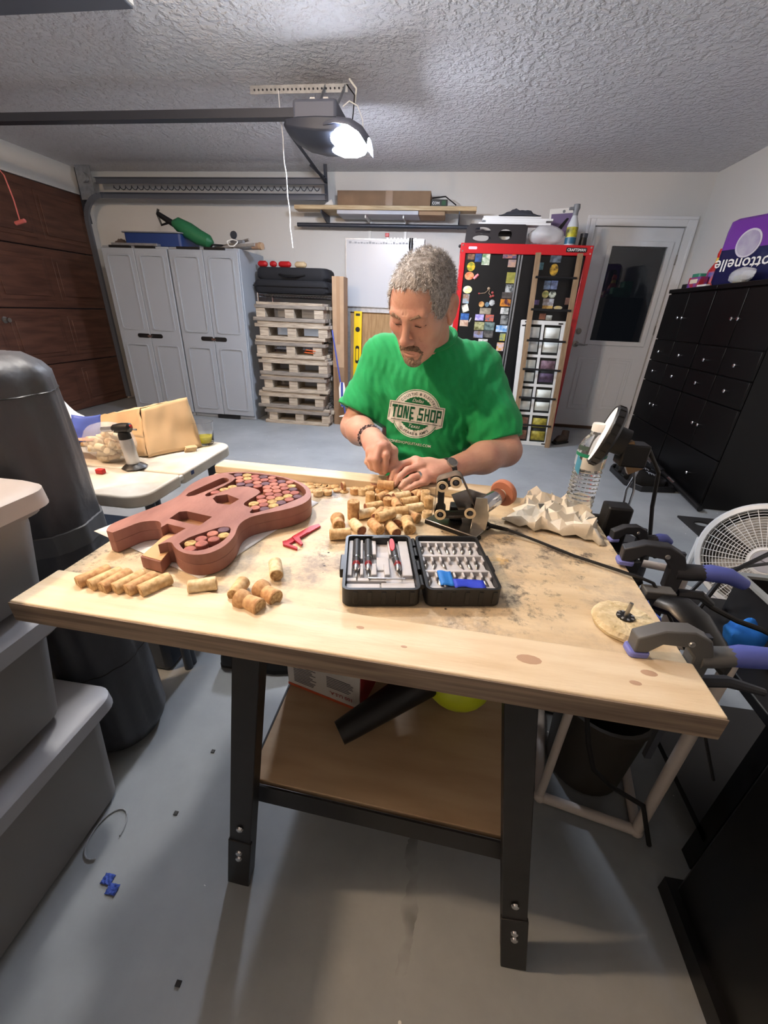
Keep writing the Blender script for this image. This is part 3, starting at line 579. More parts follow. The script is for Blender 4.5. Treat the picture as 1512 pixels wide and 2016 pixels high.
MAG2 = [(592,352,654,398,(110,120,134),(60,70,80),'r','grey misty photo magnet high on the right door'),
(588,405,636,474,(190,150,50),(90,70,30),'o','golden emblem shaped magnet on the right door'),
(522,398,552,440,(90,130,140),(60,90,100),'r','small teal magnet near the wooden post'),
(555,502,592,552,(110,130,160),(70,84,110),'r','blue grey arch photo magnet'),
(595,502,632,552,(120,134,170),(80,90,120),'r','pale blue statue photo magnet'),
(544,558,582,602,(120,130,80),(190,180,120),'o','olive shield shaped magnet'),
(583,560,624,602,(190,196,180),(50,56,50),'o','round white rimmed mountain magnet'),
(548,605,610,645,(170,176,184),(110,100,100),'r','pale street photo magnet'),
(610,646,660,668,(150,150,140),(190,170,110),'o','half round grey green magnet'),
(676,600,706,640,(120,90,80),(80,60,50),'r','small brown magnet behind the right post'),
(545,645,604,663,(190,160,90),(140,110,60),'r','narrow tan strip magnet'),
(528,690,564,724,(120,80,70),(160,110,90),'r','small red brown magnet above the white frame'),
(566,700,600,728,(190,196,190),(120,126,120),'r','small white magnet above the white frame'),
(488,612,528,640,(64,54,80),(90,70,100),'r','small dark violet magnet near left post'),
(472,680,488,712,(100,64,44),(80,50,30),'r','narrow brown magnet near left post')]
def magnet(px0, py0, px1, py1, c1, c2, sh, lab, yy, i):
    a = ony(px0, (py0+py1)/2, yy); b = ony(px1, (py0+py1)/2, yy); tp = ony((px0+px1)/2, py0, yy); bt = ony((px0+px1)/2, py1, yy)
    w, h = abs(b.x-a.x), abs(tp.z-bt.z); cx, cz = (a.x+b.x)/2, (tp.z+bt.z)/2
    m = MB()
    if sh == 'o': m.prism([(cx+w/2*math.cos(q), cz+h/2*math.sin(q)) for q in [2*math.pi*k/18 for k in range(18)]], yy-.004, yy, TXZ)
    elif sh == 's':
        m.tube([(cx-w*.32, yy-.004, cz-h*.35), (cx, yy-.005, cz), (cx+w*.32, yy-.004, cz+h*.35)], [min(w, h)*.2, min(w, h)*.26, min(w, h)*.2], 10)
    else:
        T = TXZ
        if sh == 't': T = Matrix.Translation((cx, 0, cz)) @ Matrix.Rotation(math.radians(-20), 4, 'Y') @ Matrix.Translation((-cx, 0, -cz)) @ TXZ; w *= .75; h *= .8
        m.prism([(cx-w/2, cz-h/2), (cx+w/2, cz-h/2), (cx+w/2, cz+h/2), (cx-w/2, cz+h/2)], yy-.004, yy, T)
    o = m.build('fridge_magnet', M('magnet_%d' % i, c1, .45, col2=c2, vs=28, detail=2, stretch=(1, 1, 1.4))); tag(o, lab, 'magnet', 'magnets on the red cabinet')
for i, g in enumerate(MAG): magnet(900+g[0]/SC1, 470+g[1]/SC1, 900+g[2]/SC1, 470+g[3]/SC1, *g[4:], FY+.0115, i)
for i, g in enumerate(MAG2): magnet(880+g[0]/2.908, 380+g[1]/2.908, 880+g[2]/2.908, 380+g[3]/2.908, *g[4:], FY+.0115, 100+i)
# the little red-limbed figure magnet becomes a plain jointed wire ornament
t = thing('wire_ornament', 'small jointed ornament with red ends stuck on the cabinet door', 'magnet', ony(962, 575, FY+.01))
def P9(x, y, dy=0): p = ony(900+x/SC1, 470+y/SC1, FY+.006-dy); return p
MB().ball(P9(545, 860), (.014, .006, .012), 10, 6).build('body', M('orn_tan', (150, 128, 104), .6), t)
MB().tube([P9(540, 880), P9(480, 935), P9(390, 945)], .003, 6).build('arm', 'orn_tan', t); MB().ball(P9(380, 945), (.01, .005, .007), 8, 6).build('arm_end', M('orn_red', (160, 70, 66), .6), t)
MB().tube([P9(560, 890), P9(545, 940), P9(590, 990)], .003, 6).build('leg', 'orn_tan', t)
for x, y in ((610, 930), (580, 1000), (620, 985)): MB().ball(P9(x, y), (.012, .005, .010), 8, 6).build('foot', 'orn_red', t)
# ---------------------------------------------------------------- wooden ladder rack with black rungs
t = thing('ladder_rack', 'pine ladder rack with black rungs leaning on the red cabinet', 'rack', (.92, 4.22, 0))
T0, T1 = Vector((.695, 4.325, 1.685)), Vector((1.045, 4.325, 1.685)); B0, B1 = Vector((.745, 4.20, 0)), Vector((1.088, 4.20, 0))
MB().bar(B0, T0, .044, .022, (0, 1, 0)).build('post', M('rack_pine', (150, 126, 98), .65, col2=(128, 104, 78), vs=6, stretch=(8, 8, 1)), t)
MB().bar(B1, T1, .044, .022, (0, 1, 0)).build('post', 'rack_pine', t)
for py in (545, 610, 672, 729, 785, 838):
    z = ony(1080, py, 4.24).z; k = z/1.685; MB().cyl(B0.lerp(T0, k)+Vector((0, -.012, 0)), B1.lerp(T1, k)+Vector((0, -.012, 0)), .0095, n=10).build('rung', 'black_plastic', t)
# ---------------------------------------------------------------- white multi-pane picture frame
WF = M('frame_white', (216, 218, 216), .5); t = thing('pane_frame', 'white eight-pane window frame holding cards behind the ladder rack', 'frame', (.87, 4.24, 0))
def fp(u, z): k = z/1.146; x = (.71+(.655-.71)*k)+u*.385; return Vector((x, 4.245+.085*k, z))
def fbar(a, b, w, nm='frame_bar'): return MB().bar(a, b, w, .02, (0, 1, 0)).build(nm, WF, t)
zs = [ony(1060, p, 4.25).z for p in (635, 702, 760, 816, 874)]; zs = [max(.02, z) for z in zs]
fbar(fp(.03, zs[4]-.015), fp(.03, zs[0]+.015), .04, 'frame_side'); fbar(fp(.97, zs[4]-.015), fp(.97, zs[0]+.015), .03, 'frame_side')
fbar(fp(.5, zs[4]), fp(.5, zs[0]), .022, 'mullion')
for i, z in enumerate(zs): fbar(fp(0, z), fp(1, z), .035 if i in (0, 4) else .024, 'frame_rail')
CARD = [[(226, 230, 230), (226, 232, 228)], [(222, 228, 224), (120, 96, 110)], [(224, 228, 224), (224, 232, 226)], [(140, 100, 84), (160, 150, 60)]]
for r in range(4):
    for c_ in range(2):
        z0, z1 = zs[r+1]+.014, zs[r]-.014; u0, u1 = (.07, .47) if c_ == 0 else (.53, .94)
        MB().add([fp(u0, z0)+Vector((0, .011, 0)), fp(u1, z0)+Vector((0, .011, 0)), fp(u1, z1)+Vector((0, .011, 0)), fp(u0, z1)+Vector((0, .011, 0))], [(0, 1, 2, 3)]).build('backing', M('back_dark', (44, 46, 44), .7), t, solid=.003)
        for q, (ka, kb) in enumerate(((.08, .42), (.55, .9))):
            za, zb = z0+(z1-z0)*ka, z0+(z1-z0)*kb; col = CARD[r][c_] if not (r == 1 and c_ == 1 and q == 0) else (84, 70, 96)
            MB().add([fp(u0+.03, za)+Vector((0, .006, 0)), fp(u1-.03, za)+Vector((0, .006, 0)), fp(u1-.03, zb)+Vector((0, .006, 0)), fp(u0+.03, zb)+Vector((0, .006, 0))], [(0, 1, 2, 3)]).build('card', M('card_%d_%d_%d' % col, col, .6, var=.0 if col[0] > 200 else .35, vs=30), t, solid=.002)
for u, z in ((.12, zs[0]+.002), (.9, zs[0]-.004), (.9, zs[4]+.004), (.06, zs[0]-.03)): p = fp(u, z); MB().bx(p.x-.02, p.x+.02, p.y-.013, p.y-.01, p.z-.006, p.z+.006).build('corner_plate', 'black_plastic', t)
# ---------------------------------------------------------------- things on the red cabinet
zf = FZ+.002
t = thing('black_crate', 'black metal crate with oval cutouts on the red cabinet', 'crate', (.31, 4.5, zf))
def oval(cx, cz, w, h): return [(cx+w/2*math.cos(q), cz+h/2*math.sin(q)) for q in [2*math.pi*k/16 for k in range(16)]]
out = [(.055, zf), (.585, zf), (.585, zf+.135), (.56, zf+.148), (.09, zf+.148), (.06, zf+.12)]
MB().holed(out, [oval(.20, zf+.10, .14, .05), oval(.20, zf+.042, .16, .045), oval(.40, zf+.072, .12, .08)], 4.42, 4.43, TXZ).build('front_panel', M('crate_dark', (34, 30, 34), .5), t)
MB().holed(out, [oval(.20, zf+.09, .16, .07)], 4.74, 4.75, TXZ).build('back_panel', 'crate_dark', t)
for x in (.06, .575): MB().bx(x, x+.008, 4.43, 4.74, zf, zf+.12).build('side_panel', 'crate_dark', t)
MB().bx(.066, .575, 4.43, 4.74, zf, zf+.006).build('bottom_panel', 'crate_dark', t)
MB().tube([(.14, 4.418, zf+.085), (.20, 4.416, zf+.10), (.26, 4.418, zf+.085)], .005, 6).build('scroll_bar', 'crate_dark', t)
tag(MB().bx(.35, .45, 4.50, 4.60, zf+.008, zf+.07).build('white_carton', 'white_plastic', bev=.004), 'white carton showing through the crate cutout', 'box')
for k, (x0, x1, z0) in enumerate(((.16, .78, .150), (.22, .74, .170), (.19, .80, .188), (.20, .70, .208))):
    tag(MB().bx(x0, x1, 4.46+.02*k, 4.58+.02*k, zf+z0, zf+z0+.017).build('painted_batten', 'trim_white', bev=.002), ['lowest', 'second lowest', 'second highest', 'topmost'][k]+' white painted slat in the pile on black crate', 'slat', 'white slats on the crate')
m = MB(); nn = noise2(11, 6, 18, 40)
m.grid(lambda u, v: Vector((.33+.36*u, 4.50+.12*v, zf+.2265+.045*math.sin(math.pi*u)*math.sin(math.pi*v)*(1.0+.9*nn((u, v, .3))))), 22, 10)
tag(m.build('work_gloves', M('glove_grey', (62, 64, 72), .85), solid=.004), 'crumpled dark grey gloves on the white slats', 'gloves')
M('clear_film', (236, 238, 242), .12).node_tree.nodes['Principled BSDF'].inputs['Alpha'].default_value = .30
def crumple_bag(c, r, seed, name, mat, lab, cat, amp=.25, parent=None, sq=1.0):
    nn = noise2(seed, 10, 2.5, 6); m = MB(); rings = []
    for i in range(17):
        th = math.pi*(.03+.94*i/16)
        rings.append([])
        for j in range(26):
            ph = 2*math.pi*j/26; d = Vector((math.sin(th)*math.cos(ph), math.sin(th)*math.sin(ph), -math.cos(th))); k = 1+amp*nn(d*1.2)
            p = Vector((c[0]+r[0]*d.x*k, c[1]+r[1]*d.y*k, max(c[2]-r[2]*.93, c[2]+r[2]*d.z*k))); rings[-1].append(p)
    m.loft(rings); o = m.build(name, mat, parent, smooth=60, solid=.0008)
    if lab: tag(o, lab, cat)
    return o
crumple_bag((.76, 4.5, zf+.075), (.15, .11, .078), 8, 'plastic_bag', 'clear_film', 'crumpled clear plastic bag between crate and spray bottle', 'bag')
t = thing('spray_bottle', 'translucent spray bottle with yellow label on the red cabinet', 'bottle', (.965, 4.45, zf))
bx_, by_ = .965, 4.45
MB().lathe([(.04, zf), (.046, zf+.01), (.046, zf+.15), (.03, zf+.19), (.02, zf+.22)], 20, Matrix.Translation((bx_, by_, 0))).build('body', M('bottle_grey', (190, 196, 202), .3), t)
MB().lathe([(.0465, zf+.012), (.0465, zf+.06)], 20, Matrix.Translation((bx_, by_, 0)), cap=False).build('blue_liquid_band', M('liquid_blue', (40, 92, 120), .4), t)
MB().lathe([(.047, zf+.062), (.047, zf+.135)], 20, Matrix.Translation((bx_, by_, 0)), cap=False).build('label_band', M('label_yellow', (196, 190, 40), .5, col2=(60, 60, 50), vs=18), t)
MB().lathe([(.022, zf+.22), (.022, zf+.25), (.03, zf+.27), (.025, zf+.30)], 16, Matrix.Translation((bx_, by_, 0))).build('trigger_head', 'grey_plastic', t)
MB().bar((bx_-.02, by_-.01, zf+.27), (bx_-.06, by_-.02, zf+.265), .02, .02).build('nozzle', 'grey_plastic', t)
t = thing('hang_card', 'purple and white packaging card standing behind the spray bottle', 'packaging', (.93, 4.62, zf))
TC = Matrix.Translation((.925, 4.64, zf)) @ Matrix.Rotation(math.radians(-4), 4, 'Y')
MB().bx(-.12, .12, 0, .012, 0, .31, TC).build('card', 'white_plastic', t, bev=.004); MB().bx(-.105, .105, -.003, 0, .10, .27, TC).build('printed_panel', M('print_purple', (112, 98, 136), .5), t)
MB().prism([(-.06, .12), (-.02, .13), (.05, .23), (.03, .235), (-.05, .15)], -.005, -.002, TC @ TXZ).build('blade_picture', 'black_plastic', t)
MB().prism([(.0+.012*math.cos(q), .285+.012*math.sin(q)) for q in [k*math.pi/6 for k in range(12)]], -.003, 0, TC @ TXZ).build('hang_hole', 'grey_plastic', t)
t = thing('black_jar', 'small black jar at the right end of red cabinet top', 'jar', (1.08, 4.5, zf)); MB().lathe([(.03, zf), (.034, zf+.02), (.03, zf+.07)], 16, Matrix.Translation((1.085, 4.5, 0))).build('jar', 'black_plastic', t); MB().lathe([(.032, zf+.07), (.032, zf+.10), (.01, zf+.105)], 16, Matrix.Translation((1.085, 4.5, 0))).build('lid', 'steel_dark', t)
t = thing('work_boot', 'dark crumpled boot at the foot of red cabinet by the door', 'boot', (1.22, 4.4, 0)); BSH = .045
m = MB(); m.tube([(1.15+BSH, 4.36, .03), (1.2+BSH, 4.40, .045), (1.26+BSH, 4.44, .05), (1.27+BSH, 4.47, .12)], [.02, .04, .045, .035], 10); m.build('upper', M('boot_dark', (58, 48, 42), .8), t); MB().bar((1.14+BSH, 4.35, .012), (1.29+BSH, 4.46, .012), .07, .022).build('sole', 'black_rubber', t, bev=.006)
# ================================================================ black drawer cabinets against the right wall
DX, DXB, DH = 1.893, 2.30, 1.44
M('cab_black', (6, 6, 7), .36, spec=.3)
def knob(parent, y, z):
    return MB().lathe([(.006, 0), (.006, .012), (.012, .018), (.013, .024), (.008, .029)], 12, Matrix.Translation((DX-.018, y, z)) @ Matrix.Rotation(math.radians(-90), 4, 'Y')).build('knob', 'chrome', parent)
def blackcab(y0, y1, lab):
    t = thing('drawer_cabinet', lab, 'cabinet', (DX+.2, (y0+y1)/2, 0))
    MB().bx(DX, DXB, y0, y1, .0, DH-.03).build('carcass', 'cab_black', t)
    MB().bx(DX-.025, DXB, y0, y1, DH-.03, DH).build('top_board', 'cab_black', t, bev=.003)
    ym = (y0+y1)/2; g = .004
    def front(nm, a, b, z0, z1, knobs):
        d = MB().bx(DX-.018, DX-.0005, a+g, b-g, z0+g, z1-g).build(nm, 'cab_black', t, bev=.003)
        for ky, kz in knobs: knob(d, ky, kz)
    for z0, z1, kz in ((1.046, 1.405, 1.22), (.352, .692, .52)):
        front('door', y0, ym, z0, z1, [(ym-.035, kz)]); front('door', ym, y1, z0, z1, [(ym+.035, kz)])
    for z0, z1, kz in ((.868, 1.046, .947), (.692, .868, .785)):
        front('drawer', y0, ym, z0, z1, [((y0+ym)/2, kz)]); front('drawer', ym, y1, z0, z1, [((y1+ym)/2, kz)])
    front('wide_drawer', y0, y1, .03, .352, [((y0+y1)/2-.12, .182)])
blackcab(3.66, 4.385, 'black drawer and door cabinet standing beside the entry door')
blackcab(2.93, 3.655, 'black drawer and door cabinet standing beside another away from entry door')
# things on top
zd = DH+.001
t = thing('tissue_pack', 'purple and navy wrapped toilet paper pack on black cabinet', 'package', (2.1, 3.62, zd))
m = MB(); o = []
for sx, sy, a0 in ((1, 1, 0), (-1, 1, 90), (-1, -1, 180), (1, -1, 270)):
    for i in range(6): a = math.radians(a0+18*i); o.append((2.12+sx*(.13-.05)+.05*math.cos(a), 3.63+sy*(.24-.05)+.05*math.sin(a)))
def ringz(k, z): return [Vector((2.12+(x-2.12)*k, 3.63+(y-3.63)*k, z)) for x, y in o]
m.loft([ringz(.95, zd), ringz(1, zd+.02), ringz(1.0, zd+.13), ringz(1, zd+.22)]); m.build('navy_wrap', M('wrap_navy', (24, 26, 70), .2, bump=.002, bs=16), t)
m = MB().loft([ringz(1.001, zd+.219), ringz(1.001, zd+.33), ringz(.97, zd+.39), ringz(.85, zd+.405)]); m.build('purple_wrap', M('wrap_purple', (108, 50, 150), .2, bump=.002, bs=16), t)
TF = Matrix(((0, 0, 1, 1.989), (-1, 0, 0, 3.66), (0, 1, 0, zd+.245), (0, 0, 0, 1)))
MB().prism([(.085*math.cos(q), .085*math.sin(q)) for q in [k*math.pi/14 for k in range(28)]], -.003, .001, TF).build('round_emblem', M('emblem_pale', (196, 192, 204), .4), t)
MB().prism([(.074*math.cos(q), .074*math.sin(q)) for q in [k*math.pi/14 for k in range(28)]], -.0045, -.003, TF).build('emblem_centre', M('emblem_grey', (172, 168, 184), .4, col2=(150, 140, 170), vs=12), t)
text_on(t, 'lettering', 'Cottonelle', 'print_white', (1.986, 3.395, zd+.158), (0, 1, 0), (0, 0, -1), .46, .01)
# toilet rolls showing as a purple lobe at the back of the pack
MB().lathe([(.05, zd), (.055, zd+.02), (.055, zd+.31), (.04, zd+.33)], 18, Matrix.Translation((2.16, 3.885, 0))).build('side_lobe', M('wrap_plum', (74, 30, 84), .25), t)
t.location.x = 2.065; t.rotation_euler = (0, 0, math.radians(22))
t = thing('sauce_bottle', 'red bottle with yellow collar beside the toilet paper pack', 'bottle', (2.0, 4.02, zd))
T = Matrix.Translation((2.02, 4.04, 0)); MB().lathe([(.055, zd), (.06, zd+.02), (.055, zd+.12), (.03, zd+.17), (.022, zd+.2)], 18, T).build('body', 'red_plastic', t)
MB().lathe([(.061, zd+.03), (.058, zd+.11)], 18, T, cap=False).build('label_band', M('sauce_label', (206, 60, 40), .5, col2=(60, 80, 160), vs=22), t); MB().lathe([(.03, zd+.17), (.026, zd+.205)], 18, T).build('collar', M('yellow', (236, 190, 50), .4), t); MB().lathe([(.026, zd+.205), (.03, zd+.23), (.022, zd+.265)], 18, T).build('cap', M('cap_red', (196, 28, 24), .4), t)
t = thing('snack_box', 'colourful red and blue snack box lying before the red bottle', 'box', (1.95, 4.12, zd)); MB().bx(1.90, 1.96, 4.00, 4.17, zd, zd+.075).build('carton', M('snack_red', (178, 44, 42), .5, col2=(70, 80, 170), vs=14), t, bev=.002); MB().bx(1.898, 1.9, 4.03, 4.14, zd+.03, zd+.06).build('label_patch', M('snack_cream', (226, 214, 190), .5), t)
g_ = M('bin_green', (58, 140, 112), .4)
t = thing('green_bin', 'small sea green plastic bin at the far end of black cabinet', 'bin', (2.05, 4.22, zd)); MB().holed(rrect(.14, .12, .02, 4, 2.03, 4.22), [rrect(.13, .11, .017, 4, 2.03, 4.22)], zd, zd+.11).build('wall', g_, t); MB().bx(1.965, 2.095, 4.165, 4.275, zd, zd+.005).build('base', g_, t)
t = thing('green_carton', 'tall sea green carton behind the red bottle', 'box', (2.15, 4.14, zd)); MB().bx(2.10, 2.2, 4.06, 4.22, zd, zd+.185).build('carton', g_, t, bev=.003); MB().bx(2.098, 2.1, 4.08, 4.2, zd+.11, zd+.15).build('label_patch', M('green_pale', (110, 176, 150), .5), t)
tag(MB().bx(1.91, 1.97, 4.20, 4.28, zd, zd+.035).build('dark_box', 'black_plastic', bev=.003), 'tiny dark box on the front corner of black cabinet', 'box')
crumple_bag((1.905, 3.48, zd+.045), (.032, .14, .045), 21, 'plastic_bag', 'clear_film', 'clear plastic snack bag in front of the toilet paper pack', 'bag')
tag(MB().bx(1.893, 1.918, 3.44, 3.54, zd+.001, zd+.045).build('orange_box', M('orange_card', (196, 140, 84), .6, col2=(140, 150, 120), vs=15), bev=.002), 'small orange printed box inside the clear bag', 'box')
tag(MB().bx(1.885, 1.92, 3.86, 3.985, zd, zd+.014).build('white_tray', 'white_plastic', bev=.003), 'thin white tray in front of the navy wrapping', 'tray')
# ---------------------------------------------------------------- floor by the cabinets
t = thing('boot_tray', 'black plastic boot tray on the floor near the black cabinets', 'tray', (1.65, 3.4, 0))
o = [(1.50, 3.28), (1.58, 3.16), (1.84, 3.20), (1.86, 3.62), (1.80, 3.70), (1.55, 3.70), (1.50, 3.62)]; cx, cy = 1.68, 3.42
MB().holed(o, [[(cx+(x-cx)*.93, cy+(y-cy)*.93) for x, y in o]], 0, .045).build('rim', 'black_plastic', t, bev=.004); MB().prism([(cx+(x-cx)*.95, cy+(y-cy)*.95) for x, y in o], 0, .012).build('base', 'black_plastic', t)
def shoe(x, y, rz, lab):
    t = thing('black_shoe', lab, 'shoe', (x, y, .013), rz, 'shoes on the boot tray'); rings = []
    for u, w, h in ((-.135, .03, .05), (-.12, .038, .09), (-.06, .04, .10), (0, .04, .075), (.06, .046, .06), (.11, .04, .045), (.138, .02, .03)):
        rings.append([Vector((u, w*math.cos(a), .022+max(0, h*math.sin(a)) if math.sin(a) > -.2 else .022)) for a in [2*math.pi*i/14 for i in range(14)]])
    MB().loft(rings).build('upper', M('shoe_black', (20, 20, 22), .55), t, world=False)
    MB().prism([(-.14, -.028), (-.06, -.036), (.06, -.046), (.12, -.036), (.142, 0), (.12, .036), (.06, .046), (-.06, .036), (-.14, .028)], 0, .024).build('sole', 'black_rubber', t, world=False, bev=.004)
    m = MB()
    for k in range(4): m.tube([(-.02+.022*k, -.03, .098-.006*k), (-.02+.022*k, 0, .107-.008*k), (-.02+.022*k, .03, .098-.006*k)], .003, 5)
    m.build('laces', 'grey_plastic', t, world=False)
shoe(1.675, 3.31, .1, 'black lace-up shoe on the outer side of boot tray'); shoe(1.67, 3.45, .08, 'black lace-up shoe in the middle of boot tray'); shoe(1.67, 3.58, .08, 'black lace-up shoe at the back of boot tray')
t = thing('vacuum_wand', 'black vacuum wand with silver collar lying along the cabinets', 'vacuum wand', (1.85, 3.3, 0))
a = Vector((1.838, 4.05, .13)); b = Vector((1.846, 2.86, .024))
MB().tube([a, a.lerp(b, .35)], [.02, .02], 12).build('tube', 'steel', t); MB().tube([a.lerp(b, .35), a.lerp(b, .5)], [.027, .027], 12).build('joint', 'black_plastic', t); MB().tube([a.lerp(b, .5), b], [.02, .02], 12).build('tube', 'black_satin', t); MB().tube([a.lerp(b, .60), a.lerp(b, .68)], [.0225, .0225], 12).build('collar', 'chrome', t)
t = thing('door_mat', 'black rubber mat with scroll cutouts on the floor', 'mat', (1.95, 2.3, 0))
hol = []
for i in range(3):
    for j in range(5): hol.append(oval(1.755+i*.20, 1.98+j*.165, .10, .075))
MB().holed([(1.65, 1.88), (2.28, 1.88), (2.28, 2.74), (1.65, 2.74)], hol, .0, .012).build('mat_sheet', 'black_rubber', t)
# ================================================================ workbench
ZT = .75
def bench_mat():
    m = bpy.data.materials.new('worn_plywood'); m.use_nodes = True; N = m.node_tree.nodes; L = m.node_tree.links; b = N['Principled BSDF']
    tc = N.new('ShaderNodeTexCoord'); mp = N.new('ShaderNodeMapping'); mp.inputs['Scale'].default_value = (1.2, 6, 6); L.new(tc.outputs['Object'], mp.inputs[0])
    def noise(s, d, src, r=.6): n = N.new('ShaderNodeTexNoise'); n.inputs['Scale'].default_value = s; n.inputs['Detail'].default_value = d; n.inputs['Roughness'].default_value = r; L.new(src, n.inputs['Vector']); return n.outputs['Fac']
    def ramp(f, a, b_, ca, cb): r = N.new('ShaderNodeValToRGB'); r.color_ramp.elements[0].position = a; r.color_ramp.elements[1].position = b_; r.color_ramp.elements[0].color = ca; r.color_ramp.elements[1].color = cb; L.new(f, r.inputs[0]); return r.outputs[0]
    base = ramp(noise(4, 6, mp.outputs[0]), .3, .7, lin((200, 178, 142)), lin((226, 210, 180)))
    O = tc.outputs['Object']; K = (0, 0, 0, 1); Wt = (1, 1, 1, 1)
    def over(cur, mask, col):
        x = N.new('ShaderNodeMix'); x.data_type = 'RGBA'; L.new(mask, x.inputs['Factor']); L.new(cur, x.inputs['A']); x.inputs['B'].default_value = lin(col); return x.outputs['Result']
    def mul(a, b_): x = N.new('ShaderNodeMath'); x.operation = 'MULTIPLY'; L.new(a, x.inputs[0]); L.new(b_, x.inputs[1]); return x.outputs[0]
    cur = over(base, mul(ramp(noise(7, 9, O, .75), .47, .62, K, (.8, .8, .8, 1)), ramp(noise(2.6, 2, O), .36, .56, K, Wt)), (128, 120, 116))
    cur = over(cur, mul(ramp(noise(16, 8, O, .8), .52, .62, K, (.9, .9, .9, 1)), ramp(noise(3.3, 2, O), .46, .58, K, Wt)), (70, 64, 62))
    cur = over(cur, mul(ramp(noise(11, 8, O, .7), .58, .68, K, (.8, .8, .8, 1)), ramp(noise(4.1, 2, O), .48, .6, K, Wt)), (236, 228, 212))
    cur = over(cur, mul(ramp(noise(9, 6, O, .7), .60, .70, K, (.7, .7, .7, 1)), ramp(noise(3.7, 2, O), .5, .62, K, Wt)), (206, 160, 70))
    v = N.new('ShaderNodeTexVoronoi'); v.inputs['Scale'].default_value = 40; L.new(O, v.inputs['Vector'])
    lt = N.new('ShaderNodeMath'); lt.operation = 'LESS_THAN'; lt.inputs[1].default_value = .10; L.new(v.outputs['Distance'], lt.inputs[0])
    cur = over(cur, mul(lt.outputs[0], ramp(noise(9, 2, O), .56, .6, K, Wt)), (70, 56, 46))
    L.new(cur, b.inputs['Base Color']); b.inputs['Roughness'].default_value = .55
    bp = N.new('ShaderNodeBump'); bp.inputs['Distance'].default_value = .0008; L.new(noise(30, 6, mp.outputs[0]), bp.inputs['Height']); L.new(bp.outputs[0], b.inputs['Normal'])
    MATS['bench_top'] = m
bench_mat()
M('bench_pine', (230, 216, 190), .55, col2=(214, 194, 162), vs=5, stretch=(1, 7, 7), bump=.0006, bs=40)
M('ply_edge', (150, 116, 80), .7, col2=(96, 70, 46), vs=9, stretch=(1, 1, 40))
BRZ = -.02605; BO = onz(25, 1180, ZT); BW, BD = 1.022, .640
TB = Matrix.Translation((BO.x, BO.y, 0)) @ Matrix.Rotation(BRZ, 4, 'Z')
def bl(u, v, z=ZT): return TB @ Vector((u, v, z))
bench = thing('workbench', 'worn plywood workbench on splayed black steel legs with lower shelf', 'workbench', TB @ Vector((BW/2, BD/2, 0)))
ZM = ZT-.006
MB().bx(0, BW, .082, BD, ZM-.019, ZM, TB).build('plywood_top', 'bench_top', bench)
MB().bx(0, BW, 0, BD, ZM-.024-.008, ZM-.0195, TB).build('under_board', 'ply_edge', bench)
MB().bx(-.003, BW+.003, -.004, .085, ZM-.019, ZT, TB).build('front_plank', 'bench_pine', bench, bev=.0025)
MB().bx(-.003, BW+.003, -.0062, -.0042, ZM-.031, ZT-.002, TB).build('edge_band', M('edge_brown', (136, 120, 104), .7, col2=(98, 84, 72), vs=5, stretch=(1, 1, 30)), bench)
MB().bx(-.002, .83, BD-.045, BD+.012, ZM, ZM+.022, TB).build('back_strip', 'bench_pine', bench, bev=.002)
for u, v, r in ((.795, .043, .011), (.955, .052, .007), (.93, .03, .005), (.09, .058, .004), (.115, .05, .003), (.62, .03, .003), (.55, .055, .004)): MB().lathe([(r, ZT+.0002), (r*.2, ZT+.0006)], 12, TB @ Matrix.Translation((u, v, 0)) @ Matrix.Diagonal((1.6, .8, 1, 1))).build('knot', M('knot_brown', (184, 154, 130), .6), bench)
M('leg_black', (22, 22, 24), .45, var=.2, vs=30)
lower = ZM-.032
feet = [((-.352, .412), (-.262, .438)), ((.253, .374), (.147, .418)), ((-.33, 1.03), (-.25, .97)), ((.29, 1.0), (.17, .95))]
for i, ((fx, fy), (tx, ty)) in enumerate(feet):
    lg = MB(); a, b = Vector((fx, fy, 0)), Vector((tx, ty, lower)); lg.bar(a, b, .046, .004, (0, 1, 0)); lg.bar(a+Vector((.021 if fx < 0 else -.021, .016, 0)), b+Vector((.021 if fx < 0 else -.021, .016, 0)), .004, .034, (0, 1, 0))
    lg.bar(a, a.lerp(b, .24), .050, .009, (0, 1, 0))
    L_ = lg.build('leg', 'leg_black', bench, bev=.0015)
    if i < 2:
        for k in (.155, .185, .31): p = a.lerp(b, k); MB().lathe([(.0075, 0), (.0065, .003), (.003, .005)], 12, Matrix.Translation(p+Vector((0, -.0045, 0))) @ Matrix.Rotation(math.radians(90), 4, 'X')).build('bolt', 'chrome', L_)
zs_ = .298
MB().prism([(-.322, .475), (.222, .452), (.226, .95), (-.318, .97)], zs_-.016, zs_).build('lower_shelf', M('shelf_ply', (186, 160, 128), .5, col2=(170, 142, 110), vs=4, stretch=(1, 5, 1)), bench, bev=.0015)
MB().bar((-.325, .466, zs_-.030), (.228, .442, zs_-.030), .004, .056).build('shelf_rail', 'leg_black', bench)
MB().bar((-.325, .98, zs_-.030), (.228, .965, zs_-.030), .004, .056).build('shelf_rail', 'leg_black', bench)
for x in (-.325, .228): MB().bar((x, .47, zs_-.030), (x, .97, zs_-.030), .004, .05).build('shelf_side_rail', 'leg_black', bench)
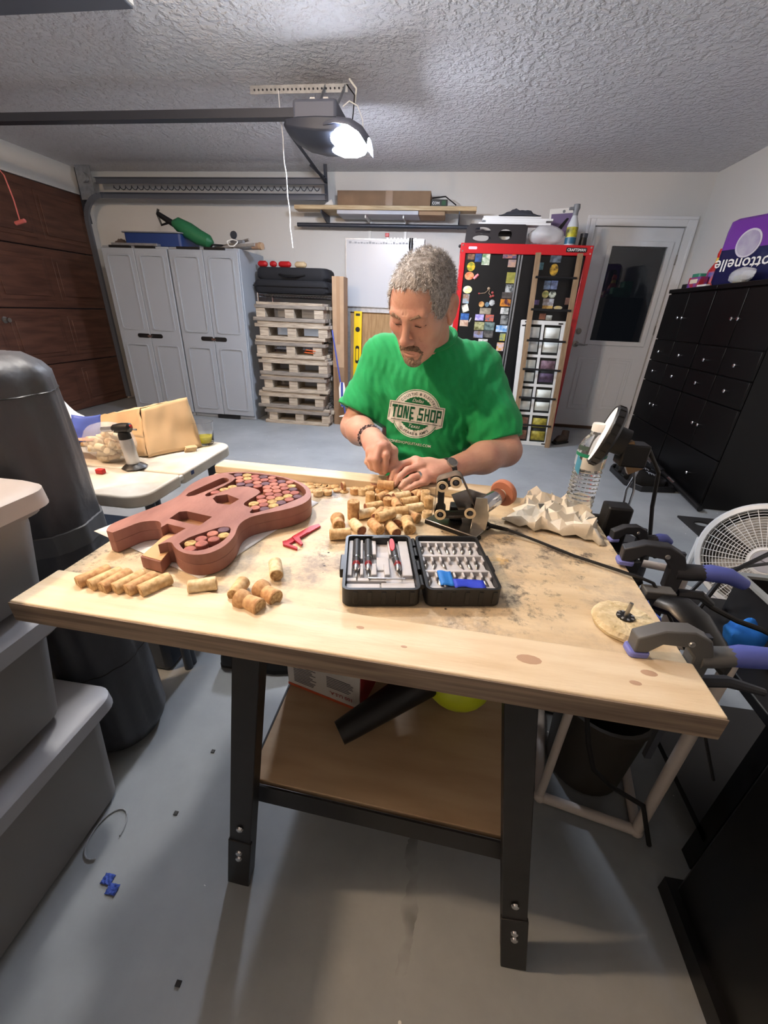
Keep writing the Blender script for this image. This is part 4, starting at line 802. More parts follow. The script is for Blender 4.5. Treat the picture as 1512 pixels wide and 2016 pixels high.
# ---------------------------------------------------------------- on the lower shelf
t = thing('printed_carton', 'white printed carton with red side on the lower bench shelf', 'box', (-.24, .75, zs_+.001))
TBX = Matrix.Translation((-.326, .716, zs_+.001)) @ Matrix.Rotation(math.radians(-14), 4, 'Z')
MB().bx(0, .205, 0, .17, 0, .30, TBX).build('carton', M('carton_white', (196, 194, 190), .6), t, bev=.002)
MB().bx(.2055, .2065, .001, .169, .001, .299, TBX).build('red_side', M('carton_red', (150, 26, 34), .5), t)
MB().bx(0, .205, -.0008, .0, .0, .008, TBX).build('orange_edge', M('carton_orange', (190, 84, 50), .5), t)
u_, v_ = TBX.to_3x3() @ Vector((1, 0, 0)), Vector((0, 0, 1))
text_on(t, 'lettering', '100 U.S.A.', M('print_red', (150, 40, 44), .6), TBX @ Vector((.185, -.001, .034)), -u_, -v_, .062, .01)
pr_ = MB(); rr = random.Random(9)
for x0, x1, z0, z1 in ((.02, .085, .02, .085), (.115, .19, .045, .08)):
    z = z0
    while z < z1: pr_.bx(x0, x1-rr.uniform(0, .02), -.001, -.0004, z, z+.002, TBX); z += .0055
pr_.bx(.05, .085, -.001, -.0004, .098, .104, TBX); pr_.bx(.0, .205, -.001, -.0004, .118, .119, TBX)
pr_.build('fine_print', M('print_grey', (96, 92, 96), .6), t)['kind'] = 'stuff'
MB().holed([(.12, .125), (.19, .125), (.19, .16), (.12, .16)], [[(.124, .129), (.186, .129), (.186, .156), (.124, .156)]], -.001, -.0002, TBX @ TXZ).build('label_border', M('print_blue', (40, 52, 120), .6), t)
bc = MB()
for k in range(14): bc.bx(.130+k*.0036, .130+k*.0036+rr.choice((.001, .002)), -.001, -.0004, .135, .150, TBX)
bc.build('barcode_bars', 'print_blue', t)['kind'] = 'stuff'
t = thing('leaf_blower', 'lime leaf blower with black nozzle lying on lower bench shelf', 'leaf blower', (.05, .75, zs_))
LM = M('lime', (186, 200, 40), .4)
a, b = Vector((-.155, .578, .335)), Vector((.01, .70, .385)); BLC = ony(902, 1340, .735)
m = MB(); m.tube([a, a.lerp(b, .1), b, b+(b-a)*.25], [.026, .028, .040, .044], 20); m.build('nozzle', 'black_plastic', t)
m = MB(); m.tube([b+(b-a)*.1, b+(b-a)*.24], [.047, .048], 20); m.build('lime_collar', LM, t)
m = MB(); m.ball(BLC, (.080, .075, .062), 20, 14); m.build('fan_housing', LM, t)
m = MB(); m.tube([(.03, .76, .46), (.08, .80, .54), (.15, .82, .54), (.17, .80, .44)], [.022, .02, .02, .024], 12); m.build('handle', 'black_plastic', t)
m = MB(); m.bx(.07, .16, .74, .82, zs_+.001, .37); m.build('battery_foot', 'black_plastic', t, bev=.01)
for k in range(4):
    p = b+(b-a)*(.12+.02*k); MB().bx(p.x-.004, p.x+.002, p.y-.05, p.y-.0455, p.z+.012, p.z+.022).build('lettering_mark', 'black_plastic', t)
# ================================================================ guitar body
G0 = lambda x, y, z: onz(180+x/3.15, 900+y/3.15, z)
ZG = ZM+.0022; ZGT = ZG+.044; ZGM = ZG+.024
def gpts(l, z): return [(p.x, p.y) for p in (G0(x, y, z) for x, y in l)]
def smoothloop(pts, it=2):
    for _ in range(it):
        q = []
        for i in range(len(pts)):
            a, b = pts[i], pts[(i+1) % len(pts)]; q += [(a[0]*.75+b[0]*.25, a[1]*.75+b[1]*.25), (a[0]*.25+b[0]*.75, a[1]*.25+b[1]*.75)]
        pts = q
    return pts
OUT_FAR = [(92, 456), (106, 430), (150, 402), (250, 362), (380, 312), (480, 270), (540, 238), (580, 200), (620, 166), (690, 130), (770, 105), (850, 93), (950, 91), (1060, 99), (1180, 119), (1270, 145), (1330, 175), (1357, 205), (1362, 235), (1350, 262), (1310, 290), (1240, 315), (1150, 335), (1050, 355), (980, 375), (930, 405), (905, 440), (890, 480), (860, 520), (810, 560), (740, 592), (660, 605), (590, 598), (540, 578), (512, 552), (497, 530), (470, 527)]
POCKET = [(412, 543), (505, 487), (585, 441), (470, 412), (430, 436)]
INNER = [(432, 415), (420, 400), (385, 394), (300, 404), (210, 438), (130, 468)]
top_loop = gpts(OUT_FAR, ZGT)
base_loop = smoothloop(gpts(OUT_FAR, ZGT), 1)
far_s = []
def cr(pts, n=3):   # catmull-rom through an open list
    o = []
    for i in range(len(pts)-1):
        p0, p1, p2, p3 = pts[max(0, i-1)], pts[i], pts[i+1], pts[min(len(pts)-1, i+2)]
        for k in range(n):
            t = k/n; o.append(tuple(.5*((2*p1[j])+(-p0[j]+p2[j])*t+(2*p0[j]-5*p1[j]+4*p2[j]-p3[j])*t*t+(-p0[j]+3*p1[j]-3*p2[j]+p3[j])*t**3) for j in (0, 1)))
    o.append(pts[-1]); return o
outer = cr(gpts(OUT_FAR, ZGT)) + gpts(POCKET, ZGT) + cr(gpts(INNER, ZGT))
H1 = gpts([(585, 238), (600, 243), (640, 237), (748, 195), (850, 150), (852, 138), (840, 128), (815, 127), (790, 136), (700, 176), (600, 222)], ZGT)
H2 = gpts([(753, 256), (772, 240), (842, 230), (917, 260), (856, 296), (776, 284)], ZGT)
H3 = gpts([(484, 380), (545, 338), (590, 334), (748, 369), (668, 425), (590, 407)], ZGT)
MO1 = cr(gpts([(545, 535), (600, 500), (700, 465), (790, 436), (845, 431), (864, 446), (845, 490), (790, 535), (700, 572), (620, 580), (570, 570), (545, 535)], ZGT), 2)[:-1]
MO2 = cr(gpts([(848, 101), (950, 96), (1070, 108), (1190, 128), (1285, 165), (1328, 205), (1318, 238), (1250, 270), (1170, 300), (1080, 328), (1000, 347), (982, 338), (1000, 318), (950, 298), (952, 280), (1000, 250), (1048, 216), (1010, 192), (940, 180), (870, 190), (800, 216), (730, 242), (706, 237), (720, 222), (820, 178), (895, 130), (848, 101)], ZGT), 2)[:-1]
M('guitar_red', (160, 114, 104), .55, col2=(136, 92, 84), vs=9, stretch=(3, 1, 1), bump=.0004, bs=70)
M('rout_wood', (132, 92, 64), .7, var=.2, vs=15); M('pocket_pine', (206, 164, 120), .6)
gt = thing('guitar_body', 'reddish wooden guitar body inlaid with cork discs on the bench', 'guitar body', G0(720, 380, ZG))
MB().holed(outer, [H1, H2, H3, MO1, MO2], ZGM, ZGT).build('top_layer', 'guitar_red', gt, bev=.0022)
pin = [p for p in outer]
lowl = cr(gpts(OUT_FAR, ZGT)) + gpts([(412, 543), (300, 560+5), (430, 436)], ZGT) + cr(gpts(INNER, ZGT))
lowl = cr(gpts(OUT_FAR, ZGT)) + gpts([(440, 560), (412, 590), (285, 556), (400, 470), (430, 436)], ZGT) + cr(gpts(INNER, ZGT))
MB().prism(lowl, ZG, ZGM).build('bottom_layer', 'guitar_red', gt, bev=.0015)
MB().prism(gpts([(418, 585), (300, 553), (432, 440), (470, 420), (575, 445), (500, 492)], ZGT), ZGM, ZGM+.0015).build('neck_pocket_floor', 'pocket_pine', gt)
for nm, h in (('pickup_rout_floor', H1), ('pickup_rout_floor', H2), ('pickup_rout_floor', H3)): MB().prism(h, ZGM, ZGM+.001).build(nm, 'rout_wood', gt)
for x, y in ((575, 345), (783, 252)): p = G0(x, y, ZGM+.006); MB().cyl(p, p+Vector((0, 0, .003)), .004, n=10).build('screw_hole', 'black_plastic', gt)
def inside(p, poly):
    c = False; j = len(poly)-1
    for i in range(len(poly)):
        if (poly[i][1] > p[1]) != (poly[j][1] > p[1]) and p[0] < (poly[j][0]-poly[i][0])*(p[1]-poly[i][1])/(poly[j][1]-poly[i][1])+poly[i][0]: c = not c
        j = i
    return c
CK = [M('cork_red', (150, 90, 82), .75, var=.25, vs=90), M('cork_tan', (206, 180, 122), .75, col2=(150, 116, 70), vs=120), M('cork_plum', (98, 72, 84), .75, var=.25, vs=90), M('cork_rose', (172, 112, 98), .75, var=.2, vs=90)]
rr = random.Random(12); R0 = .0112
disc = None
for poly in (MO1, MO2):
    MB().prism(poly, ZGM, ZGM+.001).build('inlay_floor', 'rout_wood', gt)
    xs = [p[0] for p in poly]; ys = [p[1] for p in poly]; y = min(ys)+.008; row = 0
    while y < max(ys):
        x = min(xs)+.004+(R0 if row % 2 else 0)
        while x < max(xs):
            q = (x+rr.uniform(-.001, .001), y+rr.uniform(-.001, .001))
            if all(inside((q[0]+.0072*math.cos(a), q[1]+.0072*math.sin(a)), poly) for a in (0, 1.57, 3.14, 4.71)):
                z = ZGT-.0005-rr.uniform(0, .0015); r = R0*rr.uniform(.9, 1.0)
                m = MB().lathe([(r, ZGM+.002), (r, z-.001), (r-.001, z)], 16, Matrix.Translation((q[0], q[1], 0)))
                m.build('cork_disc', CK[rr.choices((0, 1, 2, 3), (4, 2.6, 1.6, 3))[0]], gt)
            x += 2*R0
        y += R0*1.74; row += 1
ps = MB(); c4 = [onz(185, 1046, ZM+.001), onz(395, 1141, ZM+.001), onz(627, 990, ZM+.001), onz(470, 935, ZM+.001)]
nn = noise2(31, 5, 10, 30)
ps.grid(lambda u, v: (c4[0]*(1-u)*(1-v)+c4[1]*u*(1-v)+c4[2]*u*v+c4[3]*(1-u)*v)+Vector((0, 0, .0006+.0004*nn((u, v, 0)))), 16, 16)
tag(ps.build('paper_sheet', M('paper_white', (226, 226, 228), .7), solid=.0006), 'white paper sheet under the guitar body', 'paper')
# ================================================================ corks
CT = [M('corkwood', (226, 198, 152), .8, col2=(192, 156, 110), vs=110, bump=.0006, bs=260), M('corkwood_pale', (236, 218, 182), .8, col2=(208, 182, 138), vs=110, bump=.0006, bs=260), M('corkwood_brown', (214, 176, 130), .8, col2=(180, 136, 94), vs=110, bump=.0006, bs=260)]
CE = [M('corkend', (216, 186, 140), .85, col2=(150, 112, 68), vs=160), M('corkend_wine', (120, 74, 62), .85, col2=(160, 112, 84), vs=160)]
rc_ = random.Random(5)
def cork(p, q, r=.0118, lab='', grp=None, champ=False, mi=None, wine=None, bake=True):
    p, q = Vector(p), Vector(q); t = thing('wine_cork' if not champ else 'champagne_cork', lab, 'cork', (p+q)/2, 0, grp); mi = rc_.randrange(3) if mi is None else mi
    d = q-p; ch = d.normalized()*.0012; m = MB()
    if champ: m.tube([p, p+d*.04, p+d*.30, p+d*.42, p+d*.96, q], [r*1.05, r*1.28, r*1.24, r*.95, r*1.12, r*1.02], 18)
    else: m.tube([p, p+ch, q-ch, q], [r-.001, r, r, r-.001], 18)
    m.build('body', CT[mi], t)
    for e, s in ((p, -1), (q, 1)):
        w = wine if wine is not None else rc_.random() < .3
        MB().cyl(e, e+d.normalized()*s*.0004, r*.9, n=16).build('end_face', CE[1 if w else 0], t)
    return t
K = lambda x, y, z: onz(580+x/3.436, 920+y/3.436, z)
zc_ = ZM+.0122
def lying(f, x1, y1, x2, y2, lab, grp, champ=False, lift=0., L=.044, mi=None, wine=None):
    a, b = f(x1, y1, zc_+lift), f(x2, y2, zc_+lift); c_ = (a+b)/2; d = (b-a); d.z = 0
    d = d.normalized() if d.length > 1e-4 else Vector((1, 0, 0)); return cork(c_-d*L/2, c_+d*L/2, .0118 if not champ else .0125, lab, grp, champ, mi, wine)
PXF = lambda x, y, z: onz(x, y, z)
for i, (a, b, c_, d) in enumerate(((158, 1146, 212, 1124), (180, 1153, 237, 1127), (205, 1157, 252, 1131), (227, 1160, 282, 1133), (252, 1163, 305, 1136), (280, 1163, 330, 1140))):
    lying(PXF, a, b, c_, d, ['first', 'second', 'third', 'fourth', 'fifth', 'last'][i]+' cork of the neat row of six, counted from the bench corner', 'six corks in a row', L=.05, mi=0 if i % 2 else 2, wine=False)
lying(PXF, 372, 1156, 425, 1148, 'single pale cork with dark print next to the row of six', None, mi=1)
lying(PXF, 541, 1102, 545, 1138, 'single printed cork pointing at the red caliper', None, mi=1)
lying(PXF, 468, 1176, 514, 1196, 'ringed champagne cork before two other corks', None, champ=True, mi=2, L=.046)
lying(PXF, 507, 1155, 547, 1180, 'brown flared champagne cork beside the ringed one', None, champ=True, mi=2, L=.046)
lying(PXF, 479, 1146, 461, 1172, 'short cork wedged behind the ringed champagne cork', None, mi=0, L=.04)
PLS = ['tan wine cork lying in the loose pile behind the blade kit', 'pale printed wine cork lying in the loose pile behind the blade kit', 'brown wine cork lying in the loose pile behind the blade kit']; PG = 'corks lying in the pile'
for i, (a, b, c_, d, l) in enumerate(((245, 455, 372, 447, 0), (395, 372, 455, 432, 0), (520, 372, 580, 430, 0), (636, 385, 690, 447, 0), (445, 318, 525, 304, 0), (595, 292, 545, 345, 0), (622, 270, 615, 375, 0), (708, 318, 690, 388, 0), (748, 308, 830, 345, 0), (478, 275, 592, 255, 0), (762, 283, 855, 268, 0), (672, 225, 705, 275, 0), (722, 240, 825, 222, 0), (625, 215, 705, 165, .0), (556, 218, 622, 182, 0), (668, 300, 735, 296, .012), (728, 176, 790, 160, 0), (796, 195, 846, 165, 0), (590, 335, 640, 320, .018), (700, 200, 748, 192, .006), (852, 205, 838, 172, 0))):
    lying(K, a, b, c_, d, PLS[i % 3], PG+(' (tan)', ' (pale)', ' (brown)')[i % 3], lift=l, mi=i % 3)
lying(K, 750, 350, 785, 435, 'ribbed champagne cork at the front of the loose pile', None, champ=True, mi=0)
lying(K, 288, 338, 302, 405, 'champagne cork with domed head beside standing cork', None, champ=True, mi=2, L=.04)
def standing(x, y, h, lab, grp, r=.0118, mi=None): b = K(x, y, ZM+.0006); cork(b, b+Vector((0, 0, h)), r, lab, grp, mi=mi, wine=False)
standing(398, 345, .044, 'tall champagne cork standing upright at the pile edge', None, .0140)
for x, y, h in ((510, 245, .03), (902, 275, .03), (880, 245, .035), (640, 168, .022)): standing(x, y, h, 'cut cork standing upright within the loose pile', 'upright corks in the pile')
for x, y, h in ((405, 178, .016), (456, 182, .016), (158, 190, .014), (222, 182, .010), (630, 258, .02), (895, 335, .014), (505, 165, .014), (600, 152, .01), (575, 170, .01)): standing(x, y, h, 'thick sawn cork disc lying flat on the bench', 'thick cork discs', .0122)
for x, y, h in ((118, 135, .003), (160, 126, .003), (200, 132, .003), (240, 135, .003), (272, 135, .004), (292, 158, .004), (335, 165, .003), (125, 160, .003), (190, 150, .003), (100, 118, .003)): standing(x, y, h, 'thin cork slice lying flat beside the guitar body', 'thin cork slices', .0122)
b = K(330, 128, ZM+.013); cork(b-Vector((.003, .002, 0)), b+Vector((.003, .002, 0)), .0122, 'wine-stained cork slice standing on its edge by back strip', None, wine=True, mi=2)
b = K(545, 148, ZM+.001); cork(b, b+Vector((0, 0, .016)), .0135, 'dark red wax-stained cork stub behind the pile', None, wine=True, mi=2)
# ---------------------------------------------------------------- red caliper
t = thing('caliper', 'red plastic caliper lying on the bench by the guitar', 'caliper', G0(1290, 490, ZM))
RM = M('caliper_red', (176, 34, 50), .4); z0 = ZM+.001
def gp(l): return gpts(l, ZM+.004)
MB().prism(gp([(1198, 525), (1215, 545), (1420, 428), (1412, 415), (1360, 428)]), z0, z0+.004).build('beam', RM, t)
MB().prism(gp([(1185, 525), (1188, 543), (1275, 572), (1278, 562), (1218, 538), (1206, 518)]), z0, z0+.0045).build('fixed_jaw', RM, t)
MB().prism(gp([(1245, 500), (1330, 452), (1345, 472), (1290, 505), (1312, 545), (1300, 550), (1262, 522)]), z0+.002, z0+.0065).build('sliding_jaw', RM, t)
# ---------------------------------------------------------------- blade kit case
KO = onz(832, 1195, ZM); KR = math.radians(11); TK = Matrix.Translation((KO.x, KO.y, ZM+.001)) @ Matrix.Rotation(KR, 4, 'Z')
kit = thing('knife_case', 'open black plastic hobby knife case with grey inserts on the bench', 'tool case', (KO.x, KO.y, ZM+.001), KR)
def kbox(nm, x0, x1, y0, y1, z0, z1, mat, par, bev=.0015): return MB().bx(x0, x1, y0, y1, z0, z1, TK).build(nm, mat, par, bev=bev)
M('case_plastic', (26, 27, 29), .4); M('insert_grey', (186, 186, 190), .6)
DK = .178
trays = []
for s, (x0, x1) in enumerate(((-.133, -.005), (.004, .130))):
    cx, w = (x0+x1)/2, x1-x0; oo = rrect(w, DK, .012, 5, cx, DK/2); ii = rrect(w-.010, DK-.010, .008, 5, cx, DK/2)
    tr_ = MB().holed(oo, [ii], .002, .034, TK).build('tray_rim' if s else 'tray_rim', 'case_plastic', kit, bev=.002)
    MB().prism(rrect(w-.002, DK-.002, .012, 5, cx, DK/2), 0, .004, TK).build('tray_base', 'case_plastic', kit)
    for k in range(5): kbox('rib', x0+.018+k*.023, x0+.026+k*.023, -.0015, .001, .006, .030, 'case_plastic', kit, .001)
    kbox('latch', (x0-.007) if s == 0 else x1-.001, (x0+.001) if s == 0 else x1+.007, .065, .115, .010, .028, 'case_plastic', kit)
for y in (.03, .075, .12, .155): MB().cyl(TK @ Vector((-.0005, y-.014, .028)), TK @ Vector((-.0005, y+.014, .028)), .0045, n=10).build('hinge_barrel', 'case_plastic', kit)
li = MB().bx(-.127, -.011, .007, DK-.007, .004, .019, TK).build('left_insert', 'insert_grey', kit)
for x0, x1, y0, y1, z1 in ((-.126, -.118, .05, .168, .027), (-.104, -.099, .10, .168, .028), (-.082, -.074, .115, .168, .028), (-.051, -.044, .115, .168, .028), (-.030, -.012, .05, .168, .026), (-.104, -.098, .05, .085, .028), (-.085, -.075, .05, .085, .028), (-.062, -.052, .05, .085, .028), (-.127, -.07, .012, .030, .024), (-.068, -.011, .010, .034, .023), (-.074, -.051, .072, .115, .022), (-.127, -.06, .034, .044, .026)):
    kbox('insert_rib', x0, x1, y0, y1, .018, z1, 'insert_grey', li)
kbox('finger_notch', -.082, -.044, DK-.014, DK-.004, .02, .0345, 'case_plastic', kit, .003)
HG = M('handle_dark', (46, 47, 50), .5, bump=.0004, bs=500)
def knife(x, lab, redtop=False, tilt=0.):
    t = thing('hobby_knife', lab, 'knife', TK @ Vector((x, .11, .027)), KR, 'knives in the case' if not redtop else None)
    P = lambda xx, y, z=.027: TK @ Vector((x+xx, y, z))
    MB().tube([P(tilt, .166), P(tilt, .164), P(tilt*.4, .10), P(0, .078)], [.005, .0068, .0068, .0060], 14).build('grip', HG, t)
    MB().tube([P(tilt*.42, .104), P(tilt*.38, .100)], [.0071, .0071], 14).build('steel_ring', 'chrome', t)
    for k in range(3): MB().tube([P(0, .086-.004*k), P(0, .0845-.004*k)], [.0067, .0067], 14).build('red_ring', 'red_plastic', t)
    MB().tube([P(0, .078), P(0, .068), P(0, .064)], [.0066, .0060, .004], 14).build('collet', 'chrome', t)
    MB().add([P(-.003, .064), P(.003, .064), P(.0035, .048), P(.0015 if not redtop else .006, .032)], [(0, 1, 2, 3)]).build('blade', 'steel', t, solid=.0006)
    if redtop: m = MB().prism([(tilt-.0055+.006*math.cos(a)*.8, .142+.022*math.sin(a)) for a in [k*math.pi/8 for k in range(16)]], .0275, .0345, TK @ Matrix.Translation((x+.005, 0, 0))); m.build('red_pad', M('pad_red', (214, 44, 52), .4), t)
knife(-.111, 'dark ribbed hobby knife in the outermost slot of the case'); knife(-.0895, 'dark ribbed hobby knife second from the case edge'); knife(-.037, 'dark hobby knife with red thumb pad in the case', True, -.006)
tag(MB().bar(TK @ Vector((-.09, .0405, .0275)), TK @ Vector((-.027, .0385, .0275)), .003, .002).build('needle_tool', 'steel'), 'thin steel needle tool lying across the case insert', 'tool')
ri = MB().bx(.010, .124, .007, DK-.007, .004, .020, TK).build('right_insert', 'insert_grey', kit)
rk = random.Random(3)
for r0 in (.022, .072, .122):
    kbox('insert_rib', .011, .123, r0+.036, r0+.042, .019, .029, 'insert_grey', ri); kbox('insert_rib', .011, .123, r0-.008, r0-.002, .019, .026, 'insert_grey', ri)
    for k in range(8):
        kbox('insert_rib', .011+k*.0158, .015+k*.0158, r0+.022, r0+.042, .019, .028, 'insert_grey', ri, .001)
    for k in range(7):
        if r0 == .072 and k == 3: continue
        x = .0165+k*.0158; P = lambda a, b_: TK @ Vector((x+a, r0+b_, .0215)); w = rk.uniform(.0035, .0048); sl = rk.choice((-1, 1)); tp = rk.choice((.0, .004))
        MB().add([P(-.003, .034), P(.003, .034), P(.003, .024), P(w, .020), P(w*sl, tp-.002), P(-w, .014+tp), P(-.003, .024)], [(0, 1, 2, 3, 4, 5, 6)]).build('spare_blade', 'steel', kit, solid=.0007)
TBL = M('tape_blue', (30, 92, 196), .7); 
m = MB(); m.grid(lambda u, v: TK @ Vector((.030+.024*u, .016+.042*v, .031+.0015*math.sin(6*u))), 6, 6); tag(m.build('tape_piece', M('tape_light', (28, 112, 196), .6), solid=.0006), 'light blue masking tape piece standing over the spare blades', 'tape')
m = MB(); m.grid(lambda u, v: TK @ Vector((.053+.052*u, .010+.024*v+.003*math.sin(5*u), .030+.0012*math.sin(7*u+2*v))), 8, 4); tag(m.build('tape_piece', M('tape_deep', (34, 58, 190), .6), solid=.0006), 'deep blue masking tape strip over the lowest spare blades', 'tape')
# ================================================================ mini belt sander with grinding wheel
YS = .815
sp_ = lambda x, y, Y=YS: ony(580+x/3.436, 920+y/3.436, Y)
bs = thing('belt_sander', 'mini belt sander with orange grinding wheel standing on the bench', 'belt sander', (.06, .83, ZM+.001))
zb = ZM+.001
bp_ = [onz(836, 1030, zb), onz(936, 1066, zb), onz(966, 1040, zb), onz(872, 1010, zb)]
MB().prism([(p.x, p.y) for p in bp_], zb+.008, zb+.011).build('base_plate', 'steel', bs, bev=.001)
MB().prism([(p.x, p.y) for p in bp_[:2]]+[(bp_[1].x+.012, bp_[1].y+.012), (bp_[0].x+.006, bp_[0].y+.014)], zb, zb+.008).build('rubber_strip', 'black_rubber', bs)
MB().prism([(p.x, p.y) for p in bp_[2:]]+[(bp_[3].x-.006, bp_[3].y-.012), (bp_[2].x-.008, bp_[2].y-.012)], zb, zb+.008).build('rubber_strip', 'black_rubber', bs)
A, B_, C_, D_ = sp_(1000, 130), sp_(1092, 103), sp_(985, 318), sp_(1187, 310)
U_ = Vector((0, 1, 0))
for nm, p, r in (('roller', A, .0125), ('roller', B_, .0125), ('roller', C_, .0125), ('drive_pulley', D_, .0125)):
    ro = MB().cyl(p, p+U_*.042, r*.93, n=20).build(nm, 'black_plastic' if nm == 'roller' else 'steel', bs)
    MB().holed([(r*math.cos(q), r*math.sin(q)) for q in [k*math.pi/10 for k in range(20)]], [[(r*.6*math.cos(q), r*.6*math.sin(q)) for q in [k*math.pi/10 for k in range(20)]]], 0, .003, Matrix.Translation(p-U_*.003) @ TXZ).build('end_ring', M('ring_cream', (222, 204, 172), .5), ro)
    MB().lathe([(r*.45, 0), (r*.3, .002)], 12, Matrix.Translation(p-U_*.001) @ Matrix.Rotation(math.radians(90), 4, 'X')).build('end_screw', 'steel_dark', ro)
# abrasive belt: wraps the rollers
def hullpts(cs, r, n=8):
    P = []
    for c_ in cs:
        for k in range(24): q = 2*math.pi*k/24; P.append((c_.x+r*math.cos(q), c_.z+r*math.sin(q)))
    P = sorted(set(P)); lo = []
    cr_ = lambda o, a, b: (a[0]-o[0])*(b[1]-o[1])-(a[1]-o[1])*(b[0]-o[0])
    for p in P:
        while len(lo) > 1 and cr_(lo[-2], lo[-1], p) <= 0: lo.pop()
        lo.append(p)
    up = []
    for p in reversed(P):
        while len(up) > 1 and cr_(up[-2], up[-1], p) <= 0: up.pop()
        up.append(p)
    return lo[:-1]+up[:-1]
hp = hullpts((A, B_, C_, D_), .0133); m = MB()
m.loft([[Vector((x, YS+.006, z)) for x, z in hp], [Vector((x, YS+.038, z)) for x, z in hp]], cap=False); m.build('abrasive_belt', M('belt_brown', (112, 100, 90), .8, var=.2, vs=60), bs, solid=.001)
m = MB().bar(A+Vector((-.002, .004, -.002)), C_+Vector((0, .004, .004)), .014, .010, (0, 1, 0)); m.bar(A+U_*.004, B_+U_*.004, .010, .010, (0, 1, 0)); m.build('tension_frame', 'black_plastic', bs)
MB().bar(C_+U_*.004, D_+U_*.004, .010, .008, (0, 1, 0)).build('lower_arm', 'black_plastic', bs)
pl_ = [sp_(1060, 190, YS+.02), sp_(1180, 150, YS+.02), sp_(1300, 190, YS+.02), sp_(1310, 290, YS+.02), sp_(1285, 420, YS+.02), sp_(1130, 415, YS+.02), sp_(1120, 320, YS+.02)]
MB().prism([(p.x, max(zb+.009, p.z)) for p in pl_], YS+.022, YS+.026, TXZ).build('side_plate', 'steel', bs, bev=.0008)
MB().prism([(p.x, max(zb+.009, p.z)) for p in [sp_(1225, 180, YS+.02), sp_(1300, 185, YS+.02), sp_(1310, 300, YS+.02), sp_(1280, 425, YS+.02), sp_(1180, 425, YS+.02)]], YS-.002, YS+.002, TXZ).build('motor_bracket', M('plate_bright', (196, 190, 182), .28, 1.0, var=.15, vs=30), bs, bev=.0008)
MB().bx(.02+.02, .075, YS+.03, YS+.06, zb+.011, zb+.045).build('block', 'black_plastic', bs, bev=.003)
m0, m1 = sp_(1270, 265, YS+.006), sp_(1385, 190, YS+.06)
md_ = (m1-m0).normalized(); MB().tube([m0, m0+md_*.004, m1-md_*.004, m1], [.017, .0185, .0185, .016], 22).build('motor', 'chrome', bs)
MB().tube([m1, m1+md_*.008], [.010, .010], 16).build('spindle_collar', 'steel', bs)
w0 = m1+md_*.010; QW = md_.to_track_quat('Z', 'Y').to_matrix().to_4x4()
MB().lathe([(.004, 0), (.028, 0), (.031, .003), (.031, .012), (.028, .015), (.004, .015)], 32, Matrix.Translation(w0) @ QW).build('grinding_wheel', M('wheel_orange', (186, 122, 96), .8, bump=.0004, bs=400), bs)
MB().lathe([(.011, -.001), (.011, .0)], 20, Matrix.Translation(w0) @ QW).build('wheel_label', 'white_plastic', bs)
c0 = onz(965, 1035, zb+.01); cpts = [c0, onz(1000, 1043, zb+.012), onz(1060, 1066, zb+.006), onz(1130, 1094, zb+.006), onz(1215, 1122, zb+.006), onz(1262, 1138, zb+.009), onz(1292, 1150, zb+.004), Vector((.52, .66, .60)), Vector((.62, .60, .35))]
cpts[-3] = onz(1286, 1148, zb+.004)
sc = MB().tube(cpts, .0032, 8); sc.build('power_cord', 'black_plastic', bs); MB().tube([cpts[0]+Vector((-.012, .004, .004)), cpts[0], cpts[1]], [.006, .0055, .004], 10).build('strain_relief', 'black_rubber', bs)
tag(MB().prism([(p.x, p.y) for p in [onz(830, 972, zb), onz(862, 980, zb), onz(868, 962, zb), onz(836, 958, zb)]], zb, zb+.0015).build('steel_sheet', 'steel'), 'small steel sheet behind the sander rollers', 'metal plate')
# ---------------------------------------------------------------- crumpled paper towel
nn = noise2(77, 9, 14, 46); n2_ = noise2(78, 7, 40, 95)
q = [Vector((.165, .875, 0)), Vector((.255, 1.045, 0)), Vector((.372, 1.035, 0)), Vector((.405, .815, 0)), Vector((.30, .84, 0))]
def towel(u, v):
    a = q[0].lerp(q[4], min(1, v*1.0)); p = (q[0]*(1-u)*(1-v)+q[4]*(1-u)*v*0+q[1]*(1-v)*u)+(q[4].lerp(q[3], u*0+1)*0)
    A_, B2, C2, D2 = q[0], q[1], Vector((.385, 1.0, 0)), Vector((.378, .815, 0))
    p = A_*(1-u)*(1-v)+B2*u*(1-v)+C2*u*v+D2*(1-u)*v
    e = min(u, 1-u, v, 1-v); hgt = (.008+.028*abs(nn((p.x*3, p.y*3, 0)))+.012*abs(n2_((p.x*3, p.y*3, 0))))*(.35+min(1, e*5)*.65)
    p = p+Vector((.012*nn((p.y*4, p.x*4, 1)), .012*nn((p.x*4, p.y*4, 2)), 0)); p.z = ZM+.001+hgt; return p
rt_ = random.Random(17); TJ = {}
def crease(u, v):
    k = (round(u*15), round(v*13))
    if k not in TJ:
        p = towel(u, v); e = min(u, 1-u, v, 1-v); TJ[k] = Vector((p.x+rt_.uniform(-.007, .007), p.y+rt_.uniform(-.007, .007), ZM+.0015+rt_.uniform(.0, .010)+(rt_.uniform(.004, .036) if e > .05 else 0)))
    return TJ[k]
m = MB().grid(crease, 15, 13); tag(m.build('paper_towel', M('towel_white', (226, 220, 206), .85, bump=.0005, bs=300), smooth=24, solid=.0012), 'crumpled off-white paper towel at the back corner of the bench', 'paper towel')
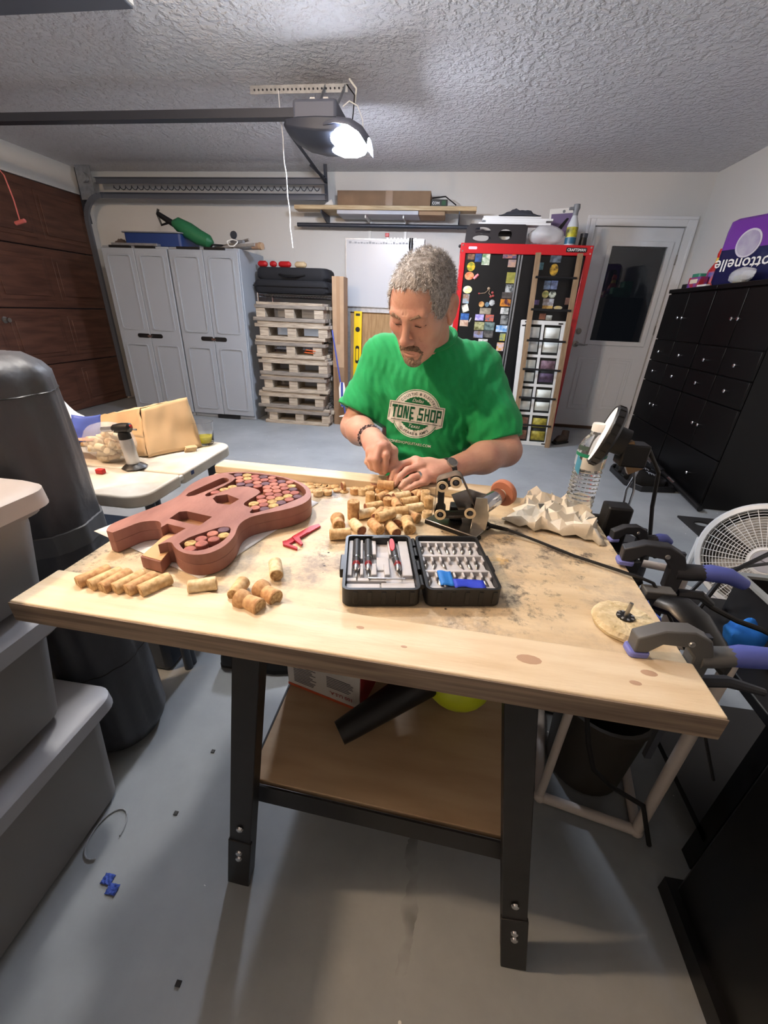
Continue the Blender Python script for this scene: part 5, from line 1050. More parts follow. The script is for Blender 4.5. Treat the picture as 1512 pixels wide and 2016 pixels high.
# ---------------------------------------------------------------- water bottle
bc_ = onz(1146, 1003, ZM+.03); bx2, by2 = .352, .965
wb = thing('water_bottle', 'clear ridged plastic water bottle with white cap on the bench', 'bottle', (bx2, by2, ZM+.014))
zb2 = ZM+.024; TW = Matrix.Translation((bx2, by2, zb2))
prof = [(.024, 0), (.030, .004)]
for k in range(9): prof += [(.0322, .010+k*.0105), (.0285, .0152+k*.0105)]
prof += [(.0325, .108), (.0325, .140), (.031, .150), (.024, .168), (.0135, .182), (.0125, .188)]
MB().lathe(prof, 32, TW).build('bottle_wall', M('pet_clear', (250, 252, 252), .03, trans=.95, ior=1.33), wb, smooth=70)
MB().lathe([(.0145, .188), (.0148, .2), (.0135, .205)], 24, TW).build('cap', 'white_plastic', wb)
MB().lathe([(.0329, .131), (.0329, .139)], 32, TW, cap=False).build('green_label_edge', M('label_green', (20, 120, 88), .5), wb)
m = MB(); R_ = .0331
m.grid(lambda u, v: TW @ Vector((R_*math.cos(math.radians(-140+78*u)), R_*math.sin(math.radians(-140+78*u)), .104+.027*v)), 12, 3); m.build('label', M('label_pale', (206, 206, 200), .4), wb)
m = MB(); m.grid(lambda u, v: TW @ Vector((.0333*math.cos(math.radians(-165+26*u)), .0333*math.sin(math.radians(-165+26*u)), .100+.034*v-.012*u)), 6, 3); m.build('blue_label_flash', M('label_blue', (70, 140, 170), .4), wb)
# ---------------------------------------------------------------- buffing wheel
bw = onz(1228, 1222, ZM+.010); t = thing('buffing_wheel', 'fluffy cream buffing wheel with black hub on the bench', 'buffing wheel', (bw.x, bw.y, ZM+.001))
nn = noise2(55, 9, 20, 60); m = MB(); rings = []
for r, z in ((.012, .0165), (.022, .0165), (.034, .018), (.043, .015), (.047, .008), (.044, .001), (.02, .0005)):
    rings.append([Vector((bw.x+r*(1+.05*nn((math.cos(a), math.sin(a), r*20)))*math.cos(a), bw.y+r*(1+.05*nn((math.cos(a), math.sin(a), r*20)))*math.sin(a), ZM+.001+z*(1+.12*nn((2*math.cos(a), 2*math.sin(a), r*40))))) for a in [2*math.pi*k/48 for k in range(48)]])
m.loft(rings); m.build('fleece_disc', M('fleece', (222, 208, 174), .95, col2=(196, 178, 138), vs=60, bump=.003, bs=160), t)
MB().lathe([(.013, .0165), (.013, .019), (.008, .0195)], 24, Matrix.Translation((bw.x, bw.y, ZM+.001))).build('hub', 'black_plastic', t)
for k in range(8):
    a = k*math.pi/4; MB().bx(-.0015, .0015, .0085, .0125, .019, .0205, Matrix.Translation((bw.x, bw.y, ZM+.001)) @ Matrix.Rotation(a, 4, 'Z')).build('hub_tooth', 'galv', t, bev=.0003)
MB().cyl((bw.x, bw.y, ZM+.018), (bw.x+.002, bw.y, ZM+.045), .003, n=12).build('arbor', 'steel', t)
# ---------------------------------------------------------------- quick clamps on the right edge
CG = M('clamp_grey', (86, 87, 88), .5); CB = M('clamp_dark', (40, 42, 48), .5); BP = M('clamp_blue', (74, 86, 160), .5); BP2 = M('pad_blue', (112, 118, 190), .6)
def clamp(px, py, ang, lab, cm, hl=.17, sc=.75):
    p = onz(px, py, ZT); t = thing('bar_clamp', lab, 'clamp', (p.x, p.y, ZT), ang); t.scale = (sc, sc, sc); dz = .047-.0395/sc
    YZ = Matrix(((1, 0, 0, 0), (0, 0, 1, 0), (0, 1, 0, 0), (0, 0, 0, 1)))
    def pz(nm, o, w, mat, bev=.003): return MB().prism(o, -w/2, w/2, YZ).build(nm, mat, t, world=False, bev=bev)
    pz('upper_jaw', [(-.012, .012), (-.014, .046), (.030, .068), (.082, .070), (.118, .052), (.132, .02), (.132, -.05), (.100, -.05), (.098, .012), (.078, .034), (.034, .036), (.012, .014)], .030, cm)
    MB().prism(rrect(.038, .034, .008, 4, 0, 0), .0002, .013).build('upper_pad', BP2, t, world=False, bev=.003)
    MB().bx(.108, .122, -.006, .006, -.30, .055).build('bar', 'steel_dark', t, world=False)
    pz('lower_jaw', [(x_, z_+dz) for x_, z_ in ((-.012, -.058), (-.012, -.085), (.03, -.115), (.14, -.12), (.14, -.065), (.05, -.07), (.012, -.058))], .028, cm)
    MB().prism(rrect(.034, .030, .008, 4, 0, 0), -.058+dz, -.047+dz).build('lower_pad', BP2, t, world=False, bev=.002)
    m = MB(); m.tube([(.115, 0, .0), (.145, 0, .004), (.18, 0, .010)], [.020, .021, .019], 12); m.build('grip_neck', cm, t, world=False)
    m = MB(); m.tube([(.165, 0, .008), (.19, 0, .012), (.165+hl*.6, 0, .012), (.165+hl, 0, -.004), (.17+hl, 0, -.008)], [.018, .0215, .020, .014, .006], 14); m.build('blue_grip', BP, t, world=False)
    m = MB(); m.tube([(.14, 0, -.06), (.19, 0, -.055), (.15+hl*.7, 0, -.075)], [.012, .012, .008], 10); m.build('trigger', CB, t, world=False)
    MB().lathe([(.006, 0), (.005, .003)], 12, Matrix.Translation((.082, -.0152, .044)) @ Matrix.Rotation(math.radians(90), 4, 'X')).build('rivet', 'galv', t, world=False)
    return t
clamp(1250, 1284, math.radians(4), 'grey bar clamp with blue grip beside the buffing wheel', CG)
clamp(1228, 1108, math.radians(-8), 'dark bar clamp with blue grip where the sander cord leaves the bench', CB, hl=.10, sc=.78)
clamp(1206, 1064, math.radians(10), 'small black bar clamp beside the paper towel', CB, hl=.07, sc=.55)
t = thing('vice_guard', 'black curved plastic guard hanging off the bench edge between clamps', 'tool guard', (.45, .60, .70))
m = MB(); rings = []
for s, (x, y, z, w) in enumerate(((.425, .660, .725, .022), (.445, .640, .735, .032), (.465, .61, .725, .034), (.485, .575, .70, .028), (.497, .555, .68, .012))):
    rings.append([Vector((x+w*math.cos(a)*.8, y+w*math.cos(a)*.55, z+.016*math.sin(a))) for a in [2*math.pi*k/12 for k in range(12)]])
m.loft(rings); m.build('shell', 'black_satin', t)
MB().bx(.40, .452, .665, .69, .725, .742).build('grey_bracket', 'clamp_grey', t, bev=.002)
tp_ = MB(); nn = noise2(92, 6, 20, 40); c_ = onz(1300, 1195, .70)
tp_.grid(lambda u, v: Vector((.398+.03*u, .60+.05*v, .735-.07*u+.008*nn((u*.2, v*.2, 0)))), 8, 8); tag(tp_.build('tape_tail', M('tape_pale', (60, 84, 176), .6), solid=.0008), 'blue masking tape tail hanging from the bench edge', 'tape')
# ---------------------------------------------------------------- clip lamp at the back corner of the bench
t = thing('clip_lamp', 'round clip-on lamp with white face and black rim by the bottle', 'lamp', (.43, .93, ZT))
fc = ony(1186, 855, .93); nd = Vector((-.93, .27, .25)).normalized(); QL = nd.to_track_quat('Z', 'Y').to_matrix().to_4x4(); TLm = Matrix.Translation(fc) @ QL @ Matrix.Scale(.84, 4)
MB().lathe([(.005, .0), (.072, 0), (.074, -.002)], 32, TLm).build('white_face', M('lamp_white', (244, 244, 244), .4), t)
m = MB().lathe([(.0735, -.001), (.075, .002), (.079, -.003), (.079, -.020), (.070, -.026), (.035, -.032), (.034, -.060), (.005, -.062)], 32, TLm, cap=False); m.build('rim', 'black_plastic', t)
for k in range(20): MB().bx(-.003, .003, .0785, .0805, -.018, -.003, TLm @ Matrix.Rotation(k*math.pi/10, 4, 'Z')).build('rim_rib', 'black_satin', t, bev=.0006)
bk = fc-nd*.05; a1 = bk+Vector((.03, .0, -.045)); a2 = Vector((.425, .94, ZT+.05))
MB().bar(bk, bk+Vector((.035, 0, -.06)), .03, .012, (0, 1, 0)).build('hinge_arm', M('brass_dim', (150, 124, 92), .35, .8), t); MB().bx(bk.x-.005, bk.x+.05, bk.y-.012, bk.y+.03, bk.z-.05, bk.z+.0).build('ballast_box', 'black_plastic', t, bev=.004)
e0 = bk+Vector((.035, 0, -.06)); e1 = onz(1236, 1000, ZT+.004)
MB().tube([e0, e0.lerp(e1, .5)+Vector((.006, 0, 0)), e1], .0028, 8).build('rod', 'chrome', t); MB().tube([e0+Vector((.012, .01, 0)), e0.lerp(e1, .5)+Vector((-.006, .01, 0)), e1+Vector((-.012, .0, 0))], .0028, 8).build('rod', 'chrome', t)
m = MB(); m.tube([bk+Vector((.05, 0, -.01)), bk+Vector((.085, 0, -.06)), Vector((.50, .93, .80)), Vector((.515, .92, .72)), Vector((.50, .90, .55)), Vector((.56, .88, .30))], .0045, 8); m.build('lamp_cord', 'black_plastic', t)
MB().bx(.397, .452, .90, .945, ZT-.06, ZT+.05).build('clip_jaw', 'black_plastic', t, bev=.005)
MB().lathe([(.024, 0), (.024, .006)], 20, Matrix.Translation((.475, .905, .735)) @ Matrix.Rotation(math.radians(25), 4, 'Y')).build('clip_knob', 'black_plastic', t); MB().bx(.45, .47, .91, .93, .74, .752).build('blue_grip', BP, t, bev=.002)
# ================================================================ white folding table on the left
ZF = .72; M('hdpe', (222, 222, 216), .5, var=.05, vs=12, bump=.0005, bs=200)
ft = thing('folding_table', 'white plastic bi-fold table with grey legs beside the workbench', 'table', (-1.15, 1.0, 0))
FX, F0, FM, F1 = -.752, .862, 1.045, 1.372
M('hdpe_worn', (224, 222, 214), .5, col2=(196, 184, 164), vs=7, detail=8)
for nm, y0, y1 in (('near_leaf', F0, FM-.004), ('far_leaf', FM+.004, F1)):
    w, h = .80, y1-y0; o = []
    for (cx, cy, a0, r) in ((FX-.055, y1-.055, 0, .055), (FX-w+.055, y1-.055, 90, .055), (FX-w+.012, y0+.012, 180, .012), (FX-.012, y0+.012, 270, .012)):
        if nm == 'near_leaf': cx, cy, r = {0: (FX-.012, y1-.012, .012), 90: (FX-w+.012, y1-.012, .012), 180: (FX-w+.055, y0+.055, .055), 270: (FX-.055, y0+.055, .055)}[a0]
        for i in range(7): a = math.radians(a0+15*i); o.append((cx+r*math.cos(a), cy+r*math.sin(a)))
    MB().prism(o, ZF-.036, ZF).build(nm, 'hdpe_worn', ft, bev=.006, seg=3)
MB().bx(FX-.012, FX-.002, FM-.03, FM+.045, ZF-.022, ZF-.006).build('hinge_latch', 'white_plastic', ft, bev=.003); MB().bx(FX-.004, FX+.001, FM+.045, FM+.06, ZF-.02, ZF-.008).build('blue_sticker', 'blue_plastic', ft)
for y in (F0+.10, F1-.07):
    for x in (FX-.06, FX-.72): MB().cyl((x, y, 0), (x, y, ZF-.036), .0145, n=12).build('leg', M('leg_grey', (72, 78, 86), .45, .4), ft)
    MB().cyl((FX-.06, y, .25), (FX-.72, y, .25), .010, n=10).build('cross_bar', 'leg_grey', ft)
MB().cyl((FX-.06, FM-.06, 0), (FX-.06, FM-.06, ZF-.036), .0145, n=12).build('leg', 'leg_grey', ft)
t = thing('lidded_bin', 'dark blue grey plastic bin on the floor under folding table', 'bin', (-1.15, 1.1, 0)); MB().bx(-1.42, -.86, .93, 1.30, 0, .36).build('bin', M('bin_slate', (52, 62, 76), .5), t, bev=.02); MB().bx(-1.45, -.83, .90, 1.33, .36, .385).build('lid', 'bin_slate', t, bev=.008)
zf_ = ZF+.0008
# paper bag lying on its side
t = thing('paper_bag', 'brown paper grocery bag lying open on the folding table', 'paper bag', (-1.05, 1.22, zf_))
A1 = [onz(265, 909, zf_+.002), onz(352, 880, zf_+.002)]
f0 = [(-.935, 1.145, .004), (-.835, 1.30, .004), (-.885, 1.335, .165), (-.975, 1.21, .145)]
b0 = [(-1.22, 1.20, .004), (-1.18, 1.345, .004), (-1.20, 1.345, .075), (-1.23, 1.24, .085)]
f0 = [Vector((a, b, zf_+c)) for a, b, c in f0]; b0 = [Vector((a, b, zf_+c)) for a, b, c in b0]
nn = noise2(61, 7, 14, 34); m = MB()
def bagp(u, v):   # u around, v along
    k = u*4; i = int(k) % 4; s = k-int(k); p = f0[i].lerp(f0[(i+1) % 4], s).lerp(b0[i].lerp(b0[(i+1) % 4], s), v); d = .010*nn((p.x*2.5, p.y*2.5, p.z*3)); p = p+Vector((d*.6, d*.8, max(-.001, d))); p.z = max(p.z, zf_+.0012); return p
m.grid(lambda u, v: bagp(u % 1.0 if u < 1 else 0, v), 40, 18); m.build('bag_wall', M('kraft', (202, 172, 132), .8, var=.07, vs=7), t, smooth=40, solid=.0008)
m = MB(); m.grid(lambda u, v: b0[0].lerp(b0[1], u).lerp(b0[3].lerp(b0[2], u), v), 6, 6); m.build('bag_base', 'kraft', t, solid=.0008)
m = MB(); m.grid(lambda u, v: f0[0].lerp(f0[1], u).lerp(f0[3].lerp(f0[2], u), v)+Vector((.004+.010*nn((u*.3, v*.3, 0)), -.004, 0)), 14, 14); m.build('bag_front_panel', 'kraft', t, smooth=40, solid=.0008)
# white plastic carrier bag behind
nn = noise2(63, 8, 7, 16); m = MB()
m.grid(lambda u, v: Vector((-1.52+.285*u, 1.12+.245*v, zf_+.002+.165*math.sin(math.pi*min(1, v*1.02))*math.sin(math.pi*(.1+.86*u))**.6*(1+.3*nn((u, v, 0))))), 30, 24)
tag(m.build('carrier_bag', M('bag_white', (226, 226, 224), .5), solid=.0008, smooth=50), 'crumpled white carrier bag behind the paper bag', 'bag')
m = MB(); m.tube([(-1.28, 1.12, zf_+.06), (-1.15, 1.16, zf_+.085), (-1.03, 1.17, zf_+.085), (-.96, 1.155, zf_+.09)], .003, 6); tag(m.build('thin_wire', 'grey_plastic'), 'thin grey wire arching over the plastic bags', 'wire')
m = MB(); nn = noise2(64, 6, 12, 30); m.grid(lambda u, v: Vector((-1.34+.30*u, 1.06+.10*v, zf_+.055+.02*u+.012*nn((u*.4, v*.4, 0)))), 16, 8); tag(m.build('wrapping_sheet', M('salmon_paper', (200, 150, 124), .7), solid=.001), 'crumpled salmon wrapping sheet between bags on the folding table', 'paper')
# zip bags with cork offcuts
def zipbag(c, r, seed, lab, col, n, tint):
    t = thing('zip_bag', lab, 'bag', (c[0], c[1], zf_)); crumple_bag((c[0], c[1], c[2]), r, seed, 'bag_film', tint, None, None, .12, t)
    rr = random.Random(seed)
    for k in range(n):
        a = rr.uniform(0, 6.28); q = math.sqrt(rr.random())*.74; h = rr.uniform(-.75, .35)
        k2 = math.sqrt(max(.05, 1-h*h)); p = Vector((c[0]+r[0]*q*k2*math.cos(a), c[1]+r[1]*q*k2*math.sin(a), max(zf_+.013, c[2]+r[2]*h)))
        d = Vector((rr.uniform(-1, 1), rr.uniform(-1, 1), rr.uniform(-.25, .25))).normalized()*.016
        MB().tube([p-d, p-d*.85, p+d*.85, p+d], [.009, .0105, .0105, .009], 10).build('cork_piece', col[k % len(col)], t)
    return t
FILM = M('zip_film', (240, 242, 246), .12); FILM.node_tree.nodes['Principled BSDF'].inputs['Alpha'].default_value = .16
z1 = zipbag((-1.018, 1.10, zf_+.062), (.080, .055, .064), 71, 'clear zip bag full of cork offcuts behind the torch', [CT[1], CT[0], M('offcut_pale', (232, 214, 176), .8)], 46, FILM)
m = MB(); nn = noise2(73, 6, 8, 18); m.grid(lambda u, v: Vector((-1.13+.085*u, 1.075+.03*v+.02*u, zf_+.055+.085*v+.015*nn((u*.6, v*.6, 0)))), 10, 10); m.build('blue_zip_top', M('zip_blue', (96, 118, 206), .25, trans=.35, ior=1.15), z1, solid=.0008)
zipbag((-1.11, .965, zf_+.055), (.095, .055, .057), 74, 'clear zip bag of brown offcuts next to the black bag', [M('offcut_tan', (206, 170, 140), .8), CT[1], M('offcut_rose', (190, 130, 110), .8)], 26, FILM)
tag(MB().bx(-.985, -.962, .985, 1.0, zf_, zf_+.014).build('red_zip_tab', 'red_plastic', bev=.002), 'tiny red zip slider on the folding table', 'clip')
# butane torch
tp = onz(266, 921, zf_); t = thing('butane_torch', 'silver butane torch with black head standing on the folding table', 'torch', (tp.x, tp.y, zf_)); TT = Matrix.Translation((tp.x, tp.y, zf_))
MB().lathe([(.034, 0), (.036, .004), (.030, .010), (.018, .014), (.016, .016)], 8, TT).build('base', 'black_plastic', t)
TT2 = TT @ Matrix.Rotation(math.radians(-5), 4, 'Y')
MB().lathe([(.0165, .014), (.0185, .018), (.0185, .088), (.017, .092)], 24, TT2).build('fuel_body', M('torch_silver', (190, 192, 194), .35, .6), t)
MB().lathe([(.0175, .09), (.0170, .105), (.014, .112)], 20, TT2).build('collar', 'black_plastic', t)
m = MB(); m.tube([TT2 @ Vector((x, 0, z)) for x, z in ((.028, .121), (.024, .124), (.0, .123), (-.025, .122), (-.030, .121))], [.008, .014, .0155, .0125, .009], 14); m.build('head', 'black_plastic', t)
m = MB(); m.tube([TT2 @ Vector((-.028, 0, .121)), TT2 @ Vector((-.068, 0, .119))], [.0075, .0080], 14); m.build('flame_tube', 'chrome', t)
m = MB(); m.tube([TT2 @ Vector((.022, 0, .127)), TT2 @ Vector((.032, 0, .128))], [.006, .005], 10); m.build('red_button', 'red_plastic', t)
MB().ball(TT2 @ Vector((-.020, -.013, .118)), .0022, 8, 6).build('rivet', 'chrome', t)
# whisky glass
gp_ = onz(404, 874, zf_); t = thing('whisky_glass', 'cut glass tumbler with yellow drink on the table corner', 'glass', (gp_.x, gp_.y, zf_)); TG = Matrix.Translation((gp_.x, gp_.y, zf_))
GL = M('clear_glass', (255, 255, 255), .01, trans=1.0, ior=1.45)
prof = [(.028, 0), (.0305, .002), (.031, .004)]
n_s = 24; m = MB(); rings = []
for r, z, cut in ((.027, 0, 0), (.030, .003, 0), (.0315, .012, 1), (.0312, .02, -1), (.0325, .03, 1), (.0325, .038, -1), (.034, .046, 1), (.035, .052, 0), (.038, .083, 0), (.0365, .083, 0), (.0335, .052, 0), (.029, .014, 0), (.026, .009, 0), (.004, .009, 0)):
    rings.append([TG @ Vector(((r+.0009*cut*(1 if j % 2 else -1))*math.cos(2*math.pi*j/48), (r+.0009*cut*(1 if j % 2 else -1))*math.sin(2*math.pi*j/48), z)) for j in range(48)])
m.loft(rings); m.build('tumbler', GL, t, smooth=25)
MB().lathe([(.004, .0092), (.0262, .0092), (.0292, .016), (.0308, .030), (.004, .030)], 32, TG).build('drink', M('whisky', (236, 226, 60), .05, trans=.75, ior=1.33), t)
tl = onz(375, 887, zf_)
for k in range(3):
    m = MB().bx(-.018, .018, -.015, .015, zf_+.0052*k, zf_+.0048+.0052*k, Matrix.Translation((tl.x+.002*k, tl.y, 0)) @ Matrix.Rotation(.5+.15*k, 4, 'Z'))
    tag(m.build('wood_square', 'pine', bev=.0008), ['bottom', 'middle', 'top'][k]+' thin wooden square in the little pile by the glass', 'wood piece', 'wooden squares by the glass')
# ================================================================ tall black bag
bg = thing('black_bag', 'tall black padded cylindrical bag with grey strap beside the folding table', 'bag', (-.88, .704, 0))
nn = noise2(81, 12, 4, 13); n3 = noise2(82, 8, 12, 30); rings = []
BX, BY, BR = -.880, .728, .122
for i in range(61):
    k = i/60; z = k*1.075; r = BR*(1-.02*k)
    if k < .06: r *= .80+.2*math.sin(k/.06*math.pi/2)
    if k > .965: r *= .60+.40*math.cos((k-.965)/.035*math.pi/2*.9)
    ring = []
    for j in range(72):
        a = 2*math.pi*j/72; d = .010*nn((math.cos(a)*1.1, math.sin(a)*1.1, z*.7))+.007*n3((math.cos(a), math.sin(a), z*.5))
        if k in (0,): d = 0
        ring.append(Vector((BX-.046*z+(r+d)*math.cos(a), BY+(r+d)*math.sin(a), z)))
    rings.append(ring)
M('bag_black', (66, 68, 74), .48, bump=.003, bs=22)
MB().loft(rings).build('shell', 'bag_black', bg, smooth=60)
def ringat(z, dr): return [Vector((BX-.046*z+(BR*(1-.02*z)+dr+.010*nn((math.cos(a)*1.1, math.sin(a)*1.1, z*.7))+.007*n3((math.cos(a), math.sin(a), z*.5)))*math.cos(a), BY+(BR*(1-.02*z)+dr+.010*nn((math.cos(a)*1.1, math.sin(a)*1.1, z*.7))+.007*n3((math.cos(a), math.sin(a), z*.5)))*math.sin(a), z)) for a in [2*math.pi*j/72 for j in range(72)]]
MB().loft([ringat(z, d) for z, d in ((.665, -.002), (.667, .004), (.712, .004), (.714, -.002))], cap=False).build('strap', M('strap_grey', (84, 86, 90), .5), bg)
for z in (.30, 1.0): MB().loft([ringat(z, -.003), ringat(z+.004, .002), ringat(z+.008, -.003)], cap=False).build('seam', 'black_satin', bg)
# ================================================================ grey storage totes
TG_ = M('tote_grey', (122, 120, 120), .48); TL_ = M('tote_lid', (156, 158, 164), .42); TL2 = M('tote_lid_warm', (170, 164, 160), .45)
def tote(x1, y0, y1, z0, h, lab, lid, w=.40, fl=.02):
    t = thing('storage_tote', lab, 'tote', (x1-w/2, (y0+y1)/2, z0), group=None); cx, cy = x1-w/2, (y0+y1)/2
    def rr_(k, z, r=.04): return [Vector((x, y, z)) for x, y in rrect(w+2*k, (y1-y0)+2*k, r, 5, cx, cy)]
    MB().loft([rr_(-.012, z0), rr_(0, z0+.012), rr_(fl*.75, z0+h-.075), rr_(fl*.78, z0+h-.05)]).build('body', TG_, t, smooth=40)
    MB().loft([rr_(fl+.004, z0+h-.052), rr_(fl+.010, z0+h-.050), rr_(fl+.012, z0+h-.018)]).build('body_rim', TG_, t, smooth=40)
    L_ = MB(); L_.loft([rr_(fl+.012, z0+h-.040), rr_(fl+.022, z0+h-.038), rr_(fl+.020, z0+h-.008), rr_(fl+.010, z0+h), rr_(-.035, z0+h), rr_(-.045, z0+h-.012), ]); L_.build('lid', lid, t, smooth=40)
    MB().loft([rr_(-.075, z0+h-.012, .03), rr_(-.085, z0+h+.012, .03), rr_(-.095, z0+h+.014, .03)]).build('lid_plateau', lid, t, smooth=40)
    return t
tote(-.752, .02, .555, 0, .345, 'lowest grey storage tote of the stack standing on the floor', TL_)
tote(-.758, .03, .515, .361, .275, 'middle grey storage tote in the stack of three', TL_, w=.38, fl=.028)
tote(-.738, .06, .562, .652, .225, 'topmost grey storage tote in the stack of three', TL2, w=.38)
# litter on the floor
for k, (x, y) in enumerate(((213, 1732), (222, 1752))):
    p = onz(x, y, .0); nn = noise2(101+k, 5, 20, 50); m = MB(); m.grid(lambda u, v: Vector((p.x-.012+.024*u, p.y-.01+.02*v, .0015+.008*abs(nn((u*.6, v*.6, 0))))), 8, 8)
    tag(m.build('tape_scrap', M('tape_scrap_blue', (58, 84, 168), .7), solid=.0006), ['round blue tape scrap on the floor near the lowest tote', 'folded blue tape scrap on the floor beside a round scrap'][k], 'tape')
for k, (x, y) in enumerate(((347, 1602), (352, 1938), (420, 1480))): p = onz(x, y, 0); tag(MB().bx(p.x-.006, p.x+.004, p.y-.004, p.y+.005, 0, .003).build('debris_chip', 'black_plastic'), 'tiny dark chip lying on the grey floor', 'debris', 'chips on the floor')
p = onz(205, 1640, 0); m = MB(); m.tube([Vector((p.x+.035*math.cos(a)+.008, p.y+.055*math.sin(a), .003)) for a in [k*.3 for k in range(18)]], .002, 6); tag(m.build('clear_tube', M('tube_grey', (150, 154, 158), .3)), 'thin grey loop of cord on the floor beside totes', 'cord')
# ================================================================ right hand clutter
# white round fan on the floor
fcn = CAMP+ray(1508, 1105)*1.72; t = thing('floor_fan', 'white round floor fan with wire grille beside the bench', 'fan', (fcn.x, fcn.y, 0))
nf = (CAMP-fcn); nf = Vector((nf.x, nf.y, nf.z*.75)).normalized(); QF = nf.to_track_quat('Z', 'Y').to_matrix().to_4x4(); TFn = Matrix.Translation(fcn) @ QF
FW = M('fan_white', (214, 216, 216), .4); FR = .238
MB().loft([[TFn @ Vector((r*math.cos(a), r*math.sin(a), z)) for a in [2*math.pi*k/56 for k in range(56)]] for r, z in ((FR-.022, .004), (FR-.016, .012), (FR, .008), (FR+.006, -.01), (FR, -.05), (FR-.02, -.055))], cap=False).build('rim', FW, t, solid=.003)
def dome(r): return .006+.034*(1-(r/(FR-.018))**2)
g = MB()
for k in range(15):
    r = .062+k*.0114; g.tube([TFn @ Vector((r*math.cos(a), r*math.sin(a), dome(r))) for a in [2*math.pi*i/48 for i in range(49)]], .0014, 5, cap=False)
g.build('grille_ring', FW, t)
for k in range(40):
    a = 2*math.pi*k/40; MB().tube([TFn @ Vector((r*math.cos(a), r*math.sin(a), dome(r)+.002)) for r in (.05, .10, .15, .19, FR-.018)], .0015, 5).build('grille_spoke', FW, t)
MB().lathe([(.058, dome(.05)-.006), (.060, dome(.05)+.004), (.050, dome(.05)+.008), (.048, dome(.05)+.005)], 32, TFn).build('hub_ring', FW, t)
hb_ = MB().lathe([(.046, dome(.05)+.005), (.045, dome(.05)+.008)], 32, TFn).build('hub_badge', M('badge_grey', (170, 172, 182), .4), t)
MB().bar(TFn @ Vector((-.022, .002, dome(.05)+.0085)), TFn @ Vector((.02, -.004, dome(.05)+.0085)), .004, .001).build('badge_mark', 'steel_dark', hb_)
for k in range(3):
    a0 = 2*math.pi*k/3; m = MB(); m.grid(lambda u, v: TFn @ Vector(((.05+.14*v)*math.cos(a0+(u-.5)*1.3), (.05+.14*v)*math.sin(a0+(u-.5)*1.3), -.03+.028*(u-.5))), 8, 4); m.build('blade', M('blade_grey', (170, 168, 164), .4), t, solid=.003)
MB().loft([[TFn @ Vector((r*math.cos(a), r*math.sin(a), z)) for a in [2*math.pi*k/40 for k in range(40)]] for r, z in ((FR-.01, -.052), (.18, -.085), (.09, -.10), (.06, -.16), (.01, -.165))], cap=False).build('rear_shell', M('fan_back', (92, 90, 88), .5), t, solid=.003)
s0 = TFn @ Vector((.0, -FR, -.03))
for s in (-1, 1):
    a = TFn @ Vector((s*(FR+.004), 0, -.03)); MB().tube([a, Vector((a.x, a.y, .03)), Vector((a.x-.06, a.y-.05, .012))], .012, 8).build('stand_leg', FW, t)
b1, b2 = TFn @ Vector((-(FR+.004), 0, -.03)), TFn @ Vector((FR+.004, 0, -.03)); MB().tube([(b1.x, b1.y, .02), (b2.x, b2.y, .02)], .012, 8).build('stand_bar', FW, t)
# grey metal bin with tools, blue paper
cart = thing('utility_cart', 'black utility cart standing in shadow at the bench end', 'cart', (.9, .35, 0))
MB().bx(.625, 1.25, .02, .545, .0, .50).build('body', 'black_satin', cart, bev=.006)
for x in (.635, 1.19):
    for y in (.02, .50): MB().bx(x, x+.06, y, y+.05, 0, .52).build('leg', 'black_satin', cart)
MB().bx(.63, 1.27, .0, .56, .52, .545).build('top_tray', 'black_plastic', cart, bev=.004)
MB().bx(.606, .655, .0, .56, .0, .05).build('base_rail', 'black_satin', cart)
st_ = thing('side_table', 'low black side table between the bench end and the fan', 'table', (.95, .82, 0)); zt_ = .50
MB().bx(.69, 1.25, .60, 1.04, zt_-.025, zt_).build('table_top', 'black_plastic', st_, bev=.004)
for x in (.70, 1.20):
    for y in (.61, .99): MB().bx(x, x+.04, y, y+.04, 0, zt_-.025).build('leg', 'black_satin', st_)
MB().bx(.70, 1.24, .62, 1.02, .10, .12).build('lower_shelf', 'black_satin', st_)
zt_ += .0006
t = thing('parts_bin', 'black open bin with grey edges holding tools on the side table', 'bin', (.95, .9, zt_))
bx0, bx1, by0, by1 = .80, 1.13, .79, 1.0
MB().holed([(bx0, by0), (bx1, by0), (bx1, by1), (bx0, by1)], [[(bx0+.008, by0+.008), (bx1-.008, by0+.008), (bx1-.008, by1-.008), (bx0+.008, by1-.008)]], zt_, zt_+.10).build('bin_wall', 'black_plastic', t)
MB().bx(bx0+.004, bx1-.004, by0+.004, by1-.004, zt_, zt_+.004).build('bin_base', 'black_plastic', t)
MB().holed([(bx0-.006, by0-.006), (bx1+.006, by0-.006), (bx1+.006, by1+.006), (bx0-.006, by1+.006)], [[(bx0+.01, by0+.01), (bx1-.01, by0+.01), (bx1-.01, by1-.01), (bx0+.01, by1-.01)]], zt_+.10, zt_+.108).build('grey_rim', M('rim_grey', (128, 134, 136), .5), t)
for k in range(4): tag(MB().cyl((.83, .82+.042*k, zt_+.02), (1.09, .825+.042*k, zt_+.075+.006*k), .008+.003*(k % 2), n=10).build('hand_tool', ['chrome', 'steel', 'black_plastic', 'steel_dark'][k]), ['chrome', 'brushed steel', 'black plastic', 'dark grey'][k]+' tool shaft lying in the parts bin', 'tool', 'tools in the parts bin')
crumple_bag((.748, .845, zt_+.034), (.040, .036, .034), 120, 'paper_ball', M('paper_blue', (30, 116, 214), .8), 'crumpled bright blue shop paper ball on the side table', 'paper', .45)
tag(MB().bx(.765, .792, .755, .785, zt_, zt_+.026).build('foil_lump', 'galv', bev=.008), 'small crumpled silver lump beside blue paper', 'foil')
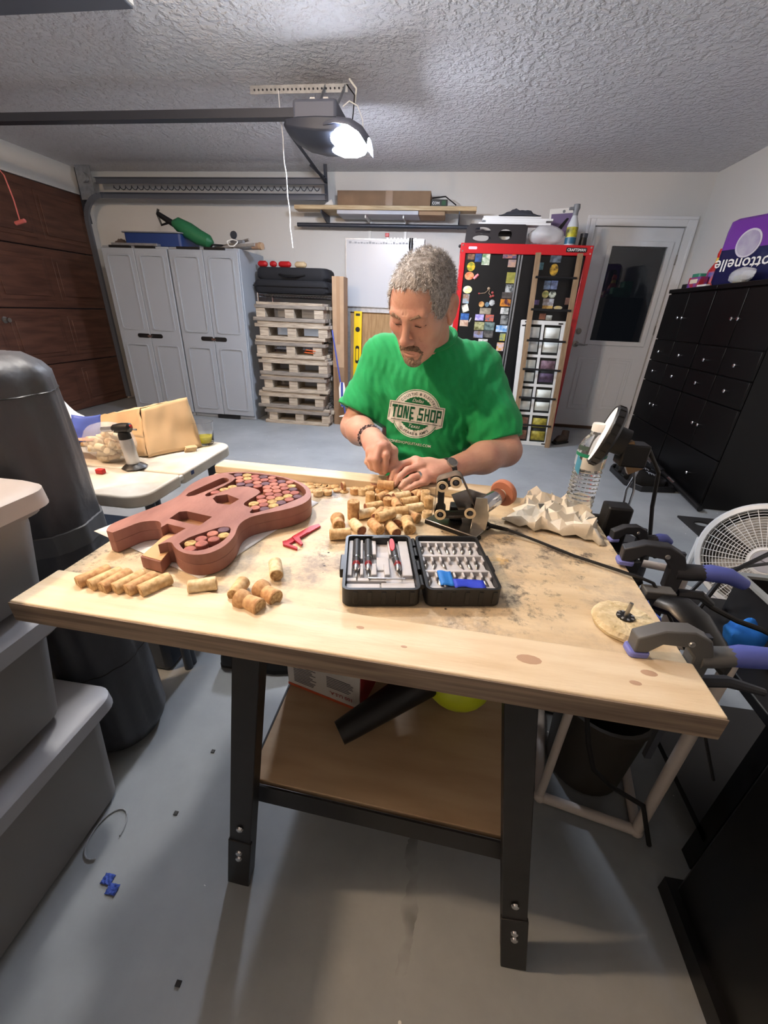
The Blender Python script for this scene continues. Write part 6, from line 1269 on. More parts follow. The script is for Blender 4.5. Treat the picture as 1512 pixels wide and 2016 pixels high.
# loose cables behind the clamps
def px3(l): return [CAMP+ray(x, y)*d for x, y, d in l]
CBL = [([(.715, 1.02, zt_+.006), (.766, 1.055, .554), (.90, 1.125, .56), (1.037, 1.193, .548), (1.20, 1.24, .30), (1.28, 1.25, .006)], .005), ([(.705, .95, zt_+.007), (.79, 1.03, .58), (.92, 1.09, .63), (1.02, 1.15, .60), (1.20, 1.16, .30), (1.30, 1.15, .007)], .006), (px3([(1366, 1166, .92), (1400, 1195, .91), (1450, 1222, .90), (1500, 1240, .89)])+[Vector((.90, .70, zt_+.05)), Vector((1.0, .66, zt_+.007))], .006)]
for k, (l, r) in enumerate(CBL):
    tag(MB().tube(l, r, 8).build('loose_cable', 'black_plastic'), ['thin black cable crossing the fan grille', 'thick black cable rising from side table to fan', 'black cable drooping from clamp on to side table'][k], 'cable')
# white pipe stand under the bench end
pv = M('pvc', (196, 188, 182), .45); t = thing('pipe_stand', 'white plastic pipe stand under the right end of the bench', 'stand', (.5, .8, 0))
P0, P1 = Vector((.365, .712, .015)), Vector((.596, .668, .015)); dv = Vector((.06, .30, 0))
for a, b in ((P0, P1), (P0+dv, P1+dv), (P1, P1+dv), (P0, P0+dv)): MB().cyl(a, b, .013, n=12).build('floor_pipe', pv, t)
for a in (P0, P1, P0+dv, P1+dv): MB().cyl(a, a+Vector((0, 0, .60)), .013 if a is P1 else .010, n=12).build('upright_pipe', pv, t); MB().ball(a, .0165, 12, 8).build('elbow', pv, t)
for a, b in ((P0, P1), (P0+dv, P1+dv)): MB().cyl(a+Vector((0, 0, .60)), b+Vector((0, 0, .60)), .010, n=12).build('top_pipe', pv, t)
# heat gun hanging under the bench end
t = thing('black_drill', 'black corded power tool hanging under the bench end', 'power tool', (.42, .86, .4)); m = MB()
m.tube([(.40, .86, .60), (.405, .86, .52), (.42, .85, .43), (.43, .84, .40)], [.05, .055, .045, .03], 16); m.build('body', 'black_plastic', t)
MB().tube([(.395, .86, .60), (.375, .86, .66), (.365, .86, .711)], .005, 8).build('hanging_hook', 'steel', t)
m = MB(); m.tube([(.40, .87, .56), (.46, .88, .62), (.50, .88, .64)], [.03, .026, .02], 12); m.build('handle', 'black_plastic', t)
m = MB(); m.tube([(.425, .84, .40), (.42, .76, .34), (.425, .70, .27), (.45, .685, .20), (.50, .68, .155), (.57, .655, .14), (.62, .645, .006)], .006, 8); m.build('cord', 'black_rubber', t)
t = thing('grey_bucket', 'dark grey bucket on the floor inside the pipe stand', 'bucket', (.50, .93, 0)); MB().lathe([(.085, 0), (.10, .01), (.115, .26), (.122, .262), (.122, .28), (.112, .28), (.09, .02), (.01, .015)], 28, Matrix.Translation((.51, .84, 0))).build('pail', M('pail_dark', (50, 46, 40), .6), t)
m = MB(); m.tube([(.40, .84, .265), (.51, .80, .38), (.62, .84, .265)], .004, 6); m.build('bail_handle', 'chrome', t)
t = thing('added_light_blocker', 'added black bag shape blocking light behind the pipe stand', 'bag', (.46, 1.12, 0)); softbox(MB(), .27, .66, 1.075, 1.25, .002, .58, .06).build('blocker_body', 'case_black', t)  # added bag shape, blocks lamp light to darken the floor by the bench end
for yy in (1.11, 1.22): MB().tube([(.38, yy, .57), (.40, yy, .63), (.53, yy, .63), (.55, yy, .57)], .011, 8).build('handle', 'black_rubber', t)
# sneaker under the bench
p = onz(515, 1308, 0); s = thing('black_sneaker', 'black sneaker on the floor beneath the bench', 'shoe', (p.x, p.y, .001), .1); rings = []
for u, w, h in ((-.135, .03, .05), (-.12, .038, .09), (-.06, .04, .10), (0, .04, .075), (.06, .046, .06), (.11, .04, .045), (.138, .02, .03)):
    rings.append([Vector((u, w*math.cos(a), .022+max(0, h*math.sin(a)) if math.sin(a) > -.2 else .022)) for a in [2*math.pi*i/14 for i in range(14)]])
MB().loft(rings).build('upper', 'shoe_black', s, world=False); MB().prism([(-.14, -.028), (-.06, -.036), (.06, -.046), (.12, -.036), (.142, 0), (.12, .036), (.06, .046), (-.06, .036), (-.14, .028)], 0, .024).build('sole', 'black_rubber', s, world=False, bev=.004)
# ================================================================ seated man (distance field -> continuous mesh)
def ell(c, r, R=None, k=.02, sub=False): return dict(t='e', c=np.array(c, float), r=np.array(r, float), R=np.eye(3) if R is None else R, k=k, sub=sub)
def cone(a, b, ra, rb, k=.02, sub=False): return dict(t='c', a=np.array(a, float), b=np.array(b, float), ra=ra, rb=rb, k=k, sub=sub)
def sdf1(p, P):
    if p['t'] == 'e':
        q = (P-p['c']) @ p['R']; k0 = np.sqrt(((q/p['r'])**2).sum(-1)); k1 = np.sqrt(((q/p['r']**2)**2).sum(-1))+1e-9
        return k0*(k0-1)/k1
    ab = p['b']-p['a']; h = np.clip(((P-p['a']) @ ab)/(ab @ ab), 0, 1)
    return np.sqrt(((P-p['a']-h[..., None]*ab)**2).sum(-1))-(p['ra']+(p['rb']-p['ra'])*h)
def field(prims, P, act=None):
    d = np.full(P.shape[:-1], .5)
    for p in (prims if act is None else [prims[i] for i in act]):
        e = sdf1(p, P); k = p['k']
        if p['sub']: e = -e; h = np.clip(.5-.5*(e-d)/k*-1, 0, 1); h = np.clip(.5+.5*(e-d)/k, 0, 1); d = d*(1-h)+e*h+k*h*(1-h)
        else: h = np.clip(.5+.5*(e-d)/k, 0, 1); d = e*(1-h)+d*h-k*h*(1-h)
    return d
def sdf_mesh(prims, lo, hi, h, post=None, NB=16):
    lo = np.array(lo, float); n = np.ceil((np.array(hi)-lo)/(h*NB)).astype(int); bs_ = h*NB; R = bs_*.5*math.sqrt(3)+h
    bi = np.stack(np.meshgrid(*[np.arange(k) for k in n], indexing='ij'), -1).reshape(-1, 3); bc = lo+(bi+.5)*bs_
    D = np.stack([sdf1(p, bc) for p in prims], 1); kk = np.array([p['k'] for p in prims]); un = np.array([not p['sub'] for p in prims])
    mind = np.where(un[None], D-kk[None], 9).min(1)
    lin_ = np.arange(NB+1); loc = np.stack(np.meshgrid(lin_, lin_, lin_, indexing='ij'), -1)
    VK, VP, FQ = [], [], []
    S = 1 << 14
    key = lambda c: (c[..., 0].astype(np.int64)*S+c[..., 1])*S+c[..., 2]
    for b in np.nonzero((mind < R+.01))[0]:
        act = np.nonzero((D[b] < R+kk+.012))[0]
        if len(act) == 0: continue
        g0 = bi[b]*NB; P = lo+(g0+loc)*h; F = field(prims, P, act)
        if post is not None: F = post(P, F)
        s = F < 0
        if s.all() or not s.any(): continue
        cs = [s[dx:NB+dx, dy:NB+dy, dz:NB+dz] for dx in (0, 1) for dy in (0, 1) for dz in (0, 1)]
        cnt = sum(c.astype(np.int8) for c in cs); mi = np.argwhere((cnt > 0) & (cnt < 8))
        if len(mi) == 0: continue
        acc = np.zeros((len(mi), 3)); w = np.zeros(len(mi))
        for ax in range(3):
            o1, o2 = [k for k in range(3) if k != ax]
            for u in (0, 1):
                for v in (0, 1):
                    A = mi.copy(); A[:, o1] += u; A[:, o2] += v; B = A.copy(); B[:, ax] += 1
                    fa = F[A[:, 0], A[:, 1], A[:, 2]]; fb = F[B[:, 0], B[:, 1], B[:, 2]]; m = (fa < 0) != (fb < 0)
                    t = np.where(m, fa/(fa-fb+1e-12), 0); p = A.astype(float); p[:, ax] += t; acc += np.where(m[:, None], p, 0); w += m
        VK.append(key(mi+g0)); VP.append(lo+(acc/w[:, None]+g0)*h)
        for ax in range(3):
            o1, o2 = [(1, 2), (2, 0), (0, 1)][ax]
            s0 = s[:NB, :NB, :NB]; sl = [slice(0, NB)]*3; sl[ax] = slice(1, NB+1); s1 = s[tuple(sl)]
            e = np.argwhere(s0 != s1)
            if len(e) == 0: continue
            fl = s0[e[:, 0], e[:, 1], e[:, 2]]; G = e+g0; q = []
            for u, v in ((0, 0), (-1, 0), (-1, -1), (0, -1)): c = G.copy(); c[:, o1] += u; c[:, o2] += v; q.append(key(c))
            q = np.stack(q, 1); q[~fl] = q[~fl][:, ::-1]; FQ.append(q)
    VK = np.concatenate(VK); VP = np.concatenate(VP); FQ = np.concatenate(FQ); o = np.argsort(VK); VK = VK[o]; VP = VP[o]
    ix = np.searchsorted(VK, FQ); ix = np.clip(ix, 0, len(VK)-1); ok = (VK[ix] == FQ).all(1)
    return VP, ix[ok]
def np_obj(name, V, F, mat, parent):
    me = bpy.data.meshes.new(name); inv = np.array(wmat(parent).inverted()); V = V @ inv[:3, :3].T+inv[:3, 3]
    me.from_pydata(V.tolist(), [], F.tolist()); me.validate(); me.shade_smooth(); me.materials.append(mat)
    o = bpy.data.objects.new(name, me); COL.objects.link(o); o.parent = parent; return o
man = thing('person', 'seated person in a green T-shirt bending over the bench carving a cork', 'person', (-.06, 1.42, 0))
V3 = lambda v: np.array(v)
# head frame
HP, HY, HR = math.radians(30), math.radians(19), math.radians(3)
RH = (Matrix.Rotation(-HY, 3, 'Z') @ Matrix.Rotation(HR, 3, 'Y') @ Matrix.Rotation(HP, 3, 'X'))
RH = np.array(RH) @ np.array(((1, 0, 0), (0, -1, 0), (0, 0, 1)))      # local: r = image right, f = face forward, u = up
HC = V3((-.079, 1.215, 1.192)); HS = 1.0
def hl_(r, f, u): return HC+RH @ (V3((r, f, u))*HS)
def he(c, r, k=.02, sub=False, tilt=None):
    R = RH
    if tilt is not None: R = RH @ np.array(Matrix.Rotation(math.radians(tilt[0]), 3, tilt[1]))
    return ell(hl_(*c), V3(r)*HS, R, k, sub)
def hc(a, b, ra, rb, k=.01, sub=False): return cone(hl_(*a), hl_(*b), ra*HS, rb*HS, k, sub)
head = [he((0, -.018, .041), (.077, .098, .084), .01), he((0, .030, .012), (.068, .064, .092), .03), he((0, .042, -.062), (.056, .050, .052), .03), he((0, .082, -.100), (.024, .018, .020), .02), he((0, .060, -.090), (.042, .030, .022), .02),
 he((.044, .058, -.018), (.024, .024, .020), .02), he((-.044, .058, -.018), (.024, .024, .020), .02), hc((-.040, .084, .030), (-.008, .092, .027), .011, .011, .012), hc((.040, .084, .030), (.008, .092, .027), .011, .011, .012),
 he((.033, .105, .008), (.020, .015, .0135), .012, True), he((-.033, .105, .008), (.020, .015, .0135), .012, True),
 he((.033, .0785, .008), (.0155, .0130, .0115), .006), he((-.033, .0785, .008), (.0155, .0130, .0115), .006),
 hc((.020, .0895, .0045), (.046, .0815, .0045), .0018, .0014, .003, True), hc((-.020, .0895, .0045), (-.046, .0815, .0045), .0018, .0014, .003, True),
 hc((0, .090, .022), (0, .117, -.022), .0085, .0105, .010), he((0, .119, -.028), (.0125, .012, .011), .008), he((.0125, .107, -.033), (.0085, .010, .0085), .006), he((-.0125, .107, -.033), (.0085, .010, .0085), .006),
 he((.006, .112, -.040), (.003, .005, .003), .004, True), he((-.006, .112, -.040), (.003, .005, .003), .004, True),
 he((0, .086, -.062), (.030, .016, .020), .016), he((0, .0985, -.064), (.021, .008, .0055), .005), he((0, .0965, -.076), (.019, .008, .006), .005), hc((-.022, .101, -.070), (.022, .101, -.070), .0016, .0016, .003, True),
 hc((.026, .082, -.035), (.034, .078, -.062), .0022, .002, .006, True), hc((-.026, .082, -.035), (-.034, .078, -.062), .0022, .002, .006, True),
 hc((-.028, .0925, .062), (.028, .0925, .062), .0012, .0012, .004, True), hc((-.025, .0945, .048), (.025, .0945, .048), .0012, .0012, .004, True), hc((.004, .098, .030), (.005, .098, .042), .0013, .001, .004, True), hc((-.004, .098, .030), (-.005, .098, .042), .0013, .001, .004, True)]
for s in (-1, 1):
    head += [he((s*.079, -.012, -.002), (.010, .021, .034), .008, tilt=(s*14, 'Z')), he((s*.082, -.018, .010), (.008, .019, .022), .006, tilt=(s*22, 'Z')), he((s*.077, -.003, -.032), (.007, .010, .011), .006), he((s*.089, -.008, .004), (.006, .010, .018), .005, True), he((s*.084, .000, -.006), (.006, .006, .008), .004, True)]
Wr, Wl = ony(733, 864, 1.105), ony(873, 927, 1.075)
Wr, Wl = V3(Wr), V3(Wl)
Sr, Sl = V3((-.205, 1.39, 1.03)), V3((.10, 1.39, 1.025)); Er, El = V3((-.285, 1.325, .828)), V3((.207, 1.262, .806))
body = [cone(hl_(0, -.035, -.03), (-.058, 1.365, 1.06), .056, .066, .03), ell((-.06, 1.38, .94), (.165, .105, .17), k=.04), ell((-.06, 1.38, .72), (.155, .12, .17), k=.05), ell((-.06, 1.43, .54), (.17, .13, .12), k=.05),
 cone(Sr, Er, .052, .044, .03), cone(Sl, El, .054, .047, .03), cone((-.18, 1.39, 1.04), (.08, 1.39, 1.035), .06, .06, .04)]
m_r = Er*.62+Wr*.38; m_l = El*.62+Wl*.38
body += [cone(Er, m_r, .042, .041, .02), cone(m_r, Wr, .040, .0265, .03), cone(El, m_l, .045, .044, .02), cone(m_l, Wl, .042, .0275, .03)]
# legs
body += [cone((-.14, 1.42, .50), (-.20, 1.14, .52), .075, .056, .05), cone((.02, 1.42, .50), (.09, 1.14, .52), .075, .056, .05), cone((-.20, 1.14, .52), (-.20, 1.20, .09), .052, .036, .03), cone((.09, 1.14, .52), (.09, 1.20, .09), .052, .036, .03), cone((-.20, 1.21, .045), (-.21, 1.09, .03), .038, .030, .02), cone((.09, 1.21, .045), (.10, 1.09, .03), .038, .030, .02)]
def O3(x, y, Y): return V3(ony(x, y, Y))
hands = []
# his left hand (steadies the cork): palm and five fingers
kI, kM, kR, kP = O3(817, 906, 1.062), O3(830, 916, 1.045), O3(836, 932, 1.028), O3(838, 948, 1.012)
hands += [cone(Wl, (kI+kM)/2, .024, .0155, .02), cone(Wl, (kR+kP)/2, .024, .0135, .02), cone(kI, kP, .0115, .0105, .012), cone((Wl+kI)/2, (Wl+kP)/2, .020, .017, .02)]
def finger(pts, rs, k=.005): return [cone(pts[i], pts[i+1], rs[i], rs[i+1], k) for i in range(len(pts)-1)]
hands += finger([kI, O3(790, 915, 1.040), O3(776, 930, 1.012), O3(770, 945, 1.000)], [.0115, .0100, .0090, .0072])
hands += finger([kM, O3(802, 926, 1.022), O3(785, 941, .998), O3(776, 955, .984)], [.0115, .0100, .0090, .0072])
hands += finger([kR, O3(812, 941, 1.005), O3(797, 950, .985), O3(788, 960, .974)], [.0108, .0094, .0086, .0070])
hands += finger([kP, O3(819, 955, .992), O3(806, 961, .980), O3(797, 966, .972)], [.0095, .0084, .0076, .0064])
thL = [Wl*.55+kI*.45+V3((-.004, .012, -.008)), O3(793, 928, 1.055), O3(777, 935, 1.040), O3(766, 942, 1.022)]
hands += finger(thL, [.0150, .0115, .0100, .0082], .008)
# his right hand (grips the blade, pointing down)
rI, rM, rR, rP = O3(760, 879, 1.035), O3(747, 881, 1.022), O3(736, 886, 1.025), O3(729, 893, 1.037)
hands += [cone(Wr, (rI+rM)/2, .0240, .0165, .02), cone(Wr, (rR+rP)/2, .0240, .0150, .02), cone(rI, rP, .0125, .0110, .012), cone((Wr+rI)/2, (Wr+rP)/2, .021, .018, .02)]
hands += finger([rI, O3(760, 897, 1.012), O3(758, 914, 1.008), O3(757, 929, 1.010)], [.0120, .0104, .0092, .0074])
hands += finger([rM, O3(740, 905, 1.000), O3(743, 922, 1.005), O3(751, 930, 1.018)], [.0120, .0106, .0094, .0076])
hands += finger([rR, O3(730, 905, 1.010), O3(733, 920, 1.018), O3(742, 926, 1.030)], [.0115, .0100, .0090, .0074])
hands += finger([rP, O3(724, 909, 1.028), O3(729, 918, 1.035), O3(738, 921, 1.042)], [.0100, .0088, .0078, .0066])
thR = [Wr*.6+rI*.4+V3((.014, .010, -.004)), O3(774, 888, 1.048), O3(775, 906, 1.034), O3(765, 924, 1.022)]
hands += finger(thR, [.0165, .0125, .0108, .0084], .008)
SKIN = M('skin', (214, 172, 154), .5, col2=(202, 150, 134), vs=16, sss=.12, bump=.0006, bs=220)
V, F = sdf_mesh(body+head+hands, (-.42, .90, -.02), (.36, 1.66, 1.36), .0029)
body_o = np_obj('body', V, F, SKIN, man)
# shirt
shirt = [ell((-.06, 1.372, .93), (.192, .122, .185), k=.03), ell((-.06, 1.37, .74), (.186, .140, .17), k=.06), ell((-.06, 1.41, .60), (.190, .145, .11), k=.05), cone((-.195, 1.392, 1.042), (.09, 1.392, 1.034), .067, .067, .05), cone((-.056, 1.372, 1.06), (-.058, 1.345, 1.098), .092, .066, .04),
 cone(Sr, (-.262, 1.338, .885), .069, .072, .045), cone((-.262, 1.338, .885), (-.285, 1.318, .835), .072, .073, .02), cone(Sl, (.165, 1.315, .87), .070, .080, .045), cone((.165, 1.315, .87), (.190, 1.285, .80), .080, .083, .02)]
dR = V3((-.285, 1.318, .835))-V3((-.262, 1.338, .885)); dR /= np.linalg.norm(dR); dL = V3((.190, 1.285, .80))-V3((.165, 1.315, .87)); dL /= np.linalg.norm(dL)
cR, cL = V3((-.264, 1.336, .868)), V3((.184, 1.292, .828))
def shirt_post(P, Fd):
    x, y, z = P[..., 0], P[..., 1], P[..., 2]
    lo1 = np.sin(17*x+9*z+1.3)*np.sin(13*z-8*x+.4); lo2 = np.sin(21*x-14*z+2.1)*np.sin(11*z+10*x+1.0)
    side = np.clip((np.abs(x+.06)-.05)*9, 0, 1); dn = np.clip((1.05-z)*7, 0, 1)
    v1 = np.sin(118*x+30*z+2.6*np.sin(16*z+1)+1.7*lo1); v2 = np.sin(96*(x*.62+z*.78)+2.2*np.sin(19*x)+1.5*lo2); v3 = np.sin(105*(x*.60-z*.80)+2.4*np.sin(17*x+5*z))
    f = .0032*v1*(.35+.65*side)*dn*(.6+.6*lo1)+.0028*v2*np.clip(-(x+.02)*6, 0, 1)*(.5+.7*lo2)+.0034*v3*np.clip((x+.02)*7, 0, 1)*(.55+.6*lo1)+.0040*lo1+.0012*np.sin(260*(x+.3*z)+3*np.sin(40*z))*np.sin(60*z+20*x)
    bl_ = np.clip((.86-z)*10, 0, 1); f = f+bl_*.0035*np.sin(150*z+5*np.sin(18*x)+9*x)
    Fd = Fd+f
    # sleeve hems: cut across the arm and hollow the sleeve
    for c_, d_, far in ((cR, dR, x < -.17), (cL, dL, x > .08)):
        s = (P-c_) @ d_; Fd = np.where(far & (z < .93), np.maximum(Fd, s), Fd)
        ax = (P-c_)-s[..., None]*d_; r = np.sqrt((ax**2).sum(-1)); cut = np.maximum(r-.058, -(s+.05)); Fd = np.where(far, np.maximum(Fd, -cut), Fd)
    hd = np.sqrt(((x+.058)/.064)**2+((y-1.332)/.058)**2)-1; Fd = np.maximum(Fd, np.maximum(-hd*.06, -(1.075-z)*-1) * 0-9) if False else Fd
    return Fd
VS, FS = sdf_mesh(shirt, (-.40, 1.15, .48), (.34, 1.60, 1.20), .0032, shirt_post)
GREEN = M('shirt_green', (16, 152, 86), .85, var=.06, vs=40, bump=.0004, bs=500, sheen=.1)
shirt_o = np_obj('t_shirt', VS, FS, GREEN, man)
rg = []
for j in range(40):
    a = 2*math.pi*j/40; p = Vector((-.056+.073*math.cos(a), 1.338+.066*math.sin(a), 1.118+.030*math.sin(a)+.004*math.cos(2*a))); rg.append(p)
MB().tube(rg+[rg[0]], .0085, 8, cap=False).build('collar', GREEN, shirt_o)
for c_, d_, nm, rad in ((cR, dR, 'sleeve_hem', .071), (cL, dL, 'sleeve_hem', .0815)):
    q = Vector(d_).to_track_quat('Z', 'Y').to_matrix(); pts = [Vector(c_)-Vector(d_)*.012+q @ Vector((rad*math.cos(a), rad*math.sin(a), 0)) for a in [2*math.pi*j/36 for j in range(37)]]
# trousers
tr_p = [ell((-.06, 1.43, .54), (.182, .142, .13), k=.04), cone((-.14, 1.42, .50), (-.20, 1.14, .52), .088, .071, .05), cone((.02, 1.42, .50), (.09, 1.14, .52), .088, .071, .05), cone((-.20, 1.14, .52), (-.20, 1.17, .36), .070, .072, .04), cone((.09, 1.14, .52), (.09, 1.17, .36), .070, .072, .04)]
VT, FT = sdf_mesh(tr_p, (-.40, 1.0, .2), (.30, 1.62, .72), .006); np_obj('shorts', VT, FT, M('shorts_grey', (150, 152, 150), .8), man)
for s in (-.205, .095):
    m = MB(); rings = []
    for yy, w, h in ((1.285, .034, .05), (1.26, .043, .09), (1.19, .045, .10), (1.12, .05, .075), (1.06, .045, .055), (1.03, .02, .035)): rings.append([Vector((s+w*math.cos(a), yy, .018+max(0, h*math.sin(a)))) for a in [2*math.pi*i/14 for i in range(14)]])
    m.loft(rings); m.prism([(s-.036, 1.29), (s-.05, 1.12), (s-.04, 1.05), (s, 1.02), (s+.04, 1.05), (s+.05, 1.12), (s+.036, 1.29)], .001, .02); m.build('sneaker', M('sneaker_grey', (70, 72, 76), .7), man)
# hair: short cropped shell plus strands
def hair_post(P, Fd):
    q = (P-HC) @ RH; r, f, u = q[..., 0], q[..., 1], q[..., 2]
    sm = lambda e0, e1, v: np.clip((v-e0)/(e1-e0), 0, 1)**2*(3-2*np.clip((v-e0)/(e1-e0), 0, 1))
    Tf = .084-.010*np.cos(np.clip(r*55, -3.1, 3.1))*-.4-.080*sm(.046, .072, np.abs(r))+.0025*np.sin(260*r)+.002*np.sin(410*r+1)
    T = -.05+(Tf+.05)*sm(-.055, -.002, f); line = u-T
    bump_ = .0016*np.sin(170*r+3*np.sin(60*f))*np.sin(150*f+3*np.sin(70*u))
    return np.maximum(Fd+bump_, -line*.8)
hair_p = [he((0, -.018, .042), (.0800, .1010, .0865), .01), he((0, .030, .014), (.0700, .0665, .0915), .03)]
VH, FH = sdf_mesh(hair_p, HC-.16, HC+.17, .0024, hair_post)
HM = M('hair_grey', (168, 164, 162), .6, col2=(124, 120, 118), vs=90); hair_o = np_obj('hair', VH, FH, HM, man)
rs_ = np.random.default_rng(9); Vh = VH; q = (Vh-HC) @ RH
nrm = (q-V3((0, -.01, .02))); nrm /= np.linalg.norm(nrm, axis=1)[:, None]
dep = field(hair_p, Vh); ok = np.nonzero(np.abs(dep) < .004)[0]; pick = rs_.choice(ok, 5200)
sv, sf = [], []
for i in pick:
    p = Vh[i]+rs_.normal(0, .001, 3); n = RH @ nrm[i]; side = RH @ V3((.5*rs_.normal(), .9, -.25+.4*rs_.normal())); t_ = side-n*(side @ n); t_ /= np.linalg.norm(t_)+1e-9
    L_ = rs_.uniform(.008, .015); up_ = rs_.uniform(.25, .75); d1 = t_*.7+n*up_; b_ = np.cross(t_, n)*.00055; o = len(sv)
    mid = p+d1*L_*.5; tip = p+d1*L_+t_*L_*.25
    sv += [p-b_-n*.001, p+b_-n*.001, mid+b_*.8, mid-b_*.8, tip]; sf += [(o, o+1, o+2, o+3), (o+3, o+2, o+4)]
ms = MB(); ms.v = [Vector(v) for v in sv]; ms.f = sf
st = ms.build('hair_strands', M('strand_grey', (226, 224, 222), .4, col2=(146, 142, 140), vs=260), hair_o, smooth=60); st['kind'] = 'stuff'
# moustache, goatee and eyebrows
def fuzz(P, Fd): q = (P-HC) @ RH; return Fd+.0011*np.sin(620*q[..., 0]+4*np.sin(300*q[..., 2]))*np.sin(500*q[..., 2]+3*np.sin(350*q[..., 1]))
mo = [hc((.003, .1035, -.052), (.020, .0985, -.056), .0072, .0066, .004), hc((-.003, .1035, -.052), (-.020, .0985, -.056), .0072, .0066, .004), hc((.021, .097, -.057), (.028, .086, -.072), .0062, .0058, .004), hc((-.021, .097, -.057), (-.028, .086, -.072), .0062, .0058, .004)]
a_, b_ = sdf_mesh(mo, HC-.15, HC+.15, .0014, fuzz); np_obj('moustache', a_, b_, M('moustache_brown', (140, 116, 100), .8, col2=(98, 80, 68), vs=160), man)
be = [he((0, .0835, -.1005), (.0265, .0200, .0215), .006), hc((.026, .0845, -.078), (.018, .088, -.095), .0068, .008, .006), hc((-.026, .0845, -.078), (-.018, .088, -.095), .0068, .008, .006), he((0, .0965, -.0855), (.011, .006, .004), .004)]
a_, b_ = sdf_mesh(be, HC-.15, HC+.15, .0016, fuzz); np_obj('goatee', a_, b_, M('goatee_grey', (172, 152, 136), .8, col2=(128, 108, 94), vs=160), man)
for s in (-1, 1):
    eb = [hc((s*.016, .1015, .0265), (s*.034, .0965, .0325), .0030, .0034, .003), hc((s*.034, .0965, .0325), (s*.049, .0835, .028), .0034, .0020, .003)]
    a_, b_ = sdf_mesh(eb, HC-.15, HC+.15, .0012, fuzz); np_obj('eyebrow', a_, b_, M('brow_grey', (146, 122, 106), .8), man)
    lash = MB().tube([Vector(hl_(s*.019, .0900, .0030)), Vector(hl_(s*.033, .0910, .0015)), Vector(hl_(s*.047, .0815, .0035))], .0011, 6); lash.build('lashes', M('lash_dark', (60, 44, 38), .7), man)
# nails
def nail(a, b, r, nm='fingernail'):
    a, b = Vector(a), Vector(b); d = (b-a).normalized(); v = (CAMP-b); v = (v-d*v.dot(d)).normalized(); c_ = b-d*.001+v*(r*.80); s_ = d.cross(v).normalized()
    T = Matrix((s_, d, v)).transposed(); MB().ball(c_, (r*.62, r*.80, r*.28), 10, 6, T).build(nm, M('nail', (224, 178, 158), .35), body_o)
nail(O3(776, 930, 1.012), O3(770, 945, 1.0), .0072); nail(O3(785, 941, .998), O3(776, 955, .984), .0072); nail(O3(758, 914, 1.008), O3(757, 929, 1.01), .0074)
# bracelets, watch, ring
def band(c_, d, r, w, nm, mat, par, n=28, fl=1.0, thick=.0022):
    q = Vector(d).to_track_quat('Z', 'Y').to_matrix(); m = MB(); c_ = Vector(c_)
    m.loft([[c_+q @ Vector(((r+dr)*math.cos(2*math.pi*j/n), (r+dr)*fl*math.sin(2*math.pi*j/n), z)) for j in range(n)] for dr, z in ((0, -w/2), (thick, -w/2), (thick, w/2), (0, w/2), (0, -w/2))], cap=False); return m.build(nm, mat, par)
dr_ = Vector(Wr-m_r).normalized(); dl_ = Vector(Wl-m_l).normalized()
for k, (off, cm) in enumerate(((-.030, (48, 34, 40)), (-.018, (70, 52, 56)))):
    br = thing('bracelet', ['dark braided bracelet further up the right forearm', 'beaded brown bracelet close to the right wrist'][k], 'bracelet', Vector(Wr)+dr_*off); q = dr_.to_track_quat('Z', 'Y').to_matrix(); R_ = .0325 if k == 0 else .0312
    for j in range(26):
        a = 2*math.pi*j/26; p = Vector(Wr)+dr_*(off+(.0015 if j % 2 else -.0015))+q @ Vector((R_*math.cos(a), R_*math.sin(a), 0)); MB().ball(p, .0042, 8, 6).build('bead', M('bead_%d' % (k*2+j % 2), cm if j % 2 else ((150, 130, 130) if k else (70, 52, 60)), .5), br)
wt = thing('wrist_watch', 'dark wrist watch with grey face on the left wrist', 'watch', Vector(Wl)-dl_*.012); pw = Vector(Wl)-dl_*.012
band(pw, dl_, .0310, .018, 'strap', M('strap_dark', (44, 40, 40), .5), wt); vw = (CAMP-pw); vw = (vw-dl_*vw.dot(dl_)).normalized(); vw = (vw*.8+Vector((0, 0, .6))).normalized(); vw = (vw-dl_*vw.dot(dl_)).normalized()
TWt = Matrix.Translation(pw+vw*.0325) @ vw.to_track_quat('Z', 'Y').to_matrix().to_4x4(); MB().lathe([(.014, -.002), (.0155, 0), (.0150, .005), (.0125, .006)], 24, TWt).build('case', 'steel', wt); MB().lathe([(.0122, .0058), (.0120, .0064)], 24, TWt).build('dial', M('dial_grey', (96, 98, 100), .3), wt)
rp = (kR*.55+O3(812, 941, 1.005)*.45); rd_ = Vector(O3(812, 941, 1.005)-kR).normalized(); rw = thing('finger_ring', 'plain silver ring on the left ring finger', 'ring', Vector(rp)); band(rp, rd_, .0104, .006, 'hoop', 'chrome', rw, thick=.0012)
# blade and the cork being carved
t = thing('carving_blade', 'thin steel carving blade held downwards over the cork', 'blade', ony(759, 948, 1.006)); a, b = ony(757, 918, 1.009), ony(759, 949, 1.004); MB().tube([a, a.lerp(b, .55), b], [.0022, .0018, .0006], 8).build('shaft', M('blade_tool', (150, 142, 112), .5), t)
ck = onz(759, 954, ZM+.022+.0125); cork(ck-Vector((.020, .002, 0)), ck+Vector((.022, -.002, 0)), .0120, 'cork pinched between the fingertips on the back strip', None, mi=2, wine=False)
# stool under him
t = thing('round_stool', 'round black stool under the seated person', 'stool', (-.06, 1.44, 0)); MB().lathe([(.17, .352), (.178, .36), (.178, .392), (.165, .40)], 32, Matrix.Translation((-.06, 1.45, 0))).build('seat', 'black_plastic', t)
for k in range(4): a = math.pi/4+k*math.pi/2; MB().cyl((-.06+.12*math.cos(a), 1.45+.12*math.sin(a), .352), (-.06+.19*math.cos(a), 1.45+.19*math.sin(a), 0), .012, n=10).build('leg', 'steel_dark', t)
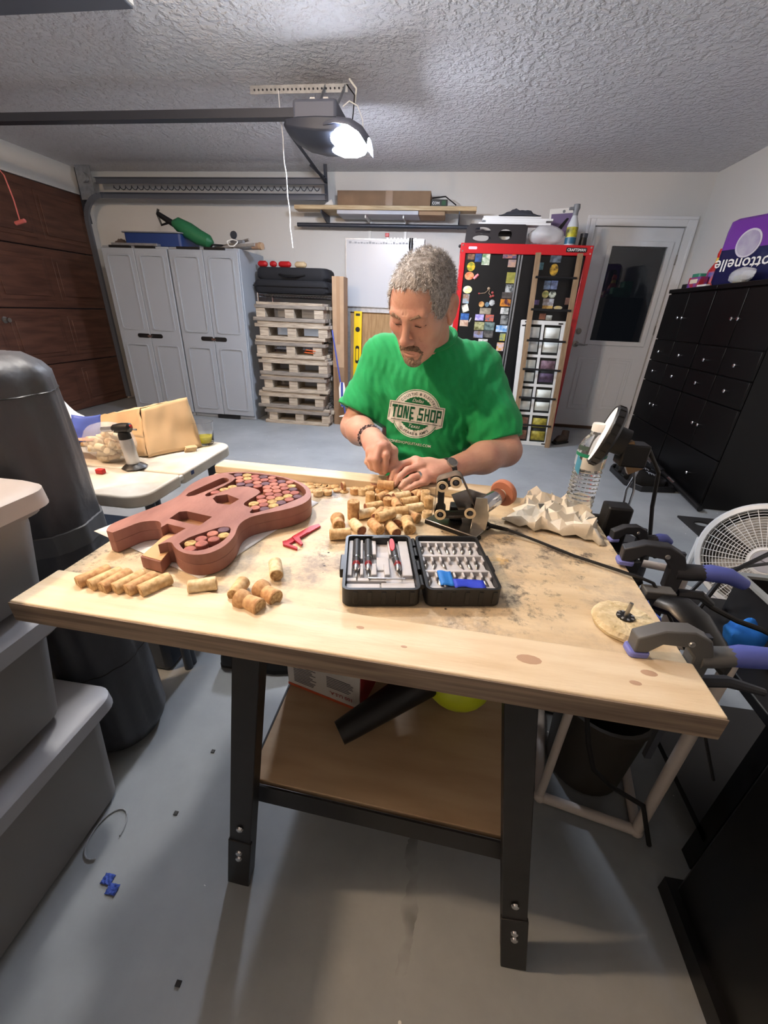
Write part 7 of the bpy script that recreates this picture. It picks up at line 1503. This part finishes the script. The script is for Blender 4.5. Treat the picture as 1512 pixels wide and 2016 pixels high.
# ---------------------------------------------------------------- print on the shirt: projected on to the cloth
bvh = BVHTree.FromPolygons([Vector(v) for v in VS], [tuple(int(i) for i in f) for f in FS])
LC = (819.5, 814.5); LA = math.radians(9.0); LS = 1/9.45
def lp(x, y):    # logo plane (crop pixels from the centre, y up) -> photo pixel
    return (LC[0]+(x*math.cos(LA)+y*math.sin(LA))*LS, LC[1]+(x*math.sin(LA)-y*math.cos(LA))*LS)
def decal(polys, name, mat, off, parent, tf=lp):
    """polys: list of (verts2d, faces)"""
    m = MB()
    for v2, fs in polys:
        bm = bmesh.new(); vv = [bm.verts.new((x, y, 0)) for x, y in v2]
        for f in fs:
            try: bm.faces.new([vv[i] for i in f])
            except ValueError: pass
        bmesh.ops.triangulate(bm, faces=bm.faces)
        for _ in range(4):
            lg = [e for e in bm.edges if e.calc_length() > 45]
            if not lg: break
            bmesh.ops.subdivide_edges(bm, edges=lg, cuts=1); bmesh.ops.triangulate(bm, faces=bm.faces)
        bm.verts.ensure_lookup_table(); bm.verts.index_update(); out = []
        for v in bm.verts:
            d = ray(*tf(v.co.x, v.co.y)).normalized(); h = bvh.ray_cast(CAMP, d); p = h[0] if h[0] is not None else CAMP+d*1.3
            out.append(p-d*off)
        m.add(out, [tuple(v.index for v in f.verts) for f in bm.faces]); bm.free()
    o = m.build(name, mat, parent, smooth=0); return o
def annulus(r0, r1, a0=0, a1=360, n=72, sc=None):
    v, f = [], []
    for i in range(n+1):
        a = math.radians(a0+(a1-a0)*i/n); v += [(r0*math.cos(a), r0*math.sin(a)), (r1*math.cos(a), r1*math.sin(a))]
    for i in range(n): f.append((2*i, 2*i+1, 2*i+3, 2*i+2))
    return v, f
def rect(x0, y0, x1, y1): return [(x0, y0), (x1, y0), (x1, y1), (x0, y1)], [(0, 1, 2, 3)]
PW, PG, PGD = M('ink_white', (226, 226, 220), .8), M('ink_green', (10, 92, 62), .8), M('ink_dark', (48, 58, 52), .8)
RO = 455
decal([annulus(RO-14, RO)], 'logo_outer_ring', PW, .0012, shirt_o); decal([annulus(310, RO-26)], 'logo_band', PW, .0012, shirt_o)
teeth = []
for i in range(36): a = 2*math.pi*i/36; b = a+2*math.pi/72; teeth += [(322*math.cos(a), 322*math.sin(a)), (296*math.cos(b), 296*math.sin(b))]
decal([([(0, 0)]+teeth, [(0, i+1, (i+1) % 72+1) for i in range(72)])], 'logo_centre', M('ink_deep_green', (10, 104, 62), .85), .0016, shirt_o)
decal([rect(-520, -182, 520, 182)], 'banner', PW, .0022, shirt_o)
decal([rect(-500, 152, 500, 162), rect(-500, -162, 500, -152), rect(-502, -162, -492, 162), rect(492, -162, 502, 162)], 'banner_rule', PGD, .0027, shirt_o)
decal([([(-520, -182), (-400, -182), (-400, -245)], [(0, 1, 2)]), ([(520, -182), (400, -182), (400, -245)], [(0, 2, 1)])], 'banner_fold', PW, .0014, shirt_o)
GL_ = {'T': [(0, 80, 100, 100), (36, 0, 64, 100)], 'O': [(0, 0, 26, 100), (64, 0, 90, 100), (0, 82, 90, 100), (0, 0, 90, 18)], 'N': [(0, 0, 26, 100), (64, 0, 90, 100)], 'E': [(0, 0, 26, 100), (0, 82, 86, 100), (0, 42, 70, 58), (0, 0, 86, 18)], 'S': [(0, 82, 86, 100), (0, 46, 24, 100), (0, 42, 86, 58), (62, 0, 86, 52), (0, 0, 86, 18)], 'H': [(0, 0, 26, 100), (64, 0, 90, 100), (0, 42, 90, 58)], 'P': [(0, 0, 26, 100), (0, 82, 88, 100), (64, 44, 88, 100), (0, 40, 88, 56)]}
x = -462; ltr = []
for ch in 'TONE SHOP':
    if ch == ' ': x += 56; continue
    for a, b, c_, d in GL_[ch]: ltr.append(rect(x+a*1.02, -118+b*2.36, x+c_*1.02, -118+d*2.36))
    if ch == 'N': ltr.append(([(x+10, 118), (x+40, 118), (x+84, -118), (x+54, -118)], [(0, 1, 2, 3)]))
    x += 112
decal(ltr, 'banner_lettering', PG, .0030, shirt_o)
def arc_text(s, R, mid, size, up=True, spread=1.0):
    ws = []; gl = []
    for ch in s:
        if ch == ' ': ws.append(size*.38); gl.append(None); continue
        v, f = text_mesh(ch, size, size*.012); w = max(p[0] for p in v)-min(p[0] for p in v); x0 = min(p[0] for p in v); gl.append(([(p[0]-x0-w/2, p[1]) for p in v], f)); ws.append(w+size*.14)
    tot = sum(ws)*spread; t = -tot/2; out = []
    for g, w in zip(gl, ws):
        t += w*spread/2
        if g:
            ang = mid-t/R if up else mid+t/R; o = []
            for px_, py_ in g[0]:
                if up: r = R+py_; c0, s0 = math.cos(ang), math.sin(ang); o.append((r*c0+px_*s0, r*s0-px_*c0))
                else: r = R-py_; c0, s0 = math.cos(ang), math.sin(ang); o.append((r*c0-px_*s0, r*s0+px_*c0))
            out.append((o, g[1]))
        t += w*spread/2
    return out
decal(arc_text('ACOUSTIC & ELECTRIC', 345, math.pi/2-.02, 68), 'ring_lettering', PGD, .0020, shirt_o)
decal(arc_text('GUITARS & AMPS', 402, -math.pi/2, 68, False), 'ring_lettering', PGD, .0020, shirt_o)
def line_text(s, cx, cy, w, shear=0., bold=0.):
    v, f = text_mesh(s, 100, bold, shear); x0 = min(p[0] for p in v); x1 = max(p[0] for p in v); k = w/(x1-x0); return [([(cx+(p[0]-(x0+x1)/2)*k, cy+p[1]*k) for p in v], f)]
decal(line_text('Dallas', 0, 212, 215, .35), 'script_lettering', PW, .0022, shirt_o); decal(line_text('Texas', 0, -268, 215, .35), 'script_lettering', PW, .0022, shirt_o)
decal(line_text('TONESHOPGUITARS.COM', -40, -585, 800, 0, 1.5), 'web_lettering', PW, .0014, shirt_o)
